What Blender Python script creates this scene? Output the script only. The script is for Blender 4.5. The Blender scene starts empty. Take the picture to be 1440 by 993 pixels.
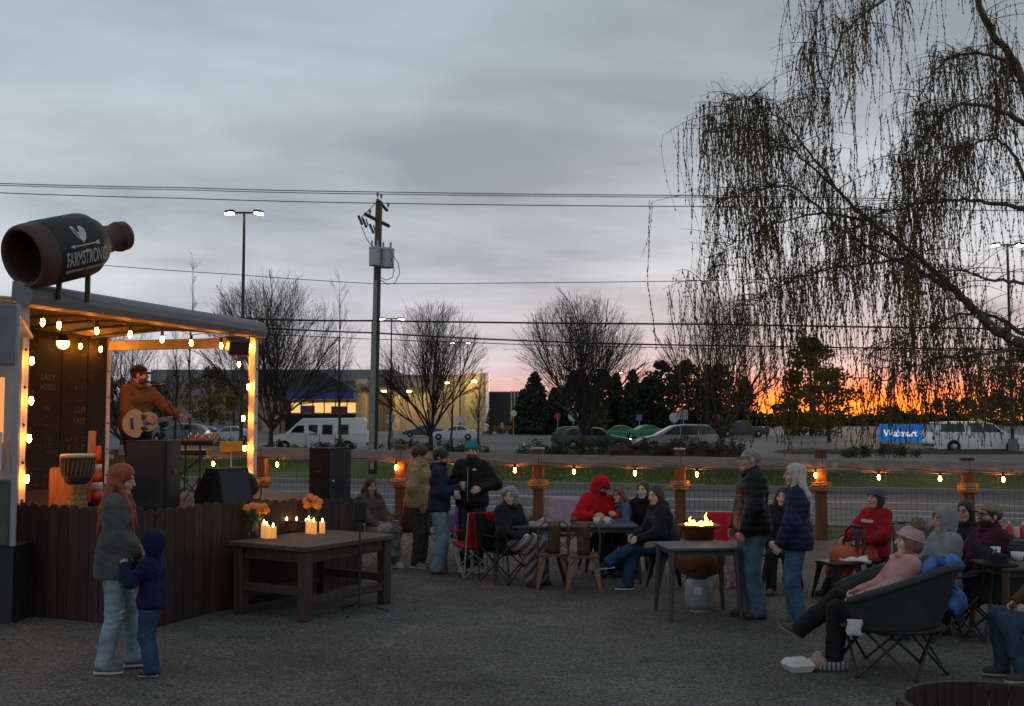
import bpy, math, random
import numpy as np
from mathutils import Vector, Matrix

random.seed(7)
RNG = np.random.default_rng(7)
SC = bpy.context.scene
COL = SC.collection
R = math.radians
pi = math.pi

# ------------------------------------------------------------------ camera, sky, sun, exposure
F_PX = 1544.0
CAM_H = 2.10
PITCH = math.atan((590 - 496.5) / F_PX)
cam_data = bpy.data.cameras.new("camera")
cam = bpy.data.objects.new("camera", cam_data)
COL.objects.link(cam)
cam.location = (0, 0, CAM_H)
cam.rotation_euler = (pi / 2 + PITCH, 0, 0)
cam_data.sensor_width = 36.0
cam_data.lens = 36.0 * F_PX / 1440.0
cam_data.clip_start = 0.1
cam_data.clip_end = 6000
cam_data.dof.use_dof = True
cam_data.dof.focus_distance = 13.5
cam_data.dof.aperture_fstop = 5.0
SC.camera = cam

SUN_AZ = R(17.0)          # to the right of the viewing direction
SUN_EL = R(2.2)

SC.view_settings.view_transform = 'Standard'
SC.view_settings.look = 'None'
SC.view_settings.exposure = 0.0
SC.view_settings.gamma = 1.0
SC.render.engine = 'CYCLES'
SC.cycles.use_denoising = True
SC.cycles.max_bounces = 8
SC.cycles.transparent_max_bounces = 12
SC.cycles.sample_clamp_indirect = 6.0
SC.cycles.caustics_reflective = False
SC.cycles.caustics_refractive = False


def build_world():
    w = bpy.data.worlds.new("World")
    SC.world = w
    w.use_nodes = True
    nt = w.node_tree
    nt.nodes.clear()
    N = nt.nodes.new
    L = nt.links.new

    def val(v):
        n = N('ShaderNodeValue'); n.outputs[0].default_value = v; return n.outputs[0]

    def m(op, a, b=None, c=None, clamp=False):
        n = N('ShaderNodeMath'); n.operation = op; n.use_clamp = clamp
        for i, x in enumerate((a, b, c)):
            if x is None: continue
            if isinstance(x, (int, float)): n.inputs[i].default_value = x
            else: L(x, n.inputs[i])
        return n.outputs[0]

    def mix(fac, a, b, blend='MIX'):
        n = N('ShaderNodeMix'); n.data_type = 'RGBA'; n.blend_type = blend
        for s, x in ((n.inputs[0], fac), (n.inputs[6], a), (n.inputs[7], b)):
            if isinstance(x, (int, float)): s.default_value = x
            elif isinstance(x, tuple): s.default_value = (*x, 1)
            else: L(x, s)
        return n.outputs[2]

    def ramp(fac, stops, interp='LINEAR'):
        n = N('ShaderNodeValToRGB'); r = n.color_ramp; r.interpolation = interp
        while len(r.elements) < len(stops): r.elements.new(0.5)
        for e, (p, c) in zip(r.elements, stops):
            e.position = p; e.color = (*c, 1) if len(c) == 3 else c
        L(fac, n.inputs[0]); return n.outputs[0]

    tc = N('ShaderNodeTexCoord')
    sep = N('ShaderNodeSeparateXYZ'); L(tc.outputs['Generated'], sep.inputs[0])
    dx, dy, dz = sep.outputs
    el = m('MULTIPLY', m('ARCSINE', m('MINIMUM', m('MAXIMUM', dz, -1.0), 1.0)), 180 / pi)      # degrees
    az = m('MULTIPLY', m('ARCTAN2', dx, dy), 180 / pi)
    # cloud deck seen from below: direction projected on a flat layer
    den = m('ADD', m('MAXIMUM', dz, 0.0), 0.10)
    cx = m('DIVIDE', dx, den); cy = m('DIVIDE', dy, den)
    comb = N('ShaderNodeCombineXYZ'); L(cx, comb.inputs[0]); L(m('MULTIPLY', cy, 1.35), comb.inputs[1])
    rot = N('ShaderNodeVectorRotate'); rot.rotation_type = 'Z_AXIS'; rot.inputs['Angle'].default_value = R(6)
    L(comb.outputs[0], rot.inputs['Vector'])

    def noise(scale, detail, rough, dist=0.0, off=0.0):
        mp = N('ShaderNodeMapping'); mp.inputs['Location'].default_value = (off, off * .7, off * 1.3)
        L(rot.outputs[0], mp.inputs[0])
        n = N('ShaderNodeTexNoise'); n.inputs['Scale'].default_value = scale
        n.inputs['Detail'].default_value = detail; n.inputs['Roughness'].default_value = rough
        n.inputs['Distortion'].default_value = dist
        L(mp.outputs[0], n.inputs['Vector']); return n.outputs[0]
    n1 = noise(0.42, 5, 0.52, 0.35, 3.1)
    n2 = noise(1.3, 6, 0.55, 0.5, 11.0)
    cl = m('ADD', m('MULTIPLY', n1, 0.70), m('MULTIPLY', n2, 0.30))
    cl = m('MULTIPLY_ADD', cl, 4.4, -1.72, clamp=True)
    # colour of the cloud base by elevation: thin and pale near the horizon, blue grey above
    e01 = m('DIVIDE', el, 90.0, clamp=True)
    dark = ramp(e01, [(0.0, (0.37, 0.34, 0.37)), (0.05, (0.33, 0.33, 0.385)), (0.11, (0.265, 0.30, 0.35)),
                      (0.22, (0.24, 0.285, 0.325)), (1.0, (0.23, 0.275, 0.31))])
    lite = ramp(e01, [(0.0, (0.66, 0.61, 0.64)), (0.05, (0.61, 0.60, 0.65)), (0.10, (0.53, 0.575, 0.63)),
                      (0.20, (0.43, 0.50, 0.55)), (1.0, (0.38, 0.44, 0.485))])
    clouds = mix(cl, dark, lite)
    # clear twilight behind the deck shows through it a little
    sky = N('ShaderNodeTexSky'); sky.sky_type = 'NISHITA'; sky.sun_disc = False
    sky.sun_elevation = SUN_EL; sky.sun_rotation = SUN_AZ
    sk = mix(1.0, sky.outputs[0], (0.06, 0.06, 0.06), 'MULTIPLY')
    base = mix(0.10, clouds, sk)
    # sunset under the edge of the deck, round the sun's azimuth
    da = m('ABSOLUTE', m('SUBTRACT', az, math.degrees(SUN_AZ)))

    def gauss(x, s):
        return m('EXPONENT', m('MULTIPLY', m('POWER', m('DIVIDE', x, s), 2.0), -1.0))
    ela = m('MAXIMUM', el, 0.0)
    pink = m('MULTIPLY', gauss(da, 19.0), gauss(m('SUBTRACT', ela, 1.0), 3.4))
    base = mix(m('MULTIPLY', pink, 0.50), base, (0.80, 0.52, 0.50))
    streak = m('MULTIPLY_ADD', cl, 0.7, 0.45)
    orange = m('MULTIPLY', m('MULTIPLY', gauss(da, 19.0), gauss(m('SUBTRACT', ela, 0.5), 1.35)), streak, clamp=True)
    base = mix(orange, base, (1.30, 0.23, 0.03))
    hot = m('MULTIPLY', gauss(da, 10.0), gauss(m('SUBTRACT', ela, 0.5), 1.35), clamp=True)
    base = mix(hot, base, (2.3, 0.46, 0.035))
    bg = N('ShaderNodeBackground'); L(base, bg.inputs[0]); bg.inputs[1].default_value = 1.30
    out = N('ShaderNodeOutputWorld'); L(bg.outputs[0], out.inputs[0])


build_world()
sd = bpy.data.lights.new("sun", 'SUN')
sd.energy = 0.5; sd.angle = R(12); sd.color = (1.0, 0.62, 0.36)
sun = bpy.data.objects.new("sun", sd); COL.objects.link(sun)
sdir = Vector((math.sin(SUN_AZ) * math.cos(SUN_EL), math.cos(SUN_AZ) * math.cos(SUN_EL), math.sin(SUN_EL)))
sun.rotation_euler = sdir.to_track_quat('Z', 'Y').to_euler()
sun.location = (30, 100, 40)

# ------------------------------------------------------------------ from photo pixels to places
_c, _s = math.cos(PITCH), math.sin(PITCH)


def ray(px, py):
    u = (px - 720) / F_PX; v = (496.5 - py) / F_PX
    return np.array((u, _c - v * _s, _s + v * _c))


def G(px, py, z=0.0):
    d = ray(px, py); t = (z - CAM_H) / d[2]
    return np.array((d[0] * t, d[1] * t, z))


def D(px, py, Y):
    d = ray(px, py); t = Y / d[1]
    return np.array((d[0] * t, Y, CAM_H + d[2] * t))


# ------------------------------------------------------------------ materials
MATS = {}


def mat(key, col=(0.5, 0.5, 0.5), rough=0.7, metal=0.0, var=0.25, scale=6.0, bump=0.0, bscale=None, emit=None, es=0.0,
        detail=5, coords='Object', spec=0.5, trans=0.0, alpha=1.0, stretch=None, col2=None, sheen=0.0):
    if key in MATS: return MATS[key]
    mt = bpy.data.materials.new(key); mt.use_nodes = True
    nt = mt.node_tree; N = nt.nodes.new; L = nt.links.new
    b = nt.nodes['Principled BSDF']
    b.inputs['Base Color'].default_value = (*col, 1)
    b.inputs['Roughness'].default_value = rough
    b.inputs['Metallic'].default_value = metal
    b.inputs['Specular IOR Level'].default_value = spec
    if trans: b.inputs['Transmission Weight'].default_value = trans
    if alpha < 1: b.inputs['Alpha'].default_value = alpha
    if sheen: b.inputs['Sheen Weight'].default_value = sheen
    if emit:
        b.inputs['Emission Color'].default_value = (*emit, 1); b.inputs['Emission Strength'].default_value = es
    if var or bump:
        tc = N('ShaderNodeTexCoord'); src = tc.outputs[coords]
        if stretch:
            mp = N('ShaderNodeMapping'); mp.inputs['Scale'].default_value = stretch; L(src, mp.inputs[0]); src = mp.outputs[0]
        n = N('ShaderNodeTexNoise'); n.inputs['Scale'].default_value = scale; n.inputs['Detail'].default_value = detail
        n.inputs['Roughness'].default_value = 0.6
        L(src, n.inputs['Vector'])
        if var:
            r = N('ShaderNodeValToRGB'); c2 = col2 or tuple(c * (1 - var) for c in col)
            c1 = col if col2 else tuple(min(1, c * (1 + var)) for c in col)
            r.color_ramp.elements[0].position = 0.32; r.color_ramp.elements[1].position = 0.68
            r.color_ramp.elements[0].color = (*c2, 1); r.color_ramp.elements[1].color = (*c1, 1)
            L(n.outputs[0], r.inputs[0]); L(r.outputs[0], b.inputs['Base Color'])
        if bump:
            bn = n
            if bscale:
                bn = N('ShaderNodeTexNoise'); bn.inputs['Scale'].default_value = bscale; bn.inputs['Detail'].default_value = 4
                L(src, bn.inputs['Vector'])
            bp = N('ShaderNodeBump'); bp.inputs['Strength'].default_value = bump; bp.inputs['Distance'].default_value = 0.02
            L(bn.outputs[0], bp.inputs['Height']); L(bp.outputs[0], b.inputs['Normal'])
    MATS[key] = mt
    return mt


def cloth(key, col, rough=0.9, var=0.22, scale=9.0):
    return mat('cloth_' + key, col, rough, var=var, scale=scale, bump=0.75, sheen=0.03, spec=0.15, detail=8)


def metal_paint(key, col, rough=0.45, **k):
    return mat('paint_' + key, col, rough, var=k.pop('var', 0.12), scale=k.pop('scale', 5), **k)


def wood(key, col, var=0.35, rough=0.75, stretch=(14, 14, 1.2), scale=2.2):
    return mat('wood_' + key, col, rough, var=var, scale=scale, bump=0.35, stretch=stretch, detail=7)


def emission(key, col, strength):
    if key in MATS: return MATS[key]
    mt = bpy.data.materials.new(key); mt.use_nodes = True
    nt = mt.node_tree; nt.nodes.clear()
    e = nt.nodes.new('ShaderNodeEmission'); e.inputs[0].default_value = (*col, 1); e.inputs[1].default_value = strength
    o = nt.nodes.new('ShaderNodeOutputMaterial'); nt.links.new(e.outputs[0], o.inputs[0])
    MATS[key] = mt
    return mt


# ------------------------------------------------------------------ mesh building
def rotz(a):
    c, s = math.cos(a), math.sin(a); return np.array(((c, -s, 0), (s, c, 0), (0, 0, 1.0)))


def rotx(a):
    c, s = math.cos(a), math.sin(a); return np.array(((1.0, 0, 0), (0, c, -s), (0, s, c)))


def roty(a):
    c, s = math.cos(a), math.sin(a); return np.array(((c, 0, s), (0, 1.0, 0), (-s, 0, c)))


def unit(v):
    v = np.asarray(v, float); n = np.linalg.norm(v); return v / n if n > 1e-9 else np.array((0, 0, 1.0))


def frame(d):
    d = unit(d); a = np.array((0, 0, 1.0)) if abs(d[2]) < 0.95 else np.array((1.0, 0, 0))
    x = unit(np.cross(a, d)); y = np.cross(d, x); return x, y, d


class MB:
    """collects faces of one mesh"""
    def __init__(s): s.v = []; s.f = []

    def add(s, v, f, M=None, t=None):
        v = np.asarray(v, float)
        if M is not None: v = v @ np.asarray(M).T
        if t is not None: v = v + np.asarray(t)
        o = len(s.v); s.v.extend(v.tolist()); s.f.extend([tuple(i + o for i in q) for q in f]); return s

    def box(s, c, size, M=None, bev=0.0):
        x, y, z = (d / 2 for d in size)
        if bev <= 0:
            v = [(-x, -y, -z), (x, -y, -z), (x, y, -z), (-x, y, -z), (-x, -y, z), (x, -y, z), (x, y, z), (-x, y, z)]
            f = [(0, 3, 2, 1), (4, 5, 6, 7), (0, 1, 5, 4), (1, 2, 6, 5), (2, 3, 7, 6), (3, 0, 4, 7)]
        else:
            b = min(bev, x * .9, y * .9, z * .9)
            v = []; 
            ring = [(-x + b, -y), (x - b, -y), (x, -y + b), (x, y - b), (x - b, y), (-x + b, y), (-x, y - b), (-x, -y + b)]
            inn = [(-x + b, -y + b), (x - b, -y + b), (x - b, -y + b), (x - b, y - b), (x - b, y - b), (-x + b, y - b), (-x + b, y - b), (-x + b, -y + b)]
            for zz, rr in ((-z, inn), (-z + b, ring), (z - b, ring), (z, inn)):
                v += [(p[0], p[1], zz) for p in rr]
            f = []
            for k in range(3):
                for i in range(8):
                    j = (i + 1) % 8; f.append((k * 8 + i, k * 8 + j, k * 8 + 8 + j, k * 8 + 8 + i))
            f.append(tuple(range(7, -1, -1))); f.append(tuple(range(24, 32)))
        return s.add(v, f, M, c)

    def tube(s, pts, rad, n=8, caps=True, flat=None):
        pts = [np.asarray(p, float) for p in pts]; k = len(pts)
        if np.isscalar(rad): rad = [rad] * k
        v = []; px = None
        for i, p in enumerate(pts):
            d = pts[min(i + 1, k - 1)] - pts[max(i - 1, 0)]
            x, y, z = frame(d)
            if px is not None:
                x = px - z * np.dot(px, z); x = unit(x); y = np.cross(z, x)
            px = x
            for j in range(n):
                a = 2 * pi * j / n
                v.append(p + rad[i] * (x * math.cos(a) + y * math.sin(a)))
        f = []
        for i in range(k - 1):
            for j in range(n):
                q = (j + 1) % n; f.append((i * n + j, i * n + q, (i + 1) * n + q, (i + 1) * n + j))
        if caps: f.append(tuple(range(n - 1, -1, -1))); f.append(tuple(range((k - 1) * n, k * n)))
        return s.add(v, f)

    def lathe(s, prof, n=20, M=None, t=None, caps=True):
        v = []; k = len(prof)
        for r, z in prof:
            for j in range(n):
                a = 2 * pi * j / n; v.append((r * math.cos(a), r * math.sin(a), z))
        f = []
        for i in range(k - 1):
            for j in range(n):
                q = (j + 1) % n; f.append((i * n + j, i * n + q, (i + 1) * n + q, (i + 1) * n + j))
        if caps: f.append(tuple(range(n - 1, -1, -1))); f.append(tuple(range((k - 1) * n, k * n)))
        return s.add(v, f, M, t)

    def ell(s, c, r, n=12, m=8, M=None):
        if np.isscalar(r): r = (r, r, r)
        v = [(0, 0, -r[2])]
        for i in range(1, m):
            a = -pi / 2 + pi * i / m
            for j in range(n):
                b = 2 * pi * j / n; v.append((r[0] * math.cos(a) * math.cos(b), r[1] * math.cos(a) * math.sin(b), r[2] * math.sin(a)))
        v.append((0, 0, r[2])); f = []
        for j in range(n):
            f.append((0, 1 + (j + 1) % n, 1 + j))
            f.append((len(v) - 1, 1 + (m - 2) * n + j, 1 + (m - 2) * n + (j + 1) % n))
        for i in range(m - 2):
            for j in range(n):
                q = (j + 1) % n; f.append((1 + i * n + j, 1 + i * n + q, 1 + (i + 1) * n + q, 1 + (i + 1) * n + j))
        return s.add(v, f, M, c)

    def prism(s, poly, z0, z1, M=None, t=None):
        n = len(poly)
        v = [(p[0], p[1], z0) for p in poly] + [(p[0], p[1], z1) for p in poly]
        f = [tuple(range(n - 1, -1, -1)), tuple(range(n, 2 * n))]
        for i in range(n):
            j = (i + 1) % n; f.append((i, j, n + j, n + i))
        return s.add(v, f, M, t)

    def grid(s, fn, nu, nv, thick=0.0):
        P = np.array([[fn(i / nu, j / nv) for j in range(nv + 1)] for i in range(nu + 1)], float)
        idx = lambda i, j: i * (nv + 1) + j
        f = [(idx(i, j), idx(i + 1, j), idx(i + 1, j + 1), idx(i, j + 1)) for i in range(nu) for j in range(nv)]
        if thick:
            du = np.gradient(P, axis=0); dv = np.gradient(P, axis=1)
            nn = np.cross(du, dv); nn /= np.maximum(np.linalg.norm(nn, axis=2, keepdims=True), 1e-9)
            Q = P - nn * thick; o = (nu + 1) * (nv + 1)
            f2 = [tuple(o + a for a in reversed(q)) for q in f]; rim = []
            for i in range(nu):
                rim.append((idx(i + 1, 0), idx(i, 0), o + idx(i, 0), o + idx(i + 1, 0)))
                rim.append((idx(i, nv), idx(i + 1, nv), o + idx(i + 1, nv), o + idx(i, nv)))
            for j in range(nv):
                rim.append((idx(0, j), idx(0, j + 1), o + idx(0, j + 1), o + idx(0, j)))
                rim.append((idx(nu, j + 1), idx(nu, j), o + idx(nu, j), o + idx(nu, j + 1)))
            return s.add(np.concatenate([P.reshape(-1, 3), Q.reshape(-1, 3)]), f + f2 + rim)
        return s.add(P.reshape(-1, 3), f)

    def mesh(s, name, smooth=False):
        me = bpy.data.meshes.new(name); me.from_pydata(s.v, [], s.f)
        if smooth: me.polygons.foreach_set('use_smooth', [True] * len(me.polygons))
        me.update(); return me


def np_mesh(name, V, Fq, smooth=True):
    V = np.ascontiguousarray(V, dtype=np.float32); Fq = np.ascontiguousarray(Fq, dtype=np.int32)
    me = bpy.data.meshes.new(name); k = Fq.shape[1]; n = len(Fq)
    me.vertices.add(len(V)); me.vertices.foreach_set('co', V.ravel())
    me.loops.add(n * k); me.loops.foreach_set('vertex_index', Fq.ravel())
    me.polygons.add(n); me.polygons.foreach_set('loop_start', np.arange(0, n * k, k, dtype=np.int32))
    me.polygons.foreach_set('use_smooth', np.full(n, smooth))
    me.update(calc_edges=True); me.validate(); return me


def obj(name, me, m=None, parent=None, smooth=False, loc=None, rz=None):
    if isinstance(me, MB): me = me.mesh(name, smooth)
    o = bpy.data.objects.new(name, me); COL.objects.link(o)
    if m is not None and not me.materials: me.materials.append(m)
    if parent is not None: o.parent = parent
    if loc is not None: o.location = tuple(float(x) for x in loc)
    if rz is not None: o.rotation_euler[2] = rz
    return o


def tag(o, label, cat, group=None):
    o['label'] = label; o['category'] = cat
    if group: o['group'] = group
    return o


def thing(name, label, cat, loc=(0, 0, 0), rz=0.0, group=None):
    o = bpy.data.objects.new(name, None); COL.objects.link(o); o.empty_display_size = 0.2
    o.location = tuple(float(x) for x in loc); o.rotation_euler = (0, 0, rz)
    return tag(o, label, cat, group)


def struct(name, me, m, smooth=False, loc=None):
    o = obj(name, me, m, smooth=smooth, loc=loc); o['kind'] = 'structure'; return o


def dup(root, label=None, loc=None, rz=None):
    r = root.copy(); COL.objects.link(r)
    if label: r['label'] = label
    if loc is not None: r.location = tuple(float(x) for x in loc)
    if rz is not None: r.rotation_euler = (0, 0, rz)
    for ch in list(root.children):
        c = ch.copy(); COL.objects.link(c); c.parent = r
        for g in ch.children:
            d = g.copy(); COL.objects.link(d); d.parent = c
    return r


def text_mesh(body, size, extrude=0.004, align='CENTER', shear=0.0, space=1.0, bold=0.0):
    cu = bpy.data.curves.new('lettering', 'FONT'); cu.body = body; cu.size = size; cu.extrude = extrude
    cu.align_x = align; cu.align_y = 'CENTER'; cu.shear = shear; cu.space_character = space; cu.resolution_u = 3
    cu.offset = bold
    o = bpy.data.objects.new('lettering', cu); COL.objects.link(o)
    dg = bpy.context.evaluated_depsgraph_get()
    me = bpy.data.meshes.new_from_object(o.evaluated_get(dg))
    bpy.data.objects.remove(o); bpy.data.curves.remove(cu)
    return me


def mesh_xform(me, M, t=(0, 0, 0)):
    n = len(me.vertices); a = np.empty(n * 3, np.float32); me.vertices.foreach_get('co', a)
    a = a.reshape(-1, 3) @ np.asarray(M, np.float32).T + np.asarray(t, np.float32)
    me.vertices.foreach_set('co', a.astype(np.float32).ravel()); me.update(); return me


def segs_mesh(name, A, B, ra, rb, n=3):
    """many tapered sticks as one mesh"""
    A = np.asarray(A, float); B = np.asarray(B, float); ra = np.asarray(ra, float); rb = np.asarray(rb, float)
    d = B - A; d /= np.maximum(np.linalg.norm(d, axis=1, keepdims=True), 1e-9)
    up = np.where(np.abs(d[:, 2:3]) < 0.9, np.array([[0, 0, 1.0]]), np.array([[1.0, 0, 0]]))
    x = np.cross(up, d); x /= np.linalg.norm(x, axis=1, keepdims=True); y = np.cross(d, x)
    k = len(A); V = np.empty((k, 2 * n, 3))
    for j in range(n):
        a = 2 * pi * j / n; o = x * math.cos(a) + y * math.sin(a)
        V[:, j] = A + o * ra[:, None]; V[:, n + j] = B + o * rb[:, None]
    base = (np.arange(k) * 2 * n)[:, None]
    Fq = np.concatenate([base + np.array([[j, (j + 1) % n, n + (j + 1) % n, n + j]]) for j in range(n)], axis=0)
    return np_mesh(name, V.reshape(-1, 3), Fq, True)

# ================================================================== the setting
def ground_mat(key, c1, c2, scale, rough=0.85, bump=0.4, speck=None, big=None, bscale=120):
    mt = bpy.data.materials.new(key); mt.use_nodes = True
    nt = mt.node_tree; N = nt.nodes.new; L = nt.links.new; b = nt.nodes['Principled BSDF']
    tc = N('ShaderNodeTexCoord')

    def noise(s, d=6, r=0.6):
        n = N('ShaderNodeTexNoise'); n.inputs['Scale'].default_value = s; n.inputs['Detail'].default_value = d
        n.inputs['Roughness'].default_value = r; L(tc.outputs['Object'], n.inputs['Vector']); return n.outputs[0]

    def ramp(f, a, bb, ca, cb):
        r = N('ShaderNodeValToRGB'); r.color_ramp.elements[0].position = a; r.color_ramp.elements[1].position = bb
        r.color_ramp.elements[0].color = (*ca, 1); r.color_ramp.elements[1].color = (*cb, 1); L(f, r.inputs[0]); return r.outputs[0]

    def mix(f, x, y, bl='MIX'):
        n = N('ShaderNodeMix'); n.data_type = 'RGBA'; n.blend_type = bl
        if isinstance(f, float): n.inputs[0].default_value = f
        else: L(f, n.inputs[0])
        L(x, n.inputs[6]); L(y, n.inputs[7]); return n.outputs[2]
    c = ramp(noise(scale, 8, 0.65), 0.3, 0.7, c1, c2)
    if big:
        c = mix(0.85, c, ramp(noise(big, 4, 0.55), 0.35, 0.65, (0.55, 0.55, 0.55), (1.15, 1.15, 1.15)), 'MULTIPLY')
    if speck:
        vo = N('ShaderNodeTexVoronoi'); vo.inputs['Scale'].default_value = speck; L(tc.outputs['Object'], vo.inputs['Vector'])
        sx = N('ShaderNodeSeparateColor'); L(vo.outputs['Color'], sx.inputs[0])
        c = mix(0.9, c, ramp(sx.outputs[0], 0.1, 0.95, (0.40, 0.39, 0.38), (1.75, 1.73, 1.72)), 'MULTIPLY')
        c = mix(ramp(sx.outputs[1], 0.975, 0.98, (0, 0, 0), (1, 1, 1)), c, ramp(sx.outputs[2], 0, 1, (0.14, 0.13, 0.12), (0.28, 0.26, 0.24)))
    L(c, b.inputs['Base Color']); b.inputs['Roughness'].default_value = rough
    b.inputs['Specular IOR Level'].default_value = 0.3
    if bump:
        bp = N('ShaderNodeBump'); bp.inputs['Strength'].default_value = bump; bp.inputs['Distance'].default_value = 0.02
        L(noise(bscale, 5), bp.inputs['Height']); L(bp.outputs[0], b.inputs['Normal'])
    MATS[key] = mt
    return mt


M_GRAVEL = ground_mat('gravel', (0.086, 0.081, 0.074), (0.140, 0.131, 0.119), 2.2, 0.9, 0.9, speck=62, big=0.33, bscale=60)
M_EARTH = ground_mat('earth', (0.03, 0.035, 0.018), (0.05, 0.055, 0.03), 0.4, 0.95, 0.2)
M_ROAD = ground_mat('asphalt', (0.080, 0.080, 0.082), (0.115, 0.115, 0.116), 1.5, 0.75, 0.3, speck=40, big=0.15)
M_LOT = ground_mat('lot_asphalt', (0.095, 0.09, 0.086), (0.135, 0.127, 0.12), 0.5, 0.75, 0.2, big=0.06)
M_TURF = ground_mat('turf', (0.046, 0.088, 0.013), (0.085, 0.145, 0.024), 2.5, 0.95, 0.6, big=0.2, bscale=30)
M_KERB = ground_mat('concrete', (0.15, 0.145, 0.135), (0.24, 0.23, 0.215), 3.0, 0.85, 0.2)
M_LINE = ground_mat('road_paint', (0.40, 0.40, 0.39), (0.62, 0.62, 0.60), 5.0, 0.7, 0.1)
M_MULCH = ground_mat('mulch', (0.030, 0.018, 0.012), (0.075, 0.042, 0.028), 6.0, 0.95, 0.8, bscale=20)

RS = -0.28                                  # the road runs a little towards the viewer on the right
RN = math.hypot(1, RS)


def road_pt(x, off):
    """point at x along the near road edge, off metres across the road"""
    y = 23.0 + RS * (x - 2.4)
    return np.array((x - off * RS / RN, y + off / RN))


def strip(o0, o1, x0=-160, x1=160, n=40):
    mb = MB(); xs = np.linspace(x0, x1, n + 1)
    a = [road_pt(x, o0) for x in xs]; b = [road_pt(x, o1) for x in xs]
    return a, b


def strip_sheet(name, o0, o1, z, m, x0=-160, x1=160, h=0.0):
    a, b = strip(o0, o1, x0, x1); mb = MB()
    n = len(a)
    v = [(p[0], p[1], z) for p in a] + [(p[0], p[1], z) for p in b]
    f = [(i, i + 1, n + i + 1, n + i) for i in range(n - 1)]
    if h:
        v += [(p[0], p[1], z - h) for p in a] + [(p[0], p[1], z - h) for p in b]
        f += [(2 * n + i, 2 * n + i + 1, i + 1, i) for i in range(n - 1)]
        f += [(n + i, n + i + 1, 3 * n + i + 1, 3 * n + i) for i in range(n - 1)]
    mb.add(v, f)
    return struct(name, mb, m)


mb = MB(); S = 2500
mb.add([(-S, -60, -0.06), (S, -60, -0.06), (S, S, -0.06), (-S, S, -0.06)], [(0, 1, 2, 3)])
struct('ground', mb, M_EARTH)
# gravel yard, reaching to a metre or two short of the road
mb = MB(); a0 = [road_pt(x, -2.3) for x in np.linspace(-60, 60, 30)]
v = [(-60, -25, 0.0), (60, -25, 0.0)] + [(p[0], p[1], 0.0) for p in reversed(a0)]
mb.add(v, [tuple(range(len(v)))])
struct('gravel_yard', mb, M_GRAVEL)
strip_sheet('near_verge', -2.3, -0.2, 0.006, M_TURF)
strip_sheet('near_kerb', -0.2, 0.0, 0.03, M_KERB, h=0.06)
strip_sheet('road', 0.0, 10.5, 0.0, M_ROAD)
for i, (o, w, x0, x1) in enumerate(((2.7, .13, -160, 160), (6.3, .12, -160, 160), (6.6, .12, -160, 160))):
    strip_sheet('lane_marking', o, o + w, 0.004, M_LINE, x0, x1)
for k in range(-8, 9):
    strip_sheet('lane_dash', 4.1, 4.24, 0.004, M_LINE, 7.5 + k * 12, 10.5 + k * 12)
strip_sheet('far_kerb', 10.5, 10.8, 0.14, M_KERB, h=0.2)
strip_sheet('far_verge', 10.8, 25.5, 0.13, M_TURF)
strip_sheet('footpath', 25.5, 27.3, 0.15, M_KERB, h=0.1)
mb = MB(); a0 = [road_pt(x, 27.3) for x in np.linspace(-200, 200, 40)]
v = [(p[0], p[1], 0.05) for p in a0] + [(230, 330, 0.05), (-230, 330, 0.05)]
mb.add(v, [tuple(range(len(v)))])
struct('parking_lot', mb, M_LOT)


def blades(name, pts, h0, h1, m, label, w=0.012, seed=3):
    rng = np.random.default_rng(seed); n = len(pts)
    a = rng.uniform(0, 2 * pi, n); h = rng.uniform(h0, h1, n); lean = rng.normal(0, .35, (n, 2)) * h[:, None]
    V = np.empty((n, 3, 3)); dx = np.stack([np.cos(a), np.sin(a), np.zeros(n)], 1) * w
    V[:, 0] = pts - dx; V[:, 1] = pts + dx
    V[:, 2] = pts + np.concatenate([lean, h[:, None]], 1)
    me = np_mesh(name, V.reshape(-1, 3), np.arange(3 * n).reshape(-1, 3), False)
    o = obj(name, me, m); o['kind'] = 'stuff'; o['label'] = label; o['category'] = 'grass'
    return o


M_BLADE = mat('grass_blade', (0.085, 0.150, 0.024), 0.8, var=0.5, scale=1.2, coords='Object', col2=(0.045, 0.085, 0.014))


def verge_points(n, o0, o1, x0, x1, z, seed):
    rng = np.random.default_rng(seed); x = rng.uniform(x0, x1, n); o = rng.uniform(o0, o1, n)
    y = 23.0 + RS * (x - 2.4)
    return np.stack([x - o * RS / RN, y + o / RN, np.full(n, z)], 1)


blades('far_verge_grass', verge_points(60000, 10.85, 25.3, -26, 26, 0.12, 1), 0.06, 0.15, M_BLADE,
       'mown green grass verge beyond the road', w=0.02, seed=1)
blades('near_verge_grass', verge_points(26000, -2.6, -0.2, -9, 13, 0.0, 2), 0.04, 0.13, M_BLADE,
       'rough grass strip between the yard fence and the road', w=0.008, seed=2)
# loose stones and litter on the yard
rng = np.random.default_rng(5); mb = MB()
for i in range(900):
    p = np.array((rng.uniform(-7, 7), rng.uniform(5.5, 18), 0)); r = rng.uniform(.006, .019)
    mb.ell(p + (0, 0, r * .3), (r * rng.uniform(.8, 1.5), r, r * .7), 5, 4, rotz(rng.uniform(0, 3)))
o = obj('loose_gravel', mb, mat('stone', (0.15, 0.14, 0.13), 0.9, var=0.5, scale=3)); o['kind'] = 'stuff'
o['label'] = 'small loose stones scattered on the gravel yard'; o['category'] = 'gravel'

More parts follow.
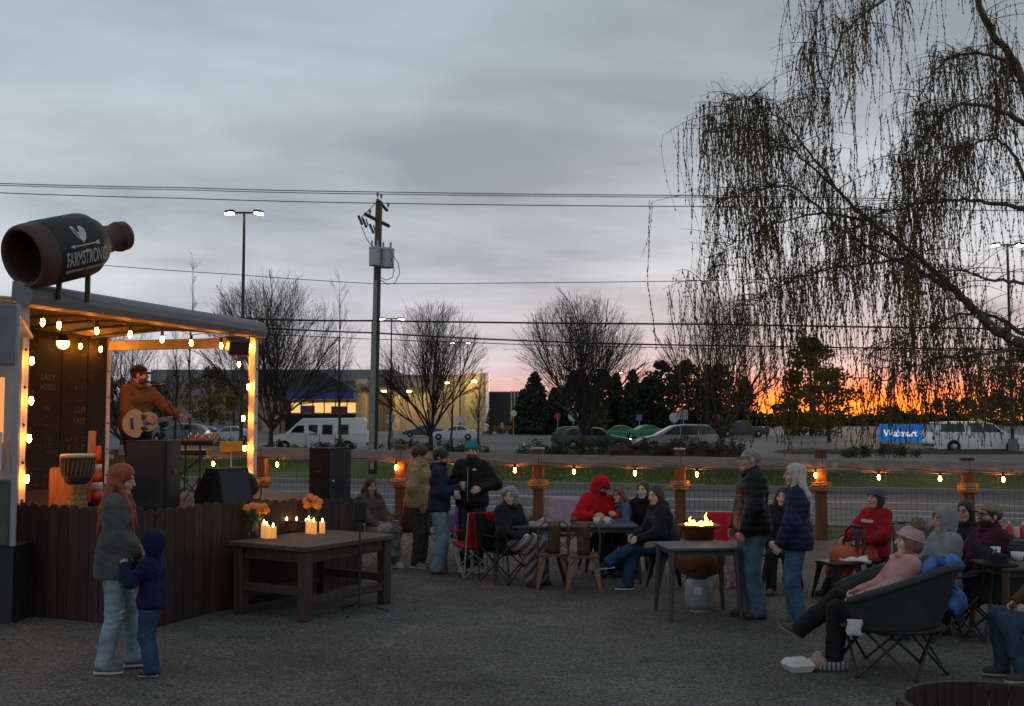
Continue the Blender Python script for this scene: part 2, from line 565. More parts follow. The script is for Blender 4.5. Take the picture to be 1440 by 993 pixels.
V = []
for i in range(420):
    p = np.array((rng.uniform(-7, 7), rng.uniform(5.5, 19), .006)); s_ = rng.uniform(.012, .035); a_ = rng.uniform(0, 6.3); d_ = np.array((math.cos(a_), math.sin(a_), rng.uniform(0, .5))) * s_; e_ = np.array((-math.sin(a_), math.cos(a_), 0)) * s_ * rng.uniform(.2, .6)
    V += [p - d_ * (1, 1, 0), p + e_, p + d_, p - e_]
o = obj('fallen_leaves', np_mesh('fallen_leaves', np.array(V), np.arange(len(V)).reshape(-1, 4), False), mat('dead_leaf', (0.07, 0.045, 0.025), 0.9, var=0.6, scale=2)); o['kind'] = 'stuff'
o['label'] = 'small dead leaves and twigs scattered over the yard'; o['category'] = 'leaves'

# parking bay lines
for k in range(14):
    mb = MB(); mb.box((-26 + k * 5.4, 92, 0.055), (0.12, 9, 0.004)); struct('bay_marking', mb, M_LINE)


# ------------------------------------------------------------------ planting beds along the edge of the lot
def mound(name, px0, px1, y_px, depth, h, m):
    a = G(px0, y_px); b = G(px1, y_px); L_ = b[0] - a[0]; cy = a[1] + depth / 2
    def fn(u, v):
        x = a[0] + L_ * u; y = a[1] + depth * v
        e = min(1, min(u, 1 - u) * L_ / 1.2) ; e2 = math.sin(pi * v) ** .5
        return (x, y, 0.06 + h * math.sqrt(max(e, 0)) * e2 * (0.85 + 0.15 * math.sin(x * 2.3) * math.cos(y * 1.7)))
    mb = MB(); mb.grid(fn, 40, 10)
    return struct(name, mb, m, smooth=True)


mound('planting_bed', 350, 520, 642, 5.0, 0.28, M_MULCH)
mound('planting_bed', 575, 700, 642, 5.0, 0.25, M_MULCH)
mound('planting_bed', 722, 868, 641, 5.0, 0.25, M_MULCH)
mound('planting_bed', 850, 1066, 645, 6.0, 0.75, M_MULCH)
mound('planting_bed', 1110, 1460, 640, 5.0, 0.3, M_MULCH)
mound('planting_bed', 120, 345, 640, 5.0, 0.3, M_MULCH)

# ================================================================== trees, shrubs
def translucent(key, col):
    mt = bpy.data.materials.new(key); mt.use_nodes = True; nt = mt.node_tree; nt.nodes.clear(); N = nt.nodes.new; L = nt.links.new
    tc = N('ShaderNodeTexCoord'); n = N('ShaderNodeTexNoise'); n.inputs['Scale'].default_value = .9; n.inputs['Detail'].default_value = 6; L(tc.outputs['Object'], n.inputs['Vector'])
    r = N('ShaderNodeValToRGB'); r.color_ramp.elements[0].position = .35; r.color_ramp.elements[1].position = .65
    r.color_ramp.elements[0].color = (*[c * .45 for c in col], 1); r.color_ramp.elements[1].color = (*[c * 1.2 for c in col], 1); L(n.outputs[0], r.inputs[0])
    d = N('ShaderNodeBsdfDiffuse'); t_ = N('ShaderNodeBsdfTranslucent'); m_ = N('ShaderNodeMixShader'); m_.inputs[0].default_value = .5
    L(r.outputs[0], d.inputs[0]); L(r.outputs[0], t_.inputs[0]); L(d.outputs[0], m_.inputs[1]); L(t_.outputs[0], m_.inputs[2])
    o = N('ShaderNodeOutputMaterial'); L(m_.outputs[0], o.inputs[0]); MATS[key] = mt; return mt


M_BARK = mat('bark', (0.050, 0.040, 0.034), 0.95, var=0.4, scale=9, bump=0.6)
M_TWIG = mat('twig', (0.050, 0.036, 0.031), 0.95, var=0.3, scale=2)
M_BIRCHBARK = mat('birch_bark', (0.16, 0.135, 0.115), 0.9, var=0.6, scale=4, bump=1.0, col2=(0.035, 0.028, 0.024))


def grow(start, d, length, r, lvl, maxl, rng, segs, spread, lift, nkids, step):
    """one branch as a chain of sticks with children; appends (a, b, ra, rb, level)"""
    n = max(3, int(length / step)); p = np.array(start, float); d = unit(d)
    for i in range(n):
        t = (i + 1) / n
        d = unit(d + rng.normal(0, 0.075, 3) + np.array((0, 0, lift)) * (length / n))
        q = p + d * (length / n)
        r0 = r * (1 - 0.85 * i / n); r1 = r * (1 - 0.85 * t)
        segs.append((p, q, max(r0, .0045), max(r1, .004), lvl))
        if lvl < maxl and t > (0.16 if lvl == 0 else 0.1):
            k = rng.poisson(nkids[lvl] / n * min(1.0, length / 1.1))
            for _ in range(k):
                x, y, z = frame(d); a = rng.uniform(0, 2 * pi); th = rng.uniform(spread[0], spread[1])
                dd = z * math.cos(th) + (x * math.cos(a) + y * math.sin(a)) * math.sin(th)
                ll = length * rng.uniform(.38, .62) * (1.05 - 0.5 * t)
                grow(q, dd, max(ll, 0.22), max(r1 * .62, .005), lvl + 1, maxl, rng, segs, spread, lift, nkids, step)
        p = q


def tree_objects(name, label, segs, loc, trunk_level, group, m_trunk=None, m_twig=None, n_trunk=8):
    t = thing(name, label, 'tree', loc, 0, group)
    hi = [s for s in segs if s[4] <= trunk_level]; lo = [s for s in segs if s[4] > trunk_level]
    for nm, ss, n, m in (('trunk', hi, n_trunk, m_trunk or M_BARK), ('crown', lo, 3, m_twig or M_TWIG)):
        if not ss: continue
        A, B, ra, rb = (np.array([s[k] for s in ss]) for k in range(4))
        obj(nm, segs_mesh(nm, A, B, ra, rb, n), m, t)
    return t


def vase_tree(label, px, py, top_px, wid_px, seed):
    g = G(px, py); ppm = F_PX / g[1]; H = (py - top_px) / ppm; W = wid_px / ppm
    rng = np.random.default_rng(seed); segs = []; th = H * .15
    p = np.zeros(3); r = .15
    for i in range(6):
        q = p + np.array((rng.normal(0, .015), rng.normal(0, .015), th / 6)); segs.append((p, q, r * 1.25 - .012 * i, r * 1.2 - .012 * i, -1)); p = q
    cz = H * .56; az_, ax_ = H * .44, W * .5            # crown envelope

    def inside(q): return ((q[0] / ax_) ** 2 + (q[1] / ax_) ** 2 + ((q[2] - cz) / az_) ** 2) < 1.0

    def branch(start, d, r, lvl, maxlen):
        q0 = np.array(start); d = unit(d); step = .45 if lvl < 2 else .30; n = int(maxlen / step) + 1; kids = (1.0, .85, .62, 0)[lvl]
        for i in range(n):
            d = unit(d + rng.normal(0, .085, 3) + np.array((0, 0, .022 if lvl < 2 else .008))); q = q0 + d * step
            f = 1 - .8 * i / n; segs.append((q0, q, max(r * f, .0055), max(r * (1 - .8 * (i + 1) / n), .005), lvl))
            if q[2] > th + .6 and not inside(q) and rng.random() < .75: return
            if lvl < 3 and i >= (2 if lvl == 0 else 0):
                for _ in range(rng.poisson(kids)):
                    x, y, z = frame(d); a = rng.uniform(0, 2 * pi); tt = rng.uniform(.22, .60); dd = z * math.cos(tt) + (x * math.cos(a) + y * math.sin(a)) * math.sin(tt); dd[2] = abs(dd[2]) * .9 + .1
                    branch(q, dd, max(r * f * .55, .0055), lvl + 1, max(.6, (n - i) * step * rng.uniform(.45, .8)))
            q0 = q
    nl = int(rng.integers(10, 16)); wide = rng.uniform(40, 56); a0 = rng.uniform(0, 6)
    for i in range(nl):
        a = a0 + 2 * pi * (i * .382 + rng.uniform(-.09, .09)); u = (i + .5) / nl; el = math.radians(84 - wide * u ** .8 + rng.normal(0, 5))
        d = np.array((math.cos(a) * math.cos(el), math.sin(a) * math.cos(el), math.sin(el)))
        branch(p - np.array((0, 0, rng.uniform(0, .4))), d, .062, 0, H)
    g[2] = 0.05
    print('vase', len(segs))
    return tree_objects('bare_tree', label, segs, g, 0, 'bare vase-shaped trees along the car park', n_trunk=6)


vase_tree('broad bare vase-shaped tree behind the white van', 380, 640, 388, 186, 11)
vase_tree('bare vase-shaped tree beside the white sedan, right of the utility pole', 605, 641, 430, 168, 12)
vase_tree('bare vase-shaped tree in front of the dark estate cars', 818, 641, 420, 190, 13)
vase_tree('bare vase-shaped tree by the silver minivan, partly behind birch strands', 1016, 645, 425, 175, 14)
vase_tree('bare vase-shaped tree seen through the stage opening, behind the guitarist', 172, 641, 470, 150, 15)


def slim_tree(label, px, py, top_px, wid_px, seed, nl=7, maxl=2, r=.09):
    g = G(px, py); ppm = F_PX / g[1]; H = (py - top_px) / ppm; W = wid_px / ppm
    rng = np.random.default_rng(seed); segs = []
    p = np.zeros(3)
    nst = 14
    for i in range(nst):
        q = p + np.array((rng.normal(0, .03), rng.normal(0, .03), H / nst)); t = i / nst
        segs.append((p, q, r * (1 - t) + .008, r * (1 - t - 1 / nst) + .008, -1))
        if .2 < t < .93:
            for _ in range(rng.poisson(nl / 2)):
                a = rng.uniform(0, 2 * pi); o = rng.uniform(.25, .55)
                grow(q, (math.cos(a) * o, math.sin(a) * o, 1), min(W * 1.3, H * .33) * rng.uniform(.5, 1.1) * (1.15 - t), .028 * (1.1 - t), 0, maxl, rng, segs, (.2, .5), .03, (6, 5, 4), .35)
        p = q
    g[2] = 0.05
    return tree_objects('slender_tree', label, segs, g, -1, 'slender bare trees')


slim_tree('slender bare tree in front of the middle of the white van', 478, 641, 400, 60, 21)
slim_tree('thin bare sapling right of the utility pole before the store wall', 636, 632, 510, 44, 22, nl=9)
slim_tree('small bare multi-stem sapling before the stone pier', 672, 628, 525, 40, 23, nl=9)
slim_tree('tall bare poplar rising over the stage awning', 266, 632, 362, 26, 24, nl=12)
slim_tree('bare upright tree seen through the stage, beside the far opening', 246, 640, 470, 70, 25, nl=9)
slim_tree('small bare sapling left of the white sedan', 548, 634, 520, 40, 26, nl=9)


# ------------------------------------------------------------------ leaf clump foliage
def leaf_cloud(centres, radii, per, size, rng, flat=1.0):
    """small leaf quads spread through clumps"""
    C = np.repeat(np.asarray(centres, float), per, axis=0); Rr = np.repeat(np.asarray(radii, float), per, axis=0)
    n = len(C); d = rng.normal(0, 1, (n, 3)); d /= np.linalg.norm(d, axis=1, keepdims=True)
    rad = rng.uniform(.35, 1.0, (n, 1)) ** .6
    P = C + d * rad * Rr
    a = rng.normal(0, 1, (n, 3)); a /= np.linalg.norm(a, axis=1, keepdims=True)
    b = np.cross(a, rng.normal(0, 1, (n, 3))); b /= np.maximum(np.linalg.norm(b, axis=1, keepdims=True), 1e-6)
    s = size * rng.uniform(.6, 1.4, (n, 1))
    V = np.empty((n, 4, 3)); V[:, 0] = P - a * s; V[:, 1] = P + b * s * .6; V[:, 2] = P + a * s; V[:, 3] = P - b * s * .6
    return V.reshape(-1, 3), np.arange(4 * n).reshape(-1, 4)


M_CONIFER = mat('conifer', (0.020, 0.032, 0.016), 0.95, var=0.5, scale=.8)
M_EVERG = mat('evergreen', (0.028, 0.045, 0.016), 0.95, var=0.5, scale=1.2)
M_OLIVE = translucent('olive_leaf', (0.15, 0.125, 0.032))
M_SHRUB = mat('shrub', (0.040, 0.058, 0.018), 0.9, var=0.5, scale=2.0)
M_REDSHRUB = mat('red_shrub', (0.070, 0.034, 0.024), 0.9, var=0.5, scale=2.0)
M_PALELEAF = mat('pale_leaf', (0.13, 0.15, 0.11), 0.9, var=0.4, scale=1.5)


def conifer(label, px, top_px, Y, wid_px, seed, m=None, columnar=False, base_px=None):
    ppm = F_PX / Y; H = 2.1 + (590 - top_px) / ppm; W = wid_px / ppm / 2 * 1.25
    x = (px - 720) / ppm; rng = np.random.default_rng(seed)
    t = thing('conifer', label, 'tree', (x, Y, 0), 0, 'dark conifers beyond the car park')
    mb = MB(); mb.tube([(0, 0, 0), (0, 0, H * .5), (.1, 0, H * .97)], [.28, .18, .03], 7); obj('trunk', mb, M_BARK, t)
    cen = []; rad = []
    n = 190
    for i in range(n):
        u = rng.uniform(.03, 1) ; z = H * (0.02 + .95 * u)
        prof = (1 - u) ** .75 if not columnar else (math.sin(pi * min(1, .12 + u * .88)) ** .6)
        rr = W * prof * rng.uniform(.45, 1.15) + .12
        a = rng.uniform(0, 2 * pi)
        cen.append((math.cos(a) * rr, math.sin(a) * rr, z - rr * .15)); q = W * .26 * (1.15 - u * .65) + .08
        rad.append((q, q, q * .8))
    V, Fq = leaf_cloud(cen, rad, 26, .24, rng)
    obj('crown', np_mesh('crown', V, Fq, False), m or M_CONIFER, t)
    return t


for i, (px, top, Y, w, col) in enumerate(((752, 523, 150, 46, 0), (780, 545, 152, 30, 0), (812, 520, 150, 48, 1), (848, 518, 155, 30, 1), (866, 524, 158, 26, 0),
                                    (890, 519, 150, 32, 0), (908, 530, 156, 26, 0), (930, 506, 150, 44, 1), (966, 505, 152, 44, 1), (995, 512, 158, 34, 0),
                                    (1012, 510, 150, 40, 1), (1048, 530, 155, 36, 0), (1140, 470, 140, 70, 1), (736, 548, 160, 26, 0))):
    lab = ['dark conical conifer', 'dark rounded evergreen'][col]
    where = ['right of the loading dock', 'narrow, second beyond the dock corner', 'behind the third bare tree', 'narrow, just right of the third bare tree crown', 'slim, left of the lit street light',
             'under the far street light', 'low and narrow, left of the tall pair', 'left one of the tall pair in the row', 'right one of the tall pair in the row', 'slim, left of the fourth bare tree trunk',
             'behind the fourth bare tree', 'at the left edge of the orange glow', 'broad and tallest, between the two orange glows', 'smallest, at the dock corner'][i]
    conifer(lab + ' ' + where, px, top, Y, w, 300 + i, columnar=bool(col), m=M_OLIVE if i == 12 else None)


def leafy_tree(label, px, top_px, Y, wid_px, seed, m, dens=60, per=26, size=.24, low=.25, cat='tree', name='leafy_tree', group='leafy trees beyond the car park', clump=.17):
    ppm = F_PX / Y; H = 2.1 + (590 - top_px) / ppm; W = wid_px / ppm / 2; x = (px - 720) / ppm
    rng = np.random.default_rng(seed); t = thing(name, label, cat, (x, Y, 0), 0, group)
    segs = []; p = np.zeros(3)
    for i in range(5):
        q = p + np.array((rng.normal(0, .05), rng.normal(0, .05), H * .09)); segs.append((p, q, .2 - .02 * i, .19 - .02 * i, -1)); p = q
    for i in range(7):
        a = i * 2.4; grow(p, (math.cos(a) * .6, math.sin(a) * .6, 1), H * .45, .08, 0, 1, rng, segs, (.3, .7), .02, (5, 3), .7)
    A, B, ra, rb = (np.array([s[k] for s in segs]) for k in range(4))
    obj('trunk', segs_mesh('trunk', A, B, ra, rb, 5), M_BARK, t)
    cen = []; rad = []
    for i in range(dens):
        u = rng.uniform(0, 1); z = H * (low + (1 - low) * u); prof = math.sin(pi * (.16 + .80 * u)) ** .7
        a = rng.uniform(0, 2 * pi); rr = W * prof * rng.uniform(.1, .95) ** .6
        cen.append((math.cos(a) * rr, math.sin(a) * rr, z)); q = W * clump * rng.uniform(.7, 1.4); rad.append((q, q, q * .8))
    V, Fq = leaf_cloud(cen, rad, per, size, rng)
    obj('crown', np_mesh('crown', V, Fq, False), m, t)
    return t


leafy_tree('olive budding tree under the birch strands, left of the blue sign', 1165, 520, 100, 95, 41, M_OLIVE, 85, 28, .15)
leafy_tree('low dark tree mass right of the blue sign', 1330, 563, 150, 90, 42, M_CONIFER, 50, 20)
leafy_tree('dark tree with pale blossom behind the white truck', 1395, 500, 105, 110, 43, M_PALELEAF, 80, 20, .12)
leafy_tree('dark shrubby tree below the brightest orange glow', 1255, 572, 160, 80, 44, M_CONIFER, 50, 20)
leafy_tree('low dark bushy tree between the glows', 1105, 566, 150, 60, 45, M_CONIFER, 50, 20)
leafy_tree('dark bushy tree at the right edge behind the birch', 1450, 480, 120, 110, 46, M_EVERG, 90, 24)
leafy_tree('olive tree behind the stage opening, right half', 300, 520, 120, 90, 47, M_OLIVE, 90, 28, .16)
leafy_tree('dull green tree behind the guitarist', 215, 540, 125, 70, 48, M_EVERG, 80, 26, .18)
leafy_tree('dark narrow cypress between guitarist and microphone stand', 228, 555, 95, 16, 49, M_CONIFER, 60, 26, .12, low=.05)
leafy_tree('brown budding tree before the left store wall', 330, 535, 150, 60, 52, M_OLIVE, 60, 26, .14)
leafy_tree('dark evergreen left of the entrance gable', 395, 545, 165, 34, 53, M_EVERG, 50, 24, .18)
leafy_tree('dull olive tree left of the guitarist', 165, 530, 150, 80, 54, M_OLIVE, 80, 26, .18)
leafy_tree('small yellow-green budding tree by the store wall', 845, 575, 120, 36, 50, M_OLIVE, 40, 20, .12)
leafy_tree('small budding tree beside the loading dock', 690, 578, 150, 18, 51, M_OLIVE, 30, 16, .12)


def far_wood():
    rng = np.random.default_rng(77); cen = []; rad = []
    for i in range(1500):
        px = rng.uniform(-150, 1600); Y = rng.uniform(330, 420); ppm = F_PX / Y
        top = 568 if px < 680 else (578 if px < 1050 else (584 if px < 1340 else 556))
        H = 2.1 + (590 - top) / ppm * rng.uniform(.7, 1.15); z = rng.uniform(0, H)
        cen.append(((px - 720) / ppm, Y, z)); rad.append((2.6, 2.6, 1.4))
    V, Fq = leaf_cloud(cen, rad, 14, .8, rng)
    o = obj('far_woodland', np_mesh('far_woodland', V, Fq, False), M_CONIFER); o['kind'] = 'stuff'
    o['label'] = 'dark distant belt of woodland along the horizon'; o['category'] = 'woodland'


far_wood()


def shrub(label, px, py, wid_px, h, seed, m=None, name='shrub', flat=.8):
    g = G(px, py); ppm = F_PX / g[1]; W = wid_px / ppm / 2; rng = np.random.default_rng(seed)
    t = thing(name, label, 'shrub', (g[0], g[1] + .6, 0.05), 0, 'shrubs in the car park beds')
    segs = []; cen = []; rad = []
    k = max(10, int(W * 14))
    for i in range(k):
        x = rng.uniform(-W, W); y = rng.uniform(-.6, .6); hh = h * math.sqrt(max(.15, 1 - (x / W) ** 2)) * rng.uniform(.55, 1.1)
        segs.append((np.array((x * .7, y * .7, 0)), np.array((x, y, hh)), .015, .005, 0))
        for z in (.35, .65, .9): cen.append((x + rng.normal(0, .06), y, hh * z)); rad.append((.2, .2, .17))
    A, B, ra, rb = (np.array([s[j] for s in segs]) for j in range(4))
    obj('stem', segs_mesh('stem', A, B, ra, rb, 3), M_TWIG, t)
    V, Fq = leaf_cloud(cen, rad, 30, .05, rng)
    obj('foliage', np_mesh('foliage', V, Fq, False), m or M_SHRUB, t)
    return t


shrub('low reddish hedge below the front of the van', 395, 640, 66, .75, 61, M_REDSHRUB)
shrub('low reddish hedge below the middle of the van', 443, 640, 50, .7, 62, M_REDSHRUB)
shrub('clipped green bush at the back corner of the van', 482, 641, 42, .95, 63, M_SHRUB)
shrub('green bush at the foot of the tree by the white sedan', 618, 643, 50, .8, 64)
shrub('loose green bush right of the tree by the white sedan', 662, 643, 50, .95, 65)
shrub('spiky green bush left of the third bare tree', 755, 642, 56, .85, 66)
shrub('rounded dark bush at the foot of the third bare tree', 800, 643, 56, 1.0, 67)
shrub('rounded dark bush right of the third bare tree', 846, 643, 56, 1.1, 68)
shrub('brown low hedge left of the fourth bare tree', 905, 645, 90, 1.0, 69, M_REDSHRUB)
shrub('brown low hedge in front of the silver minivan', 965, 645, 90, 1.15, 70, M_REDSHRUB)
shrub('brown low hedge right of the fourth bare tree', 1030, 645, 70, .95, 71, M_REDSHRUB)
shrub('green hedge behind the stage opening, left', 205, 640, 70, .9, 72)
shrub('green hedge behind the stage opening, right', 300, 640, 80, 1.0, 73)
shrub('long low hedge beyond the white sedan', 700, 612, 40, 1.0, 74, M_REDSHRUB)
shrub('low brown hedge behind the utility pole', 570, 632, 70, .6, 75, M_REDSHRUB)
shrub('dark bush below the blue sign', 1240, 645, 110, .8, 76)


# ------------------------------------------------------------------ the weeping birch
def birch():
    rng = np.random.default_rng(91); Y0 = 37.0
    base = np.array(((1560 - 720) / F_PX * Y0, Y0, 0.13))
    t = thing('weeping_birch', 'big weeping birch with long hanging strands on the far verge at right', 'tree', base)
    W = lambda px, py, y: D(px, py, Y0 + y) - base
    limbs = [   # pixel paths with depth offsets, start and end radius
        ([(1560, 700, 0), (1552, 600, 0), (1530, 520, 0), (1480, 430, .3), (1462, 300, .4), (1440, 120, .5), (1395, 45, .3), (1360, -40, 0), (1330, -160, 0)], .42, .10),
        ([(1545, 560, 0), (1440, 488, -.6), (1390, 455, -1), (1345, 412, -1.3), (1290, 360, -1.6), (1222, 310, -1.6), (1180, 270, -1.5), (1130, 225, -1.2), (1085, 196, -.8), (1040, 180, -.5), (1000, 187, -.2)], .24, .014),
        ([(1345, 412, -1.3), (1280, 375, -1.6), (1200, 335, -2.2), (1120, 268, -2), (1060, 268, -2), (1010, 285, -2)], .09, .02),
        ([(1462, 300, .4), (1380, 283, 1), (1300, 285, 1.4), (1240, 300, 1.8), (1180, 330, 2)], .10, .02),
        ([(1450, 180, .4), (1390, 150, -.5), (1340, 152, -1), (1300, 190, -1.4), (1270, 240, -1.6)], .11, .02),
        ([(1445, 120, .4), (1400, 80, 1), (1350, 78, 1.5), (1310, 105, 2), (1285, 160, 2.2)], .10, .02),
        ([(1380, -10, .2), (1300, -30, -.8), (1230, 10, -1.2), (1180, 60, -1.4), (1165, 140, -1.5)], .10, .02),
        ([(1340, -120, .2), (1250, -150, .8), (1180, -80, 1.2), (1150, 20, 1.4), (1140, 90, 1.4)], .10, .02),
        ([(1530, 520, 0), (1440, 470, 1.5), (1380, 440, 2), (1300, 460, 2.4), (1220, 500, 2.6)], .13, .02),
        ([(1440, 488, -.6), (1380, 500, -1.4), (1300, 510, -2), (1230, 540, -2.2)], .07, .02),
        ([(1470, 400, .3), (1400, 395, -2), (1340, 380, -3), (1270, 400, -3.2)], .08, .02),
        ([(1290, 360, -1.6), (1230, 370, -1.2), (1160, 380, -.6), (1100, 400, -.2), (1060, 430, 0)], .06, .015),
        ([(1222, 310, -1.6), (1150, 300, -1.0), (1080, 320, -.5), (1020, 350, 0), (990, 400, .2)], .055, .012),
        ([(1180, 270, -1.5), (1120, 190, -2), (1070, 150, -2.4), (1040, 140, -2.5), (1015, 160, -2.6)], .05, .012),
        ([(1462, 300, .4), (1420, 210, 1.5), (1380, 200, 2.4), (1330, 230, 3), (1290, 300, 3.2)], .09, .015),
        ([(1552, 600, 0), (1490, 500, 2.5), (1440, 520, 4), (1380, 520, 5)], .12, .02)]
    segs = []; paths = []
    def smooth(pts, n):
        P = np.array(pts); k = len(P); tt = np.linspace(0, k - 1, n); out = []
        for u in tt:
            i = min(int(u), k - 2); f = u - i
            p0, p1, p2, p3 = P[max(i - 1, 0)], P[i], P[i + 1], P[min(i + 2, k - 1)]
            out.append(.5 * ((2 * p1) + (-p0 + p2) * f + (2 * p0 - 5 * p1 + 4 * p2 - p3) * f * f + (-p0 + 3 * p1 - 3 * p2 + p3) * f ** 3))
        return np.array(out)
    for L_, r0, r1 in limbs:
        P = smooth([W(*q) for q in L_], len(L_) * 7); P[1:-1] += rng.normal(0, .03, (len(P) - 2, 3)); n = len(P)
        for i in range(n - 1):
            ra = r1 + (r0 - r1) * (1 - i / (n - 1)) ** 2.1; rb = r1 + (r0 - r1) * (1 - (i + 1) / (n - 1)) ** 2.1; segs.append((P[i], P[i + 1], ra, rb, -1))
        paths.append((P, r0, r1))
    # secondary arching branches
    sec = []
    for P, r0, r1 in paths:
        n = len(P)
        for i in range(int(n * .3), n):
            for _ in range(2):
                if rng.random() < .42: continue
                a = rng.uniform(0, 2 * pi); ln = rng.uniform(.8, 2.6); d = np.array((math.cos(a) * .9 - .25, math.sin(a) * .8, rng.uniform(.1, .7)))
                p = P[i].copy(); r = .022; chain = [p]; d = unit(d)
                for s in range(8):
                    d = unit(d + np.array((0, 0, -.11)) + rng.normal(0, .06, 3)); q = p + d * ln / 8
                    segs.append((p, q, r, r * .86, 0)); r *= .86; p = q; chain.append(p)
                sec.append(np.array(chain))
    # hanging strands with buds and catkins
    LV = []; leaf_P = []
    clump = np.random.default_rng(5)
    hosts = [(c, 1) for c in sec] + [(P[int(len(P) * .45):], 0) for P, _, _ in paths]
    for c, k in hosts:
        dens = clump.gamma(1.3, .75)
        for i in range(1, len(c)):
            m_ = rng.poisson((.80 if k else 1.35) * (dens if k else clump.gamma(1.2, .8)))
            for _ in range(m_):
                p = c[i] + rng.normal(0, .05, 3); wx = p[0] + base[0]; zmin = rng.uniform(.5, 1.6) if wx < 11.6 else (rng.uniform(1.6, 4.2) if rng.random() < .8 else rng.uniform(.8, 1.6))
                ln = min(rng.gamma(2.6, .78) * (1.9 if p[2] < 7.5 else 1.0), p[2] - zmin)
                if ln < .4: continue
                n = max(3, int(ln / .28)); d = np.array((rng.normal(0, .25), rng.normal(0, .25), -1.0))
                sway = rng.normal(0, .035, 2); ld = rng.gamma(2.0, 2.2)
                for s in range(n):
                    d = unit(d + np.array((sway[0], sway[1], -.28)) + rng.normal(0, .10, 3)); q = p + d * ln / n
                    segs.append((p, q, .0065, .005, 1))
                    for _l in range(rng.poisson(ld)):
                        f = rng.random(); leaf_P.append(p + (q - p) * f)
                    p = q
    # twiggy sprays pointing up along the limb tips
    for P, r0, r1 in paths[1:]:
        for i in range(int(len(P) * .4), len(P)):
            for _ in range(2):
                a = rng.uniform(0, 2 * pi); grow(P[i], (math.cos(a), math.sin(a), .9), rng.uniform(.4, 1.1), .011, 0, 1, rng, segs, (.3, .8), -.12, (4, 2), .2)
    A, B, ra, rb = (np.array([s[k] for s in segs if s[4] < 0]) for k in range(4))
    obj('trunk', segs_mesh('trunk', A, B, ra, rb, 8), M_BIRCHBARK, t)
    A, B, ra, rb = (np.array([s[k] for s in segs if s[4] >= 0]) for k in range(4))
    obj('branches', segs_mesh('branches', A, B, ra, rb, 3), M_TWIG, t)
    P = np.array(leaf_P); n = len(P)
    sz = rng.uniform(.026, .075, (n, 1)); a = rng.uniform(0, 2 * pi, n)
    dx = np.stack([np.cos(a), np.sin(a), np.zeros(n)], 1) * sz * .42
    out = np.stack([np.sin(a) * .4, -np.cos(a) * .4, np.zeros(n)], 1) * sz
    dn = np.array([[0, 0, -1.0]]) * sz * 1.7
    V = np.empty((n, 4, 3)); V[:, 0] = P; V[:, 1] = P + dn * .5 + dx + out * .5; V[:, 2] = P + dn + out; V[:, 3] = P + dn * .5 - dx + out * .5
    o = obj('catkins', np_mesh('catkins', V.reshape(-1, 3), np.arange(4 * n).reshape(-1, 4), False), translucent('catkin', (0.23, 0.155, 0.045)), t)
    o['kind'] = 'stuff'
    print('birch segs', len(segs), 'leaves', n)


birch()

# ================================================================== background: store, poles, vehicles, signs
M_WHITE = metal_paint('white', (0.72, 0.72, 0.71), 0.35)
M_BLACK = metal_paint('black', (0.018, 0.018, 0.019), 0.5)
M_GREYMETAL = metal_paint('grey_metal', (0.30, 0.32, 0.33), 0.45)
M_GLASS = mat('dark_glass', (0.012, 0.014, 0.017), 0.08, var=0, spec=0.8)
M_TYRE = mat('tyre', (0.015, 0.015, 0.015), 0.9, var=0.2)
M_RIM = mat('rim', (0.35, 0.35, 0.36), 0.35, metal=0.8, var=0.1)
M_CHROME = mat('chrome', (0.6, 0.6, 0.6), 0.2, metal=1.0, var=0)
M_STUCCO = mat('stucco', (0.34, 0.30, 0.24), 0.9, var=0.15, scale=2)
M_STONE = mat('pier_stone', (0.36, 0.29, 0.20), 0.9, var=0.35, scale=1.6, bump=0.5)
M_GREYCLAD = mat('grey_cladding', (0.22, 0.225, 0.235), 0.8, var=0.12, scale=.6)
M_DARKROOF = mat('gable_roof', (0.05, 0.055, 0.07), 0.8, var=0.2, scale=1)
M_BLUEBAND = mat('blue_band', (0.012, 0.055, 0.26), 0.5, var=0.1)
M_DARKPANEL = mat('dock_panel', (0.022, 0.024, 0.03), 0.7, var=0.2, scale=.4)


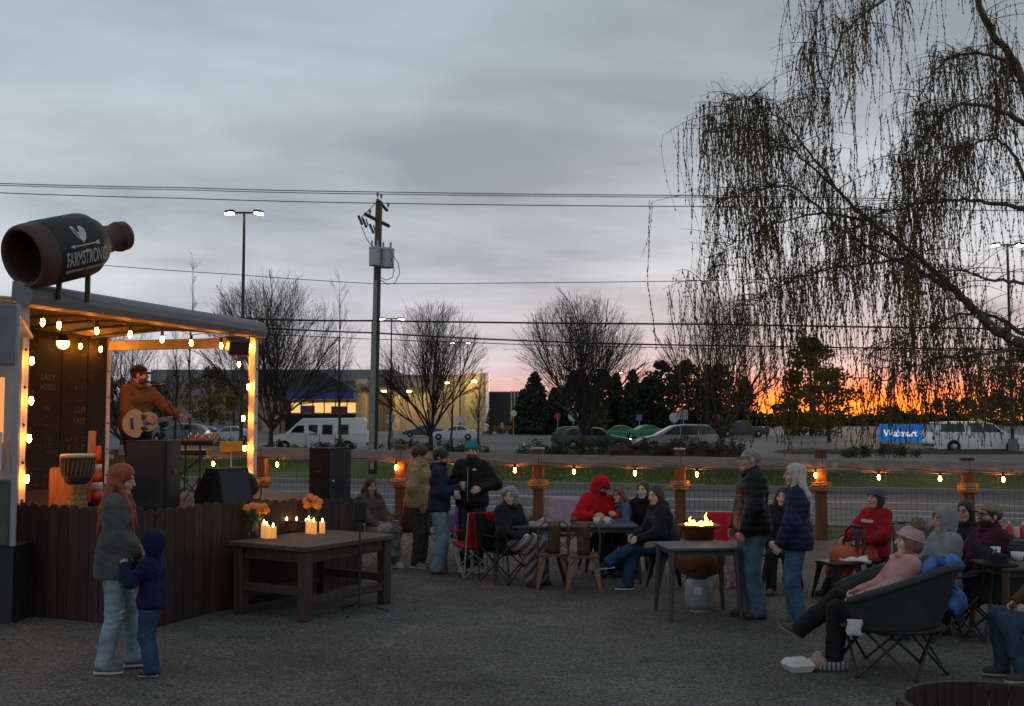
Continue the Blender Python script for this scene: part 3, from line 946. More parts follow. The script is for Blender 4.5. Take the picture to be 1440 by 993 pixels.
def supermarket():
    Y = 195.0; ppm = F_PX / Y
    X = lambda px: (px - 720) / ppm
    Z = lambda py: CAM_H + (590 - py) / ppm
    t = thing('supermarket', 'big low supermarket with lit gabled entrance and warm stone walls', 'building', (X(455), Y, 0.05))
    ox, oy = X(455), Y

    def part(nm, px0, px1, py0, py1, y0, y1, m, parent=t):
        mb = MB(); z0 = Z(py1) if py1 is not None else -.05; z1 = Z(py0)
        mb.box(((X(px0) + X(px1)) / 2 - ox, (y0 + y1) / 2, (z0 + z1) / 2), (X(px1) - X(px0), y1 - y0, z1 - z0))
        return obj(nm, mb, m, parent)
    part('wall', 190, 552, 536, None, 0, 40, mat('brown_stucco', (.22, .185, .15), .9, var=.2, scale=.5))
    part('roof_parapet', 196, 548, 518, 536, 6, 38, M_GREYCLAD)
    part('wall', 552, 676, 531, None, -3, 38, M_STUCCO)
    part('parapet_cap', 550, 678, 528.5, 531, -3.3, 38.2, M_GREYCLAD)
    part('canopy', 514, 600, 546, 553, -5.5, -3, M_DARKROOF)
    for a, b, tp in ((378, 404, 540), (506, 520, 535), (556, 566, 545), (596, 606, 548), (655, 681, 527)):
        part('stone_pier', a, b, tp, None, -5.0 if a < 550 else -4.2, -2.9 if a > 550 else .5, M_STONE)
    part('corner_column', 681, 688, 526, None, -3.6, 0, M_WHITE)
    # gabled porch
    mb = MB(); poly = [(X(404) - ox, Z(553)), (X(512) - ox, Z(553)), (X(500) - ox, Z(545)), (X(458) - ox, Z(523)), (X(416) - ox, Z(545))]
    Mr = np.array(((1, 0, 0), (0, 0, -1), (0, 1, 0)), float)
    mb.prism(poly, 0.2, 9.0, Mr); obj('gable', mb, M_DARKROOF, t)
    part('sign_band', 408, 508, 553, 563, -8.9, -1, M_BLUEBAND)
    glow = emission('store_light', (1.0, 0.58, 0.19), 1.05)
    for i in range(6):
        part('shop_window', 411 + i * 15.9, 411 + i * 15.9 + 15.0, 567, 581, -1.2, -1.0, glow)
    for i in range(7): part('window_mullion', 409.6 + i * 15.9, 411 + i * 15.9, 563, 583, -1.35, -.9, M_BLACK)
    part('entrance_wall', 408, 508, 583, None, -1.3, 1, M_DARKPANEL)
    part('shelf_goods', 425, 445, 571, 582, -1.5, -1.4, mat('goods', (.25, .2, .4), .6, var=.5, scale=3))
    part('shelf_goods', 468, 490, 572, 582, -1.5, -1.4, mat('goods2', (.4, .12, .08), .6, var=.5, scale=3))
    # loading wing
    part('wing_wall', 686, 740, 551, None, 1, 30, mat('wing', (.20, .18, .155), .85, var=.15))
    part('dock_panel', 690, 717, 552.5, 597, .6, 1.0, M_DARKPANEL)
    for px in (718, 722.5, 727, 731.5, 736): part('pilaster', px, px + 2, 550, None, .3, 1.0, M_STUCCO)
    for px in (688, 706, 737):
        mb = MB(); mb.tube([(X(px) - ox, -1.5, 0), (X(px) - ox, -1.5, 1.5)], .25, 8); obj('bollard', mb, mat('yellow_paint', (.65, .33, .02), .6), t)
    for px, py in ((545, 552), (580, 552), (630, 540), (668, 538)):
        mb = MB(); mb.box((X(px) - ox, -5.9 if px < 600 else -4.8, Z(py)), (.9, .5, .3)); l = obj('wall_lamp', mb, emission('wall_lamp_glow', (1, .72, .25), 14), t)
        ld = bpy.data.lights.new('wall_lamp_light', 'POINT'); ld.energy = 480; ld.color = (1, .66, .22); ld.shadow_soft_size = .4
        lo = bpy.data.objects.new('wall_lamp_light', ld); COL.objects.link(lo); lo.parent = t
        lo.location = (X(px) - ox, -7.0, Z(py) - .9)


supermarket()

M_LAMP = emission('lamp_glow', (1.0, 0.86, 0.50), 26.0)


def lot_lamp(label, px, top, Y, arms=True, span=24):
    ppm = F_PX / Y; H = CAM_H + (590 - top) / ppm; x = (px - 720) / ppm; w = span / ppm
    t = thing('parking_lamp', label, 'lamp', (x, Y, .05), 0, 'tall car park lamps')
    mb = MB(); mb.tube([(0, 0, 0), (0, 0, .9)], .26, 12); obj('base', mb, M_KERB, t)
    mb = MB(); mb.tube([(0, 0, .9), (0, 0, H)], [.11, .07], 10); obj('pole', mb, M_BLACK, t)
    mb = MB(); mb.box((0, 0, H - .05), (w * 1.1, .09, .09)); obj('arm', mb, M_BLACK, t)
    for s in (-1, 1):
        mb = MB(); mb.box((s * w * .78, 0, H), (w * .55, .42, .16), roty(s * .12), .05); h = obj('lamp_head', mb, M_BLACK, t)
        mb = MB(); mb.box((s * w * .80, -.02, H - .10), (w * .42, .36, .07), roty(s * .12)); obj('lens', mb, M_LAMP, h)


lot_lamp('tall twin-headed lamp rising over the stage awning', 340, 297, 58, span=26)
lot_lamp('twin-headed lamp right of the utility pole', 550, 448, 112, span=17)
lot_lamp('far twin-headed lamp over the second bare tree', 647, 482, 165, span=14)
lot_lamp('twin-headed lamp behind the birch at the right edge', 1422, 343, 66, span=22)
lot_lamp('far small lamp above the conifer row', 880, 524, 230, span=8)
lot_lamp('far small lamp seen through the birch strands', 1212, 492, 200, span=8)


def utility_pole():
    Y = 40.0; b = D(524, 671, Y); ppm = F_PX / Y
    t = thing('utility_pole', 'leaning brown utility pole with two grey transformers and crossarms', 'utility pole', (b[0], Y, .1))
    W = lambda px, py, dy=0: D(px, py, Y + dy) - np.array((b[0], Y, .1))
    top = W(533, 283)
    mb = MB(); mb.tube([(0, 0, 0), top * .5, top], [.16, .145, .125], 12); obj('shaft', mb, wood('pole', (.085, .06, .042)), t, True)
    mb = MB(); mb.tube([W(523, 660, -.2), W(528, 395, -.2)], .07, 8); mb.tube([W(519.5, 640, -.12), W(524, 450, -.12)], .035, 8)
    obj('conduit', mb, mat('conduit', (.22, .24, .25), .6, var=.15), t)
    wd = wood('crossarm', (.11, .065, .035))
    for p0, p1 in (((531, 281), (544, 296)), ((513, 301), (547, 318))):
        a = W(*p0, -.75 if p0[0] < 520 else -.2); c = W(*p1, .6); mb = MB(); mb.tube([a, c], .075, 4); obj('crossarm', mb, wd, t)
    for (cx, cy, r, h, dy) in ((527, 361, .21, .68, -.35), (544, 363.5, .27, .70, .05)):
        c = W(cx, cy, dy); mb = MB()
        mb.lathe([(r * .9, -h / 2), (r, -h / 2 + .03), (r, h / 2 - .05), (r * 1.05, h / 2 - .05), (r * 1.05, h / 2), (r * .5, h / 2 + .05)], 18, None, c)
        tr = obj('transformer', mb, mat('transformer_paint', (.42, .45, .46), .5, var=.1), t)
        for s in (-.5, .5):
            mb = MB(); mb.lathe([(.03, 0), (.045, .05), (.03, .1), (.045, .15), (.02, .22)], 8, None, c + (s * r, 0, h / 2 + .04)); obj('bushing', mb, M_GREYMETAL, tr)
    mb = MB(); mb.box(W(536, 372, -.05), (.3, .2, .22)); obj('bracket', mb, M_GREYMETAL, t)
    for px, py in ((531, 274), (536, 276), (546, 288), (520, 298)):
        mb = MB(); mb.lathe([(.02, -.1), (.05, 0), (.06, .04), (.03, .09)], 8, None, W(px, py)); obj('insulator', mb, M_GREYMETAL, t)
    for px, py in ((507, 310), (513, 314), (523, 322)):
        mb = MB(); c = W(px, py, -.4); mb.tube([c + (-.08, 0, .18), c + (.06, 0, -.16)], .05, 6); mb.tube([c + (.05, 0, .15), c + (.12, 0, -.1)], .025, 6); obj('fuse_cutout', mb, M_BLACK, t)
    for pts in (((548, 352), (560, 370), (562, 385), (555, 398), (545, 400), (532, 392)), ((550, 362), (554, 380), (552, 390), (543, 394), (530, 388)),
                ((531, 283), (518, 296), (508, 306)), ((508, 318), (515, 335), (522, 345))):
        mb = MB(); mb.tube([W(*p, -.25) for p in pts], .015, 5); obj('jumper_wire', mb, M_BLACK, t)


utility_pole()
mw = mat('wire', (.02, .02, .022), .8, var=0)
for i, (pts, Y, r, lab) in enumerate((
        ([(-30, 257), (260, 264), (531, 270), (1000, 275), (1500, 282)], 40, .017, 'topmost thin overhead wire crossing the sky'),
        ([(-30, 259.5), (260, 267), (536, 273), (1000, 277.5), (1500, 285)], 40.3, .015, 'thin overhead wire just below the topmost one'),
        ([(-30, 270), (260, 279), (546, 286), (1000, 290.5), (1500, 297)], 40.6, .017, 'third overhead wire, on the upper crossarm'),
        ([(120, 371), (330, 386), (527, 399), (980, 395), (1500, 380)], 40, .013, 'faint overhead wire below the transformers'),
        ([(200, 440), (370, 449), (523, 451), (1000, 456), (1500, 463)], 39.8, .034, 'thick overhead cable above the bare trees'),
        ([(200, 452), (370, 461), (523, 468), (760, 480), (1000, 486), (1500, 492)], 39.8, .030, 'second thick overhead cable through the tree crowns'),
        ([(200, 462), (370, 470), (523, 477), (760, 485.5), (1000, 490), (1500, 495)], 40.1, .014, 'thin wire under the second thick cable'))):
    P = [D(px, py, Y) for px, py in pts]; k = len(P); Q = []
    for j in range(k - 1):
        for u in np.linspace(0, 1, 9)[:-1]:
            sag = 4 * u * (1 - u) * .02; Q.append(P[j] * (1 - u) + P[j + 1] * u - np.array((0, 0, sag if i < 6 else 0)))
    Q.append(P[-1]); mb = MB(); mb.tube(Q, r, 5)
    tag(obj('overhead_wire', mb, mw), lab, 'wire', 'overhead wires')


# ------------------------------------------------------------------ vehicles
SHAPES = {
    'sedan': dict(st=[(0, .62), (.06, .72), (.7, .84), (1.35, .93), (2.05, 1.36), (2.6, 1.45), (3.2, 1.41), (4.0, 1.06), (4.55, 1.0), (4.7, .66)], belt=.93, W=1.8, wh=(.85, 3.75), r=.33,
                  side=[[(1.62, .97), (2.1, 1.32), (2.62, 1.40), (2.62, .97)], [(2.70, .97), (2.70, 1.40), (3.2, 1.36), (3.72, 1.02)]], ws=(3, 4), rw=(6, 7)),
    'wagon': dict(st=[(0, .62), (.06, .74), (.8, .90), (1.3, .98), (2.0, 1.46), (2.7, 1.55), (3.9, 1.50), (4.35, 1.38), (4.72, .98), (4.8, .66)], belt=.97, W=1.84, wh=(.88, 3.85), r=.35,
                  side=[[(1.55, 1.01), (2.05, 1.40), (2.6, 1.48), (2.6, 1.01)], [(2.68, 1.01), (2.68, 1.49), (3.4, 1.46), (3.4, 1.01)], [(3.48, 1.01), (3.48, 1.45), (3.95, 1.41), (4.3, 1.04)]], ws=(3, 4), rw=(7, 8)),
    'minivan': dict(st=[(0, .62), (.05, .80), (.7, 1.0), (1.05, 1.07), (2.15, 1.66), (2.9, 1.76), (4.3, 1.73), (4.78, 1.60), (5.08, 1.0), (5.14, .62)], belt=1.06, W=1.98, wh=(.95, 4.05), r=.36,
                    side=[[(1.45, 1.10), (2.2, 1.58), (2.55, 1.66), (2.55, 1.10)], [(2.63, 1.10), (2.63, 1.66), (3.65, 1.66), (3.65, 1.10)], [(3.73, 1.10), (3.73, 1.66), (4.45, 1.60), (4.82, 1.16)]], ws=(3, 4), rw=(7, 8)),
    'van': dict(st=[(0, .70), (.04, 1.0), (.9, 1.13), (1.1, 1.18), (1.75, 1.80), (2.15, 2.12), (5.95, 2.16), (6.15, 1.95), (6.22, 1.3), (6.24, .7)], belt=1.18, W=2.02, wh=(1.05, 5.0), r=.37,
                side=[[(1.35, 1.22), (1.80, 1.66), (2.25, 1.68), (2.25, 1.22)], [(2.55, 1.1), (2.55, 1.72), (3.1, 1.72), (3.1, 1.1)], [(3.4, 1.1), (3.4, 1.72), (4.05, 1.72), (4.05, 1.1)], [(4.4, 1.1), (4.4, 1.72), (5.05, 1.72), (5.05, 1.1)]], ws=(3, 4), rw=(7, 8)),
    'pickup': dict(st=[(0, .75), (.05, 1.05), (.9, 1.18), (1.35, 1.22), (2.0, 1.80), (2.6, 1.92), (3.6, 1.88), (3.85, 1.24), (5.7, 1.22), (5.78, .75)], belt=1.22, W=2.0, wh=(1.0, 4.55), r=.41,
                   side=[[(1.62, 1.27), (2.05, 1.74), (2.65, 1.84), (2.65, 1.27)], [(2.75, 1.27), (2.75, 1.84), (3.5, 1.80), (3.66, 1.27)]], ws=(3, 4), rw=(6, 7)),
}
SHAPES['canopy_truck'] = dict(st=[(0, .75), (.05, 1.05), (.9, 1.18), (1.35, 1.22), (2.0, 1.80), (2.6, 1.95), (3.7, 1.93), (5.4, 1.90), (5.66, 1.24), (5.78, .75)], belt=1.22, W=2.0, wh=(1.0, 4.55), r=.41,
    side=[[(1.62, 1.27), (2.05, 1.74), (2.65, 1.84), (2.65, 1.27)], [(2.75, 1.27), (2.75, 1.84), (3.5, 1.82), (3.5, 1.27)], [(3.85, 1.30), (3.85, 1.80), (5.2, 1.78), (5.35, 1.30)]], ws=(3, 4), rw=(7, 8))


def vehicle(name, label, cat, shape, px, py, yaw, col, scale=1.0, lights=False, group='vehicles in the car park', tint=M_GLASS):
    """px, py: ground point of the middle; yaw 0 = nose to the left"""
    S_ = SHAPES[shape]; st = S_['st']; belt = S_['belt']; W = S_['W']; L_ = st[-1][0]; g = G(px, py, .05)
    t = thing(name, label, cat, g, yaw, group)
    paint = mat('car_' + '_'.join('%.2f' % c for c in col), col, 0.28, var=0.03, spec=0.6)
    xs = np.array([s[0] for s in st]); zs = np.array([s[1] for s in st])
    ztop = lambda x: float(np.interp(x, xs, zs))

    def side_y(x, z):
        zt = ztop(x); w = W / 2 * (1 - .10 * (abs(x / L_ - .5) * 2) ** 4)
        if z <= belt or zt <= belt + .02: return w * (.94 + .06 * min(1, z / .6))
        return w * (1 - .20 * (z - belt) / .55)
    C = lambda x, y, z: ((x - L_ / 2) * scale, y * scale, z * scale)
    rows = []
    for x, zt in st:
        zb = .26 if .1 < x < L_ - .1 else .36; b = min(belt, zt)
        q = [(side_y(x, .3), zb), (side_y(x, .6), min(.6, b * .9)), (side_y(x, b - .01), b), (side_y(x, zt) if zt > belt else side_y(x, b) * .93, max(zt - .03, b)), (0.0 if False else side_y(x, zt) * .8, zt)]
        rows.append([(x, y, z) for y, z in q] + [(x, -y, z) for y, z in reversed(q)])
    n = len(rows[0]); mb = MB(); v = [C(*p) for r_ in rows for p in r_]; f = []
    for i in range(len(rows) - 1):
        for j in range(n):
            k = (j + 1) % n; f.append((i * n + j, (i + 1) * n + j, (i + 1) * n + k, i * n + k))
    f.append(tuple(range(n))); f.append(tuple(range((len(rows) - 1) * n + n - 1, (len(rows) - 1) * n - 1, -1)))
    mb.add(v, f); obj('body', mb, paint, t)
    for sgn in (-1, 1):
        for pl in S_['side']:
            mb = MB(); a = [C(x, sgn * (side_y(x, z) + .008), z) for x, z in pl]; b = [C(x, sgn * (side_y(x, z) - .03), z) for x, z in pl]; k = len(pl)
            mb.add(a + b, [tuple(range(k)), tuple(range(2 * k - 1, k - 1, -1))] + [(i, (i + 1) % k, k + (i + 1) % k, k + i) for i in range(k)])
            obj('side_window', mb, tint, t)
        for wx in S_['wh']:
            r = S_['r'] * scale; c = C(wx, sgn * (W / 2 - .10), 0); Mx = rotx(pi / 2)
            mb = MB(); mb.lathe([(r * .62, -.11), (r * .95, -.115), (r, -.08), (r, .08), (r * .95, .115), (r * .62, .11)], 18, Mx, (c[0], c[1], r)); w = obj('wheel', mb, M_TYRE, t)
            mb = MB(); mb.lathe([(r * .2, -.125), (r * .6, -.10), (r * .6, .10), (r * .2, .125)], 12, Mx, (c[0], c[1], r)); obj('rim', mb, M_RIM, w)
        mb = MB(); mb.box(C(.10, sgn * W * .36, .70), (.1 * scale, .34 * scale, .15 * scale), None, .03)
        obj('headlight', mb, emission('headlight_on', (1, .9, .7), 8) if lights else M_CHROME, t)
        mb = MB(); mb.box(C(L_ - .06, sgn * W * .38, .90), (.08 * scale, .26 * scale, .2 * scale), None, .02); obj('taillight', mb, mat('taillight', (.25, .01, .01), .3, var=0), t)
        mb = MB(); mb.box(C(xs[3] + .35, sgn * (W / 2 + .07), belt + .06), (.12 * scale, .2 * scale, .14 * scale), None, .03); obj('mirror', mb, paint, t)
    for pl, pl2 in zip(S_['side'][:-1], S_['side'][1:]):
        x = (max(q[0] for q in pl) + min(q[0] for q in pl2)) / 2
        for sgn in (-1, 1):
            mb = MB(); mb.tube([C(x, sgn * (side_y(x, z) + .002), z) for z in (.32, .6, belt - .02)], .012, 4); obj('door_seam', mb, M_BLACK, t)
            mb = MB(); mb.box(C(x - .16, sgn * (side_y(x, .85) + .012), belt - .12), (.16 * scale, .03, .035), None, .008); obj('door_handle', mb, M_CHROME, t)
    for (i0, i1), nm in ((S_['ws'], 'windscreen'), (S_['rw'], 'rear_window')):
        (x0, z0), (x1, z1) = st[i0], st[i1]; mb = MB(); d = unit((-(z1 - z0), 0, x1 - x0)) * (.012)
        pts = []
        for u in (.1, .93):
            x = x0 + (x1 - x0) * u; z = z0 + (z1 - z0) * u; y = side_y(x, z) * .8
            pts += [(x, y), (z, 0)] and [(x + d[0], -y, z + d[2]), (x + d[0], y, z + d[2])]
        mb.add([C(*p) for p in pts], [(0, 1, 3, 2)]); obj(nm, mb, tint, t)
    mb = MB(); mb.box(C(.02, 0, .45), (.14 * scale, W * .92 * scale, .2 * scale), None, .05); obj('front_bumper', mb, mat('bumper', (.03, .03, .03), .6, var=.1), t)
    mb = MB(); mb.box(C(L_ - .02, 0, .5), (.14 * scale, W * .92 * scale, .2 * scale), None, .05); obj('rear_bumper', mb, MATS['bumper'], t)
    return t


vehicle('conversion_van', 'white high-top conversion van with three dark side windows', 'van', 'van', 449, 635, 0.05, (.82, .82, .82))
vehicle('minivan', 'silver grey minivan behind the mulch bed', 'minivan', 'minivan', 954, 636, 0, (.30, .32, .34))
vehicle('estate_car', 'dark grey estate car facing right with a lit headlight', 'car', 'wagon', 838, 633, pi - .12, (.06, .065, .075), lights=True)
vehicle('estate_car', 'dark estate car half hidden behind the other one', 'car', 'wagon', 820, 628, pi - .05, (.045, .05, .058))
vehicle('sedan', 'white sedan parked before the store', 'car', 'sedan', 638, 619, 0.05, (.62, .63, .65))
vehicle('sedan', 'blue grey sedan behind the white one', 'car', 'sedan', 595, 615, 0.05, (.05, .065, .10))
vehicle('pickup_truck', 'small dark pickup far off right of the fourth bare tree', 'pickup', 'pickup', 1044, 615, 0.0, (.05, .06, .07))
vehicle('canopied_truck', 'white crew-cab truck with canopy behind the birch strands', 'truck', 'canopy_truck', 1371, 637, pi, (.78, .78, .78))
vehicle('sedan', 'bright green car behind the estate cars', 'car', 'sedan', 868, 617, 0.0, (.02, .26, .09))
vehicle('sedan', 'second bright green car left of the minivan', 'car', 'sedan', 905, 616, 0.3, (.02, .24, .085))
vehicle('estate_car', 'grey car seen through the stage behind the guitar neck', 'car', 'wagon', 252, 622, 0.0, (.14, .16, .19), scale=1.1)
vehicle('sedan', 'blue car at the right end of the grey one behind the stage', 'car', 'sedan', 282, 619, 0.0, (.03, .07, .26))
vehicle('sedan', 'white car seen through the stage beside its right post', 'car', 'sedan', 322, 622, 0.05, (.5, .5, .5))


# ------------------------------------------------------------------ signs in the car park
def flat_text(parent, body, size, m, loc, name='lettering', bold=0.0, ext=.01, M=None, space=1.0):
    me = text_mesh(body, size, ext, bold=bold, space=space)
    mesh_xform(me, np.array(((1, 0, 0), (0, 0, -1), (0, 1, 0)), float) if M is None else M, loc)
    return obj(name, me, m, parent)


Y = 78.0; c = D(1271, 609, Y)
t = thing('store_sign', 'blue roadside store sign with white lettering behind the birch', 'sign', (c[0], Y, .05))
ppm = F_PX / Y
mb = MB(); mb.box((0, 0, c[2] - .05), (68 / ppm, .35, 25 / ppm), None, .03)
obj('panel', mb, mat('sign_blue', (.004, .10, .34), .4, var=0, emit=(.004, .13, .44), es=.55), t)
flat_text(t, 'Walmart', .66, mat('sign_white', (.8, .8, .8), .5, var=0, emit=(1, 1, 1), es=.5), (-.30, -.19, c[2] - .08), bold=.014)
mb = MB()
for k in range(6):
    a = k * pi / 3; mb.box((1.36 + .16 * math.sin(a), -.19, c[2] - .02 + .16 * math.cos(a)), (.07, .03, .17), roty(a))
obj('emblem', mb, mat('spark_yellow', (.8, .45, .02), .5, var=0, emit=(1, .6, .05), es=.5), t); t.children[-1]['kind'] = 'stuff'
mb = MB(); mb.box((0, 0, (c[2] - 25 / ppm / 2) / 2 - .05), (62 / ppm, .3, max(.2, c[2] - 25 / ppm / 2 - .1))); obj('base', mb, M_STONE, t)


def small_sign(label, px, py, Y, shape, size, col, pole_col=M_GREYMETAL):
    c = D(px, py, Y); t = thing('traffic_sign', label, 'sign', (c[0], Y, .05), 0, 'traffic signs in the car park')
    mb = MB(); mb.tube([(0, 0.03, 0), (0, 0.03, c[2])], .035, 8); obj('post', mb, pole_col, t)
    mb = MB(); n = {'oct': 8, 'round': 20}.get(shape, 4)
    if n == 4: mb.box((0, 0, c[2]), (size, .03, size * 1.1), None, .01)
    else: mb.lathe([(size / 2, -.015), (size / 2, .015)], n, rotx(pi / 2) @ rotz(pi / 8), (0, 0, c[2]))
    obj('panel', mb, mat('sgn_%s' % label[:12], col, .5, var=.05), t)


small_sign('grey back of an octagonal stop sign left of the minivan roof', 806, 586, 90, 'oct', .9, (.42, .44, .45))
small_sign('second grey octagonal sign back beside it', 948, 588, 90, 'oct', .85, (.42, .44, .45))
small_sign('square grey sign above the minivan', 961, 584, 110, 'sq', .9, (.30, .32, .33))
small_sign('round pale sign by the loading dock', 722, 582, 120, 'round', .7, (.6, .55, .35), mat('yellow_paint', (.65, .33, .02), .6))
small_sign('grey sign back between bare sapling and white sedan', 649, 590, 108, 'oct', .8, (.45, .47, .5))
small_sign('small white sign on the lamp post right of the utility pole', 549, 590, 100, 'sq', .75, (.5, .5, .5))
small_sign('small blue sign far right of the third bare tree', 899, 588, 140, 'sq', .7, (.05, .16, .4))
small_sign('small red sign right of the fourth bare tree trunk', 1011, 588, 120, 'oct', .8, (.35, .03, .03))
small_sign('red sign left of the third bare tree trunk', 784, 586, 130, 'oct', .8, (.3, .03, .03))

# ================================================================== people: bodies and clothes grown from rounded shapes
def smooth_field(prims, h, k=0.03, disp=None, pad=0.05):
    lo = np.full(3, 1e9); hi = -lo
    for p in prims:
        if p.get('neg'): continue
        a, b = p['bb']; lo = np.minimum(lo, a); hi = np.maximum(hi, b)
    lo = lo - pad; hi = hi + pad
    dim = np.ceil((hi - lo) / h).astype(int) + 1
    F = np.full(dim, 0.2, np.float32)
    ax = [lo[i] + h * np.arange(dim[i]) for i in range(3)]
    for p in sorted(prims, key=lambda q: bool(q.get('neg'))):
        a, b = p['bb']; i0 = np.maximum(np.floor((a - pad - lo) / h).astype(int), 0); i1 = np.minimum(np.ceil((b + pad - lo) / h).astype(int) + 1, dim)
        if np.any(i1 <= i0): continue
        X, Y, Z = np.meshgrid(ax[0][i0[0]:i1[0]], ax[1][i0[1]:i1[1]], ax[2][i0[2]:i1[2]], indexing='ij')
        d = p['fn'](X, Y, Z).astype(np.float32); sl = tuple(slice(i0[i], i1[i]) for i in range(3)); f = F[sl]
        if p.get('neg'): F[sl] = np.maximum(f, -d)
        else:
            kk = p.get('k', k); F[sl] = np.minimum(f, d) - np.maximum(kk - np.abs(f - d), 0) ** 2 / (4 * kk)
    if disp is not None:
        X, Y, Z = np.meshgrid(*ax, indexing='ij'); F = F + disp(X, Y, Z).astype(np.float32)
    F[0] = F[-1] = .2; F[:, 0] = F[:, -1] = .2; F[:, :, 0] = F[:, :, -1] = .2
    return F, lo


def surface(F, lo, h):
    S_ = F < 0; nx, ny, nz = F.shape
    C = {}
    acc = np.zeros((nx - 1, ny - 1, nz - 1, 3), np.float32); cnt = np.zeros((nx - 1, ny - 1, nz - 1), np.float32)
    def sub(A, o): return A[o[0]:nx - 1 + o[0], o[1]:ny - 1 + o[1], o[2]:nz - 1 + o[2]]
    for axis in range(3):
        o1 = [a for a in range(3) if a != axis]
        for u in (0, 1):
            for v in (0, 1):
                c0 = [0, 0, 0]; c0[o1[0]] = u; c0[o1[1]] = v; c1 = list(c0); c1[axis] = 1
                f0, f1 = sub(F, c0), sub(F, c1); m = sub(S_, c0) != sub(S_, c1)
                t = np.where(m, f0 / np.where(np.abs(f0 - f1) < 1e-9, 1, f0 - f1), 0)
                for a in range(3):
                    acc[..., a] += np.where(m, t if a == axis else float(c0[a]), 0)
                cnt += m
    act = cnt > 0; idx = np.full(act.shape, -1, np.int64); idx[act] = np.arange(act.sum())
    ijk = np.argwhere(act); V = lo + h * (ijk + acc[act] / cnt[act][:, None])
    Q = []
    for axis in range(3):
        o1 = [a for a in range(3) if a != axis]; n = [nx, ny, nz]
        sl0 = [slice(1, -1)] * 3; sl0[axis] = slice(0, n[axis] - 1); sl1 = [slice(1, -1)] * 3; sl1[axis] = slice(1, n[axis])
        s0, s1 = S_[tuple(sl0)], S_[tuple(sl1)]; e = np.argwhere(s0 != s1)
        if not len(e): continue
        flip = s0[tuple(e.T)]; e = e + 1; e[:, axis] -= 1
        def cell(da, db):
            c = e.copy(); c[:, o1[0]] -= da; c[:, o1[1]] -= db; return idx[tuple(c.T)]
        q = np.stack([cell(1, 1), cell(0, 1), cell(0, 0), cell(1, 0)], 1)
        if axis == 1: flip = ~flip
        q[~flip] = q[~flip][:, ::-1]; Q.append(q)
    return V, np.concatenate(Q)


def cap(a, b, ra, rb=None, **kw):
    a = np.asarray(a, float); b = np.asarray(b, float); rb = ra if rb is None else rb
    ab = b - a; L2 = max(float(ab @ ab), 1e-9); m = max(ra, rb)

    def fn(X, Y, Z):
        t = np.clip(((X - a[0]) * ab[0] + (Y - a[1]) * ab[1] + (Z - a[2]) * ab[2]) / L2, 0, 1)
        return np.sqrt((X - a[0] - t * ab[0]) ** 2 + (Y - a[1] - t * ab[1]) ** 2 + (Z - a[2] - t * ab[2]) ** 2) - (ra + (rb - ra) * t)
    return dict(fn=fn, bb=(np.minimum(a, b) - m, np.maximum(a, b) + m), **kw)


def ellp(c, r, M=None, **kw):
    c = np.asarray(c, float); r = np.asarray(r, float); M = np.eye(3) if M is None else M; m = r.max()

    def fn(X, Y, Z):
        x, y, z = X - c[0], Y - c[1], Z - c[2]
        u = (M[0, 0] * x + M[1, 0] * y + M[2, 0] * z) / r[0]; v = (M[0, 1] * x + M[1, 1] * y + M[2, 1] * z) / r[1]; w = (M[0, 2] * x + M[1, 2] * y + M[2, 2] * z) / r[2]
        n = np.sqrt(u * u + v * v + w * w)
        g = np.sqrt((u / r[0]) ** 2 + (v / r[1]) ** 2 + (w / r[2]) ** 2)
        return n * (n - 1) / np.maximum(g, 1e-6)
    return dict(fn=fn, bb=(c - m, c + m), **kw)


def half(p, n, bbc, bbr):
    """half-space cutter: removes the side that n points to, near bbc"""
    p = np.asarray(p, float); n = unit(n); bbc = np.asarray(bbc, float)
    return dict(fn=lambda X, Y, Z: -((X - p[0]) * n[0] + (Y - p[1]) * n[1] + (Z - p[2]) * n[2]), bb=(bbc - bbr, bbc + bbr), neg=True)


def wrinkle(amp, s=1.0, seed=0):
    r = np.random.default_rng(seed); ks = r.normal(0, 1, (5, 3)); ks = ks / np.linalg.norm(ks, axis=1, keepdims=True) * np.array([[18], [26], [34], [45], [58]]) * s; ph = r.uniform(0, 6, 5)

    def fn(X, Y, Z):
        o = 0
        for (a, b, c), p in zip(ks[:3], ph): o = o + np.sin(a * X + b * Y + c * Z * .8 + p)
        for (a, b, c), p in zip(ks[3:], ph[3:]):      # sharper creases
            o = o + 1.5 * (.6 - np.abs(np.sin(.55 * (a * X + b * Y + 1.5 * c * Z) + p + 1.3 * np.sin(14 * s * Z + 9 * X + p))))
        return amp * o / 2.6
    return fn


def sdf_obj(name, prims, h, m, parent, k=.03, disp=None):
    F, lo = smooth_field(prims, h, k, disp); V, Q = surface(F, lo, h)
    return obj(name, np_mesh(name, V, Q, True), m, parent)


def ik(a, c, l1, l2, pole):
    a = np.asarray(a, float); c = np.asarray(c, float); d = c - a; L_ = np.linalg.norm(d)
    if L_ > (l1 + l2) * .995: c = a + d / L_ * (l1 + l2) * .995; d = c - a; L_ = np.linalg.norm(d)
    u = d / L_; x = (l1 * l1 - l2 * l2 + L_ * L_) / (2 * L_); hgt = math.sqrt(max(l1 * l1 - x * x, 0))
    p = np.asarray(pole, float); p = p - u * (p @ u); p = unit(p)
    return a + u * x + p * hgt, c


SKIN = lambda key='fair': mat('skin_' + key, {'fair': (.50, .29, .21), 'pale': (.58, .37, .29), 'tan': (.36, .20, .135), 'ruddy': (.47, .24, .17)}[key], .55, var=.08, scale=14)
PERSON_N = [0]


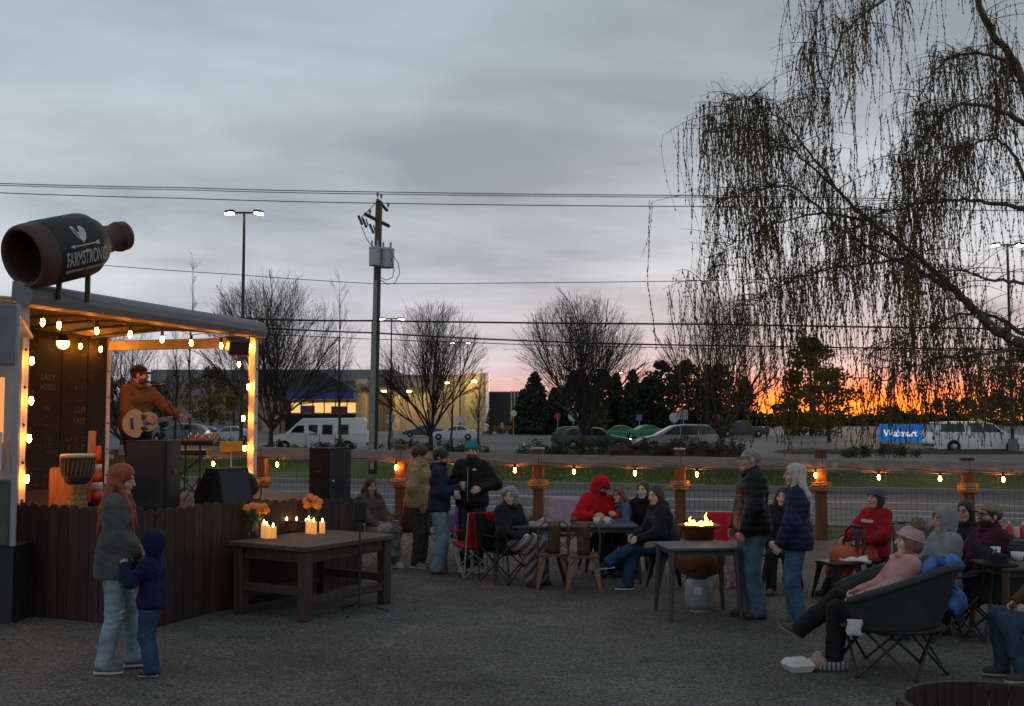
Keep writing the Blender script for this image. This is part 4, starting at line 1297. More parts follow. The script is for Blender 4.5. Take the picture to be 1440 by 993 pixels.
def person(label, loc, yaw, H=1.75, sit=None, lean=(0, 0), twist=0.0, hands=None, ankles=None, knees=None, elbows=None, head=(0, 0, 0), toes=None,
           top=None, legs=None, shoes=None, hair=None, hat=None, skin='fair', glasses=False, beard=None, h=.016, curl=1.0, group=None, width=1.0, name='person', extra=None, child=False, cross=False):
    PERSON_N[0] += 1; seed = PERSON_N[0] * 13
    s = H / 1.75
    t = thing(name, label, 'person', loc, yaw, group)
    sk = SKIN(skin)
    # ---- skeleton (local: +y forward, +x the person's right)
    P = np.array((0, 0, .957)) if sit is None else np.array((0, 0, (sit + .10) / s))
    tl = unit((lean[0], lean[1], 1.0)); tr = rotz(twist)
    right = tr @ np.array((1, 0, 0)); right = unit(right - tl * (right @ tl)); fwd = np.cross(tl, right); fwd = fwd if fwd @ (tr @ np.array((0, 1, 0))) > 0 else -fwd
    chest = P + tl * .36; sh = P + tl * .49; neck = P + tl * .56; hc = P + tl * .59 + np.array((0, 0, .09)) + fwd * .025
    hw = 1.28 if child else 1.0
    if child: hc = hc + np.array((0, 0, .03))
    shl = {1: sh + right * .168 * width - tl * .012, -1: sh - right * .168 * width - tl * .012}
    hip = {1: P + tr @ np.array((.095, 0, -.02)), -1: P + tr @ np.array((-.095, 0, -.02))}
    hands = hands or {}; ankles = ankles or {}; knees = knees or {}; elbows = elbows or {}; toes = toes or {}
    A = {}
    for sd in (1, -1):
        wr = np.array(hands.get(sd, (sd * .27, .04, .84) if sit is None else (sd * .13, .34, P[2] + .10)), float) / (s if sd in hands else 1)
        el, wr = ik(shl[sd], wr, .295, .265, elbows.get(sd, (sd * .6, -.7, -.4)))
        A[sd] = (shl[sd], el, wr)
    Lg = {}
    for sd in (1, -1):
        an = np.array(ankles.get(sd, (sd * .10, 0, .085) if sit is None else (sd * .11, .46, .085)), float) / (s if sd in ankles else 1)
        kn, an = ik(hip[sd], an, .435, .425, knees.get(sd, (0, 1, .25)))
        Lg[sd] = (hip[sd], kn, an)
    HM = tr @ rotz(head[0]) @ rotx(head[1]) @ roty(head[2])
    hp = lambda x, y, z: hc + HM @ (np.array((x, y, z)) * hw)
    hs = lambda *r_: np.array(r_) * hw
    sc = lambda prims: prims

    def scaled(mesh_o):
        if s != 1:
            mesh_xform(mesh_o.data, np.eye(3) * s)
        return mesh_o
    # ---- body: torso, limbs coarse; head finer; all one mesh
    pr = [cap(P - right * .06, P + right * .06, .115), cap(P + tl * .14 - right * .05, P + tl * .14 + right * .05, .10), cap(chest - right * .08, chest + right * .08, .105),
          cap(sh - right * .13 * width, sh + right * .13 * width, .055), cap(neck - tl * .06, hc - HM @ np.array((0, .02, .05)), .058, .054)]
    for sd in (1, -1):
        a, e, w = A[sd]; pr += [cap(a, e, .05, .04), cap(e, w, .039, .027)]
        a, e, w = Lg[sd]; pr += [cap(a, e, .082, .056), cap(e, w, .055, .038)]
    F, lo = smooth_field(pr, .02, .03); V, Q = surface(F, lo, .02); VV = [V]; QQ = [Q]; off = len(V)
    hd = [ellp(hp(0, -.012, .037), hs(.076, .098, .086), HM), ellp(hp(0, .020, -.032), hs(.062, .074, .088), HM), cap(hp(-.02, .055, -.098), hp(.02, .055, -.098), .026 * hw),
          cap(hp(0, .092, .012), hp(0, .110, -.026), .009 * hw, .015 * hw, k=.01), cap(hp(-.035, .080, .026), hp(.035, .080, .026), .012 * hw, k=.012),
          cap(hp(-.02, .084, -.058), hp(.02, .084, -.058), .011 * hw, k=.008), ellp(hp(-.080, -.012, -.008), hs(.012, .022, .032), HM, k=.008), ellp(hp(.080, -.012, -.008), hs(.012, .022, .032), HM, k=.008),
          cap(hp(-.042, .058, -.028), hp(.042, .058, -.028), .026 * hw), cap(hp(0, -.02, -.07), neck, .054, .055),
          ellp(hp(-.032, .106, .004), hs(.017, .018, .012), HM, neg=True), ellp(hp(.032, .106, .004), hs(.017, .018, .012), HM, neg=True)]
    F, lo = smooth_field(hd, .0085, .018); V, Q = surface(F, lo, .0085); VV.append(V); QQ.append(Q + off); off += len(V)
    # hands: palm, four bent fingers, thumb
    for sd in (1, -1):
        a, e, w = A[sd]; d = unit(w - e); pole = unit(np.cross(d, np.array((0, 0, 1.0)))) if abs(d[2]) < .9 else right * sd
        inw = unit(-right * sd * .8 + np.array((0, 0, -.4)) - d * 0); inw = unit(inw - d * (inw @ d)); side = np.cross(d, inw)
        hprim = [cap(w - d * .02, w + d * .03, .027, .026), cap(w + d * .045 - side * .022, w + d * .045 + side * .022, .02), cap(w + d * .08 - side * .028, w + d * .08 + side * .028, .016)]
        for i in range(4):
            b0 = w + d * .088 + side * (-.030 + .020 * i); ln = (.060, .070, .066, .052)[i]; c1, c2 = .55 * curl, 1.25 * curl
            d1 = d * math.cos(c1) + inw * math.sin(c1); d2 = d * math.cos(c2) + inw * math.sin(c2)
            hprim += [cap(b0, b0 + d1 * ln * .55, .0092, .0088, k=.004), cap(b0 + d1 * ln * .55, b0 + d1 * ln * .55 + d2 * ln * .6, .0088, .0078, k=.004)]
        tb = w + d * .03 + side * .026 * (1 if sd == 1 else -1); td = unit(d * .7 + side * .6 * (1 if sd == 1 else -1) + inw * .4)
        hprim += [cap(tb, tb + td * .045, .013, .011, k=.01), cap(tb + td * .045, tb + td * .045 + unit(d + inw * .5) * .03, .011, .009, k=.006)]
        F, lo = smooth_field(hprim, .0075, .012); V, Q = surface(F, lo, .0075); VV.append(V); QQ.append(Q + off); off += len(V)
    body = obj('body', np_mesh('body', np.concatenate(VV), np.concatenate(QQ), True), sk, t); scaled(body)

    def ch(nm, prims, m, hh=h, k=.03, disp=None, parent=t):
        return scaled(sdf_obj(nm, prims, hh / max(s, .75) if False else hh, m, parent, k, disp))
    # ---- face
    for sd in (1, -1):
        mb = MB(); mb.ell(hp(sd * .032, .088, .004), hs(.014, .010, .008), 8, 6, HM); e = scaled(obj('eye', mb, mat('eye_white', (.35, .32, .30), .3, var=0), t, True))
        mb = MB(); mb.ell(hp(sd * .032, .096, .004), hs(.0065, .004, .0065), 8, 6, HM); scaled(obj('iris', mb, mat('iris', (.03, .02, .015), .2, var=0), e, True))
        if hair: 
            mb = MB(); mb.tube([hp(sd * .014, .093, .027), hp(sd * .033, .092, .032), hp(sd * .052, .080, .027)], [.004, .005, .003], 6); scaled(obj('eyebrow', mb, cloth('brow_%.2f' % hair['col'][0], tuple(c * .6 for c in hair['col'])), t, True))
    mb = MB(); mb.ell(hp(0, .0925, -.058), hs(.024, .006, .0085), 10, 6, HM); scaled(obj('lips', mb, mat('lips', (.36, .12, .10), .5, var=.05), t, True))
    if glasses:
        mb = MB()
        for sd in (1, -1):
            mb.tube([hp(sd * .033 + .024 * math.cos(a), .106, .003 + .018 * math.sin(a)) for a in np.linspace(0, 2 * pi, 13)], .0028, 5)
            mb.tube([hp(sd * .057, .104, .008), hp(sd * .079, .05, .010), hp(sd * .082, -.01, .008)], .0025, 5)
        mb.tube([hp(-.010, .108, .006), hp(.010, .108, .006)], .0025, 5)
        o = scaled(obj('glasses', mb, M_BLACK, t)); o['kind'] = 'stuff'
    if beard:
        ch('beard', [ellp(hp(0, .030, -.072), hs(.068, .072, .060), HM), cap(hp(-.024, .088, -.045), hp(.024, .088, -.045), .010 * hw), ellp(hp(0, .10, -.060), hs(.026, .02, .012), HM, neg=True),
                     half(hp(0, .02, -.04), HM @ np.array((0, -.75, .65)), hp(0, .03, -.07), .12)], cloth('hair_%.2f_%.2f' % beard[:2], beard, .95), .009, .01, wrinkle(.003, 3, seed))
    # ---- hair
    if hair:
        hm = mat('hair_%.3f_%.3f_%.3f' % hair['col'], hair['col'], .55, var=.45, scale=22, stretch=(5, 5, .6), bump=.5)
        st = hair['style']; pu = hair.get('puff', .012)
        hpv = [ellp(hp(0, -.016, .040), hs(.076 + pu, .098 + pu, .086 + pu), HM)]
        if st in ('long', 'bob', 'curly'):
            hpv.append(ellp(hp(0, -.045, -.03), hs(.082 + pu * .6, .072 + pu, .09), HM))
        if st == 'long':
            ln = hair.get('len', .36); back = -fwd
            for x in (-.06, 0, .06):
                a = hp(x, -.055, -.05); b = hc + right * x * 1.3 + back * .125 - tl * ln * .55; c = hc + right * x * 1.1 + back * .165 - tl * ln
                hpv += [cap(a, b, .050, .046), cap(b, c, .046, .022)]
            for sd in (1, -1):
                fr = hair.get('front', .0)
                a = hp(sd * .078, .0, -.02); b = hc + right * sd * .10 + fwd * (.03 + fr) - tl * ln * .5; c = hc + right * sd * .11 + fwd * (.06 + fr * 1.6) - tl * ln * .92
                hpv += [cap(a, b, .026, .030), cap(b, c, .030, .014)]
        if st == 'bob':
            for sd in (1, -1): hpv += [cap(hp(sd * .075, -.01, .0), hp(sd * .085, -.01, -.11), .030, .028)]
        if st == 'curly':
            for sd in (1, -1): hpv += [cap(hp(sd * .080, -.01, .02), hp(sd * .092, -.01, -.09), .040, .034)]
        # keep the face free
        hpv += [ellp(hp(0, .090, -.045), hs(.069, .085, .115), HM, neg=True), ellp(hp(0, .115, .012), hs(.058, .055, .066), HM, neg=True)]
        if st == 'short': hpv += [half(hp(0, -.02, -.035), HM @ np.array((0, .35, -1)), hp(0, 0, -.1), .13)]
        ch('hair', hpv, hm, .010, .03, wrinkle(hair.get('rough', .005), hair.get('freq', 1.6), seed))
    # ---- headwear
    if hat:
        hm = cloth('hat_%.2f_%.2f_%.2f' % hat['col'], hat['col'])
        if hat['kind'] in ('cap', 'cap_back'):
            f_ = 1 if hat['kind'] == 'cap' else -1
            hpv = [ellp(hp(0, -.012, .048), hs(.092, .114, .092), HM), half(hp(0, 0, .040), HM @ np.array((0, .12 * f_, -1)), hp(0, 0, 0), .16)]
            c = ch('cap', hpv, hm, .010, .02)
            mb = MB(); mb.grid(lambda u, v: hp((u - .5) * .16, f_ * (.075 + v * .085 * math.sin(pi * (.15 + .7 * u)) + .02 * math.sin(pi * u)), .046 - .012 * v - .018 * (2 * u - 1) ** 2), 8, 4, .006)
            scaled(obj('brim', mb, hm, c, True))
        elif hat['kind'] == 'beanie':
            hpv = [ellp(hp(0, -.016, .045), hs(.093, .116, .098), HM), half(hp(0, 0, .028), HM @ np.array((0, .25, -1)), hp(0, 0, -.02), .16)]
            c = ch('beanie', hpv, hm, .010, .02, wrinkle(.0025, 3, seed))
            mb = MB(); mb.tube([hp(.094 * math.cos(a), -.014 + .116 * math.sin(a), .035 + .028 * math.sin(a)) for a in np.linspace(0, 2 * pi, 21)], .013, 6); scaled(obj('cuff', mb, hm, c, True))
            if hat.get('pom'):
                pc = hp(0, -.06, .165); ch('pompom', [ellp(pc, (.062, .062, .062))], cloth('pompom', hat['pom'], var=.5, scale=30), .009, .01, wrinkle(.011, 3.2, seed))
    # ---- top
    if top:
        m = top.get('mat') or cloth('top_%.3f_%.3f_%.3f' % top['col'], top['col'], top.get('rough', .9)); g = top.get('fat', .022)
        hem = top.get('hem', -.02)
        prt = [cap(chest - right * .075, chest + right * .075, .102 + g), cap(P + tl * .16 - right * .07, P + tl * .16 + right * .07, .105 + g), cap(P + tl * (.02 + hem) - right * .075, P + tl * (.02 + hem) + right * .075, .11 + g * 1.1),
               cap(sh - right * .12 * width - tl * .005, sh + right * .12 * width - tl * .005, .050 + g * .5), cap(sh + tl * .0, neck + tl * .015, .080 + g * .4, .060 + g * .3)]
        prt.append(cap(P + tl * .03 - right * .075, P + tl * .03 + right * .075, .116 + g))
        if top.get('belly'): prt.append(ellp(P + tl * .13 + fwd * .05, (.16, .13, .15)))
        for sd in (1, -1):
            a, e, w = A[sd]; d = unit(w - e); prt += [cap(a, e, .056 + g * .9, .050 + g * .8), cap(e, w - d * .005, .049 + g * .8, .036 + g * .55)]
        prt.append(dict(half(P + tl * (-.03 + hem), -tl, P + tl * (-.13 + hem), .30)))
        # keep neck opening free
        prt.append(cap(neck + tl * .045 + fwd * .02, neck + tl * .16 + fwd * .05, .052, .075, neg=True))
        for sd in (1, -1):
            a, e, w = A[sd]; d = unit(w - e); prt.append(cap(w + d * .075, w + d * .08, .065, neg=True))
        wf = wrinkle(top.get('wr', .009), 1.0, seed)
        if top.get('puff'):
            pz = top['puff']

            def disp(X, Y, Z, wf=wf):
                u = (X - P[0]) * tl[0] + (Y - P[1]) * tl[1] + (Z - P[2]) * tl[2]
                return wf(X, Y, Z) * .7 - .009 * np.sqrt(np.abs(np.sin(pi * (u + .012 * np.sin(9 * X + 7 * Y)) / pz))) + .006
        else: disp = wf
        # hem cut must not trim sleeves: sleeves first cut by bounding region only around the hips
        jk = ch(top.get('name', 'jacket'), prt, m, h, .06, disp)
        if top.get('hood') == 'down':
            hpv = [cap(sh + tl * .055 - fwd * .075 - right * .07, sh + tl * .055 - fwd * .075 + right * .07, .05), cap(sh + tl * .06 - right * .10, sh + tl * .035 + right * -.05 + fwd * .10, .030, .026), cap(sh + tl * .06 + right * .10, sh + tl * .035 + right * .05 + fwd * .10, .030, .026),
                   cap(sh + tl * .06 - right * .10, sh + tl * .055 - fwd * .075 - right * .06, .032), cap(sh + tl * .06 + right * .10, sh + tl * .055 - fwd * .075 + right * .06, .032)]
            ch('hood', hpv, m, .014, .04, wf)
        if top.get('hood') == 'up':
            hpv = [ellp(hp(0, -.02, .035), hs(.108, .130, .122), HM), cap(hp(0, -.03, -.05), sh + tl * .05, .112, .10), ellp(hp(0, .115, -.025), hs(.068, .085, .098), HM, neg=True)]
            ch('hood', hpv, m, .013, .05, wrinkle(.005, 1, seed))
        if top.get('collar'):
            mb = MB(); cc = neck - tl * .005; mb.tube([cc + right * .082 * math.cos(a) + fwd * (.085 * math.sin(a) + .02) - tl * .03 * math.sin(a) for a in np.linspace(0, 2 * pi, 19)], .026, 8); scaled(obj('collar', mb, m, t, True))
        if top.get('zip'):
            mb = MB(); mb.tube([P + tl * u + fwd * (.118 + g + (.006 if u < .3 else -.004)) for u in np.linspace(.0, .46, 7)], .006, 5); scaled(obj('zip', mb, M_GREYMETAL, t))
    # ---- legs
    if legs:
        m = legs.get('mat') or mat('legs_%.3f_%.3f_%.3f' % legs['col'], legs['col'], .9, var=.35, scale=6, bump=.7, spec=.2, detail=8); g = legs.get('fat', .014); fl = legs.get('flare', .004)
        prt = [cap(P - right * .06, P + right * .06, .122 + g * .6), cap(P + tl * .09 - right * .05, P + tl * .09 + right * .05, .108 + g * .5)]
        for sd in (1, -1):
            a, e, w = Lg[sd]; prt += [cap(a, e, .088 + g, .062 + g), cap(e, w + np.array((0, 0, -.0)), .060 + g, .046 + g + fl)]
        prt.append(half(P + tl * .055, tl, P + tl * .12, .25))
        for sd in (1, -1):
            a, e, w = Lg[sd]; dn = unit(w - e); rr = .10; prt.append(cap(w + dn * (.028 + rr), w + dn * (.03 + rr), rr, neg=True))
        ch(legs.get('name', 'trousers'), prt, m, h, .03, wrinkle(.008, 1.1, seed + 5))
    # ---- shoes
    if shoes:
        sm = mat('shoe_%.2f_%.2f_%.2f' % shoes['col'], shoes['col'], .7, var=.2, scale=12)
        for sd in (1, -1):
            a, e, w = Lg[sd]; hd_ = toes.get(sd)
            td = np.array(hd_ if hd_ is not None else (sd * .16, 1, 0), float)
            td = unit(tr @ td) if hd_ is None else unit(td); up = unit(np.cross(unit(np.cross(td, np.array((0, 0, 1.0)))), td)); up = up if up[2] > -.2 else -up
            b0 = w - up * .035 - td * .035; b1 = w - up * .048 + td * .13
            so = ch('shoe', [cap(b0, w - up * .045 + td * .07, .040, .042), cap(w - up * .045 + td * .07, b1, .042, .032), cap(w + up * .015, w - up * .03, .044, .040), half(w - up * .072, -up, w - up * .12, .16)], sm, .011, .03)
            mb = MB(); sx = unit(np.cross(td, up)); pts = [(-.075, -.030), (-.04, -.040), (.06, -.045), (.12, -.042), (.165, -.022), (.175, 0), (.165, .022), (.12, .042), (.06, .045), (-.04, .040), (-.075, .030)]
            Mx = np.stack([td, sx, up], 1); mb.prism(pts, -.080, -.062, Mx, w); scaled(obj('sole', mb, mat('sole_%.2f' % shoes.get('sole', (.02,))[0], shoes.get('sole', (.02, .02, .02)), .8, var=.1), so))
    info = dict(t=t, P=P * s, tl=tl, fwd=fwd, right=right, A={k: tuple(q * s for q in v) for k, v in A.items()}, L={k: tuple(q * s for q in v) for k, v in Lg.items()}, hc=hc * s, sh=sh * s, s=s, hp=lambda x, y, z: hp(x, y, z) * s)
    return info


def drape(parent, name, info, m, w=.30, drop=.40, front=.1, seed=1, lift=.11, to=None, h=.018, back=.05):
    """blanket over the thighs and knees of a seated person, hanging to the shins"""
    prims = []
    for sd in (1, -1):
        a, e, w_ = info['L'][sd]; dn = (w_ - e) * drop
        prims += [cap(a + np.array((0, 0, .03)), e + np.array((0, .01, .03)), .11, .10), cap(e + np.array((0, .01, .02)), e + dn + np.array((0, .02, 0)), .10, .085)]
    a, e, w_ = info['L'][1]; b, f, g = info['L'][-1]
    for u in (.2, .5, .8):
        prims.append(cap(a * (1 - u) + b * u + np.array((0, .05, .06)), e * (1 - u) + f * u + np.array((0, .02, .04)), .09, .09))
        prims.append(cap(e * (1 - u) + f * u + np.array((0, .02, .0)), (e + (w_ - e) * drop) * (1 - u) + (f + (g - f) * drop) * u + np.array((0, .02, 0)), .085, .08))
    return sdf_obj(name, prims, h, m, parent, .06, wrinkle(.012, .8, seed))

# ================================================================== yard fence along the road
M_POST = wood('post', (.125, .045, .020), .45)
M_RAIL = wood('rail', (.225, .198, .182), .25, stretch=(1.2, 14, 14))
M_ROPE = mat('rope', (.24, .15, .075), .95, var=.4, scale=40, bump=.8)
M_WIRE = mat('galvanised_wire', (.05, .05, .05), .6, metal=.2, var=.1)
BULB = emission('warm_bulb', (1.0, .285, .026), 190.0)
M_SOCKET = mat('socket', (.012, .012, .012), .6, var=0)


def fence_y(px): return 20.5 - (px - 565) * 1.5 / 792


POSTS = [172, 370, 565, 757, 955, 1152, 1357, 1560]
RAILZ = lambda px: float(np.interp(px, (0, 380, 760, 1440), (1.64, 1.60, 1.48, 1.39)))
fp = lambda px, z: np.array(((px - 720) / F_PX * fence_y(px), fence_y(px), z))
t = thing('yard_fence', 'wood post and rail fence with wire mesh between yard and road', 'fence', (0, 19.8, 0))
off = np.array((0, 19.8, 0))
for i, px in enumerate(POSTS):
    ztop = {565: 1.60, 757: 1.56, 955: 1.56, 1152: 1.55, 1357: 1.42}.get(px, 1.5); p = fp(px, 0) - off
    mb = MB(); mb.box(p + (0, 0, ztop / 2), (.195, .195, ztop), rotz(-.15), .012); po = obj('post', mb, M_POST, t)
    mb = MB(); mb.box(p + (0, 0, ztop + .012), (.215, .215, .035), rotz(-.15), .012); obj('cap', mb, mat('post_cap', (.45, .42, .38), .8) if px in (757, 955) else M_POST, po)
    mb = MB(); rng = np.random.default_rng(i)
    for k in range(4):
        z = .88 + k * .035
        mb.tube([p + np.array((.15 * math.cos(a) + rng.normal(0, .006), .15 * math.sin(a) + rng.normal(0, .006), z + .012 * math.sin(a + k))) for a in np.linspace(0, 2 * pi, 17)], .022 + (.012 if k in (1, 2) else 0), 6)
    for k in range(16):
        a = rng.uniform(0, 2 * pi); q = p + np.array((.18 * math.cos(a), .18 * math.sin(a), .9 + rng.uniform(-.03, .1))); mb.tube([q, q + np.array((math.cos(a) * .04, math.sin(a) * .04, rng.uniform(-.06, .02)))], [.008, .003], 4)
    o = obj('rope_collar', mb, M_ROPE, po, True); o['kind'] = 'stuff'
for i in range(len(POSTS) - 1):
    a, b = POSTS[i], POSTS[i + 1]; pa = fp(a, RAILZ(a) - .11) - off; pb = fp(b, RAILZ(b) - .11) - off
    d = pb - pa; L_ = np.linalg.norm(d); c = (pa + pb) / 2 + np.array((0, -.11, 0)); ang = math.atan2(d[1], d[0]); el = math.asin(d[2] / L_)
    Mr = rotz(ang) @ roty(-el)
    mb = MB(); mb.box(c, (L_ - .01, .04, .19), Mr, .006); obj('top_rail', mb, M_RAIL, t)
    mb = MB(); mb.box(c + np.array((0, .03, -.118)), (L_ - .01, .03, .022), Mr, .005); obj('batten', mb, mat('batten', (.15, .13, .115), .9, var=.3, scale=8), t)
    A_, B_ = [], []
    zt = lambda u: RAILZ(a + (b - a) * u) - .21
    for k in range(int(L_ / .085) + 1):
        u = k * .085 / L_; q = fp(a, 0) * (1 - u) + fp(b, 0) * u - off; A_.append(q + (0, .02, .04)); B_.append(q + (0, .02, zt(u)))
    for k in range(12):
        z = .05 + k * .098; A_.append(fp(a, z) - off + (0, .024, 0)); B_.append(fp(b, z) - off + (0, .024, 0))
    r = np.full(len(A_), .0027); o = obj('wire_mesh', segs_mesh('wire_mesh', A_, B_, r, r, 4), M_WIRE, t); o['kind'] = 'stuff'


def bulb_string(label, pts, cord, r=.025, group='festoon bulb strings', drop=.07, m=None):
    """pts: bulb centres; cord: polyline"""
    o0 = np.asarray(pts[0], float); t = thing('string_lights', label, 'string lights', o0, 0, group)
    mb = MB(); mb.tube([np.asarray(c) - o0 for c in cord], .006, 5); obj('cord', mb, M_SOCKET, t)
    bm = MB(); bm.lathe([(.012, .045), (.018, .03), (r * .85, .012), (r, -.008), (r * .8, -.032), (r * .35, -.046), (.002, -.05)], 12); bme = bm.mesh('bulb', True); bme.materials.append(m or BULB)
    sm = MB(); sm.lathe([(.012, .11), (.02, .10), (.022, .04), (.016, .036)], 10); sme = sm.mesh('socket', True); sme.materials.append(M_SOCKET)
    for p in pts:
        b = obj('bulb', bme, None, t, loc=np.asarray(p) - o0); s = obj('socket', sme, None, b)
    return t


FB = [(300, 652), (390, 653), (557, 657), (640, 659), (724, 661), (807, 663), (893, 665), (980, 667), (1147, 668), (1236, 671), (1322, 673), (1411, 674)]
pts = [D(px, py, fence_y(px) - (.16 if px in (557, 1147) else .14)) for px, py in FB]
cord = []
for p in pts:
    cord += [p + np.array((-.35, 0, .15)), p + np.array((0, 0, .11)), p + np.array((.35, 0, .15))]
bulb_string('festoon bulbs strung below the fence rail', pts, cord)

# ================================================================== stage: trailer, deck, skirt
SA = np.array((-5.5, 12.3, 0)); SB = np.array((-4.03, 17.1, 0)); SU = unit(SB - SA); SN = np.array((-SU[1], SU[0], 0)); SL = float(np.linalg.norm(SB - SA)); SW = 2.71
SCc = SA + SN * SW; SD = SB + SN * SW
ZT = 3.42; DECK = 1.06
M_STAGEWHITE = mat('trailer_white', (.55, .54, .53), .5, var=.15, scale=5)
M_CANVAS = mat('awning_canvas', (.40, .35, .28), .8, var=.12, scale=2)
M_AWNGREY = mat('awning_grey', (.16, .17, .175), .6, var=.1, scale=3)
M_BOARD = mat('chalkboard', (.008, .0075, .0075), .85, var=.35, scale=2.5)
M_CHALK = mat('chalk', (.14, .125, .11), .95, var=.25, scale=30)
SANG = math.atan2(SU[1], SU[0]); SM = rotz(SANG)
stage = thing('stage_trailer', 'open-sided stage trailer with white posts, grey awning and chalkboard wall', 'stage', SA)


def SP(a, w, z): return SU * a + SN * w + np.array((0, 0, z))     # local to the trailer: along, inwards, up


for i, (a, w) in enumerate(((0, 0), (SL, 0), (SL, SW), (0, SW))):
    mb = MB(); mb.box(SP(a, w, (.35 + ZT) / 2), (.10, .12, ZT - .35), SM, .01)
    po = obj('post', mb, M_STAGEWHITE, stage)
    for k in range(5):
        mb = MB(); q = SP(a, w, 1.2 + k * .42) - SN * .065 + SU * (-.02); mb.lathe([(.016, 0), (.016, .012)], 8, SM @ rotx(pi / 2), q); obj('bolt', mb, M_BLACK, po)
for i, (a0, w0, a1, w1) in enumerate(((0, 0, SL, 0), (SL, 0, SL, SW), (0, SW, SL, SW), (0, 0, 0, SW))):
    p, q = SP(a0, w0, ZT - .12), SP(a1, w1, ZT - .12); mb = MB(); c = (p + q) / 2; L_ = np.linalg.norm(q - p) - .13
    if i == 0: continue
    mb.box(c, (L_ if i in (0, 2) else .09, L_ if i in (1, 3) else .09, .16), SM, .01); obj('beam', mb, M_STAGEWHITE, stage)
mb = MB()   # roof: gently arched canvas, grey outside edge
mb.grid(lambda u, v: SP(-.08 + u * (SL + .16), -.05 + v * (SW + .1), ZT + .04 + .10 * math.sin(pi * v) - .02 * abs(math.sin(u * pi * 5))), 50, 8, .03); obj('roof_canvas', mb, M_CANVAS, stage, True)
mb = MB(); prof = [(-.20, -.02), (-.23, .06), (-.21, .14), (-.15, .20), (-.05, .24), (.05, .245), (.06, .05), (-.06, -.03), (-.14, -.05)]
v = [SP(a, w, ZT + z - .02) for a in (-.12, SL + .03) for w, z in prof]; k = len(prof)
mb.add(v, [tuple(range(k - 1, -1, -1)), tuple(range(k, 2 * k))] + [(i, (i + 1) % k, k + (i + 1) % k, k + i) for i in range(k)])
obj('awning_roll', mb, M_AWNGREY, stage)
for a in np.linspace(.5, SL - .5, 6):
    mb = MB(); mb.tube([SP(a, .1 + v * (SW - .2), ZT - .02 + .09 * math.sin(pi * v)) for v in np.linspace(0, 1, 7)], .022, 6); obj('roof_rib', mb, M_AWNGREY, stage)
for a0, a1 in ((0.06, 1.6), (1.62, 3.0), (3.02, 3.86), (3.88, 4.46), (4.48, 4.94)):
    mb = MB(); mb.box(SP((a0 + a1) / 2, SW - .062, (DECK + ZT + .02) / 2), (a1 - a0, .03, ZT + .02 - DECK), SM, .004); obj('chalkboard', mb, M_BOARD, stage)
mb = MB(); mb.box(SP(.03, SW / 2, (DECK + ZT - .2) / 2), (.03, SW - .14, ZT - .2 - DECK), SM); obj('end_wall', mb, M_BOARD, stage)


def wall_t(px):
    k = (px - 720) / F_PX; C0 = SCc; return (k * C0[1] - C0[0]) / (SU[0] - k * SU[1])


MT = np.stack([SU, np.array((0, 0, 1.0)), -SN], 1)      # text plane on the chalkboard
def wall_p(px, py):
    a = wall_t(px); p = SCc + SU * a; d = D(px, py, p[1]); return SU * a + SN * (SW - .08) + np.array((0, 0, d[2]))


for px, py, tx, sz in ((61, 531, 'LAZY', .13), (61, 545, 'ACRES', .115), (59, 575, 'THE', .09), (107, 577, 'LOST', .115), (107, 593, 'LAST', .13)):
    me = text_mesh(tx, sz, .002); mesh_xform(me, MT, wall_p(px, py)); obj('chalk_lettering', me, M_CHALK, stage)
rng = np.random.default_rng(4)
for px, py, w, h_ in ((107, 531, 36, 8), (107, 545, 30, 8), (100, 563, 40, 4), (60, 588, 36, 8), (60, 598, 34, 4), (58, 617, 30, 4), (58, 627, 28, 8), (62, 636, 32, 7), (106, 618, 36, 8), (106, 629, 30, 9), (55, 660, 26, 5), (55, 669, 30, 8), (52, 682, 18, 5), (110, 486, 14, 9), (110, 500, 18, 8)):
    mb = MB(); x = px - w / 2       # worn hand lettering, no longer readable
    while x < px + w / 2:
        lw = h_ * rng.uniform(.35, .6)
        for _ in range(rng.integers(1, 4)):
            q = [(x + rng.uniform(0, lw), py + rng.uniform(-.5, .5) * h_) for _ in range(rng.integers(2, 4))]
            mb.tube([wall_p(*p_) for p_ in q], .004, 3)
        x += lw * rng.uniform(1.15, 1.9)
    o = obj('chalk_scrawl', mb, M_CHALK, stage); o['kind'] = 'stuff'

# deck with boards
SK = [np.array(p) for p in ((-5.95, 12.20), (-5.33, 11.96), (-3.62, 11.22), (-3.28, 12.05), (-1.93, 14.2))]
deck = thing('stage_deck', 'dark plank deck in front of the stage trailer', 'stage deck', (-4.5, 13.5, 0))
from math import floor
poly = [SK[0] + (0.02, .06), SK[1] + (0.0, .08), SK[2] + (-.06, .08), SK[3] + (-.08, .06), SK[4] + (-.08, .06), np.array((-2.9, 15.3)), SB[:2] + SU[:2] * .1, SD[:2], SCc[:2]]


def clip_row(poly, y0, y1):
    def clip(pl, y, keep):
        out = []
        for i in range(len(pl)):
            a, b = pl[i], pl[(i + 1) % len(pl)]; ia, ib = (a[1] - y) * keep >= 0, (b[1] - y) * keep >= 0
            if ia: out.append(a)
            if ia != ib: out.append(a + (b - a) * (y - a[1]) / (b[1] - a[1]))
        return out
    return clip(clip(poly, y0, 1), y1, -1)


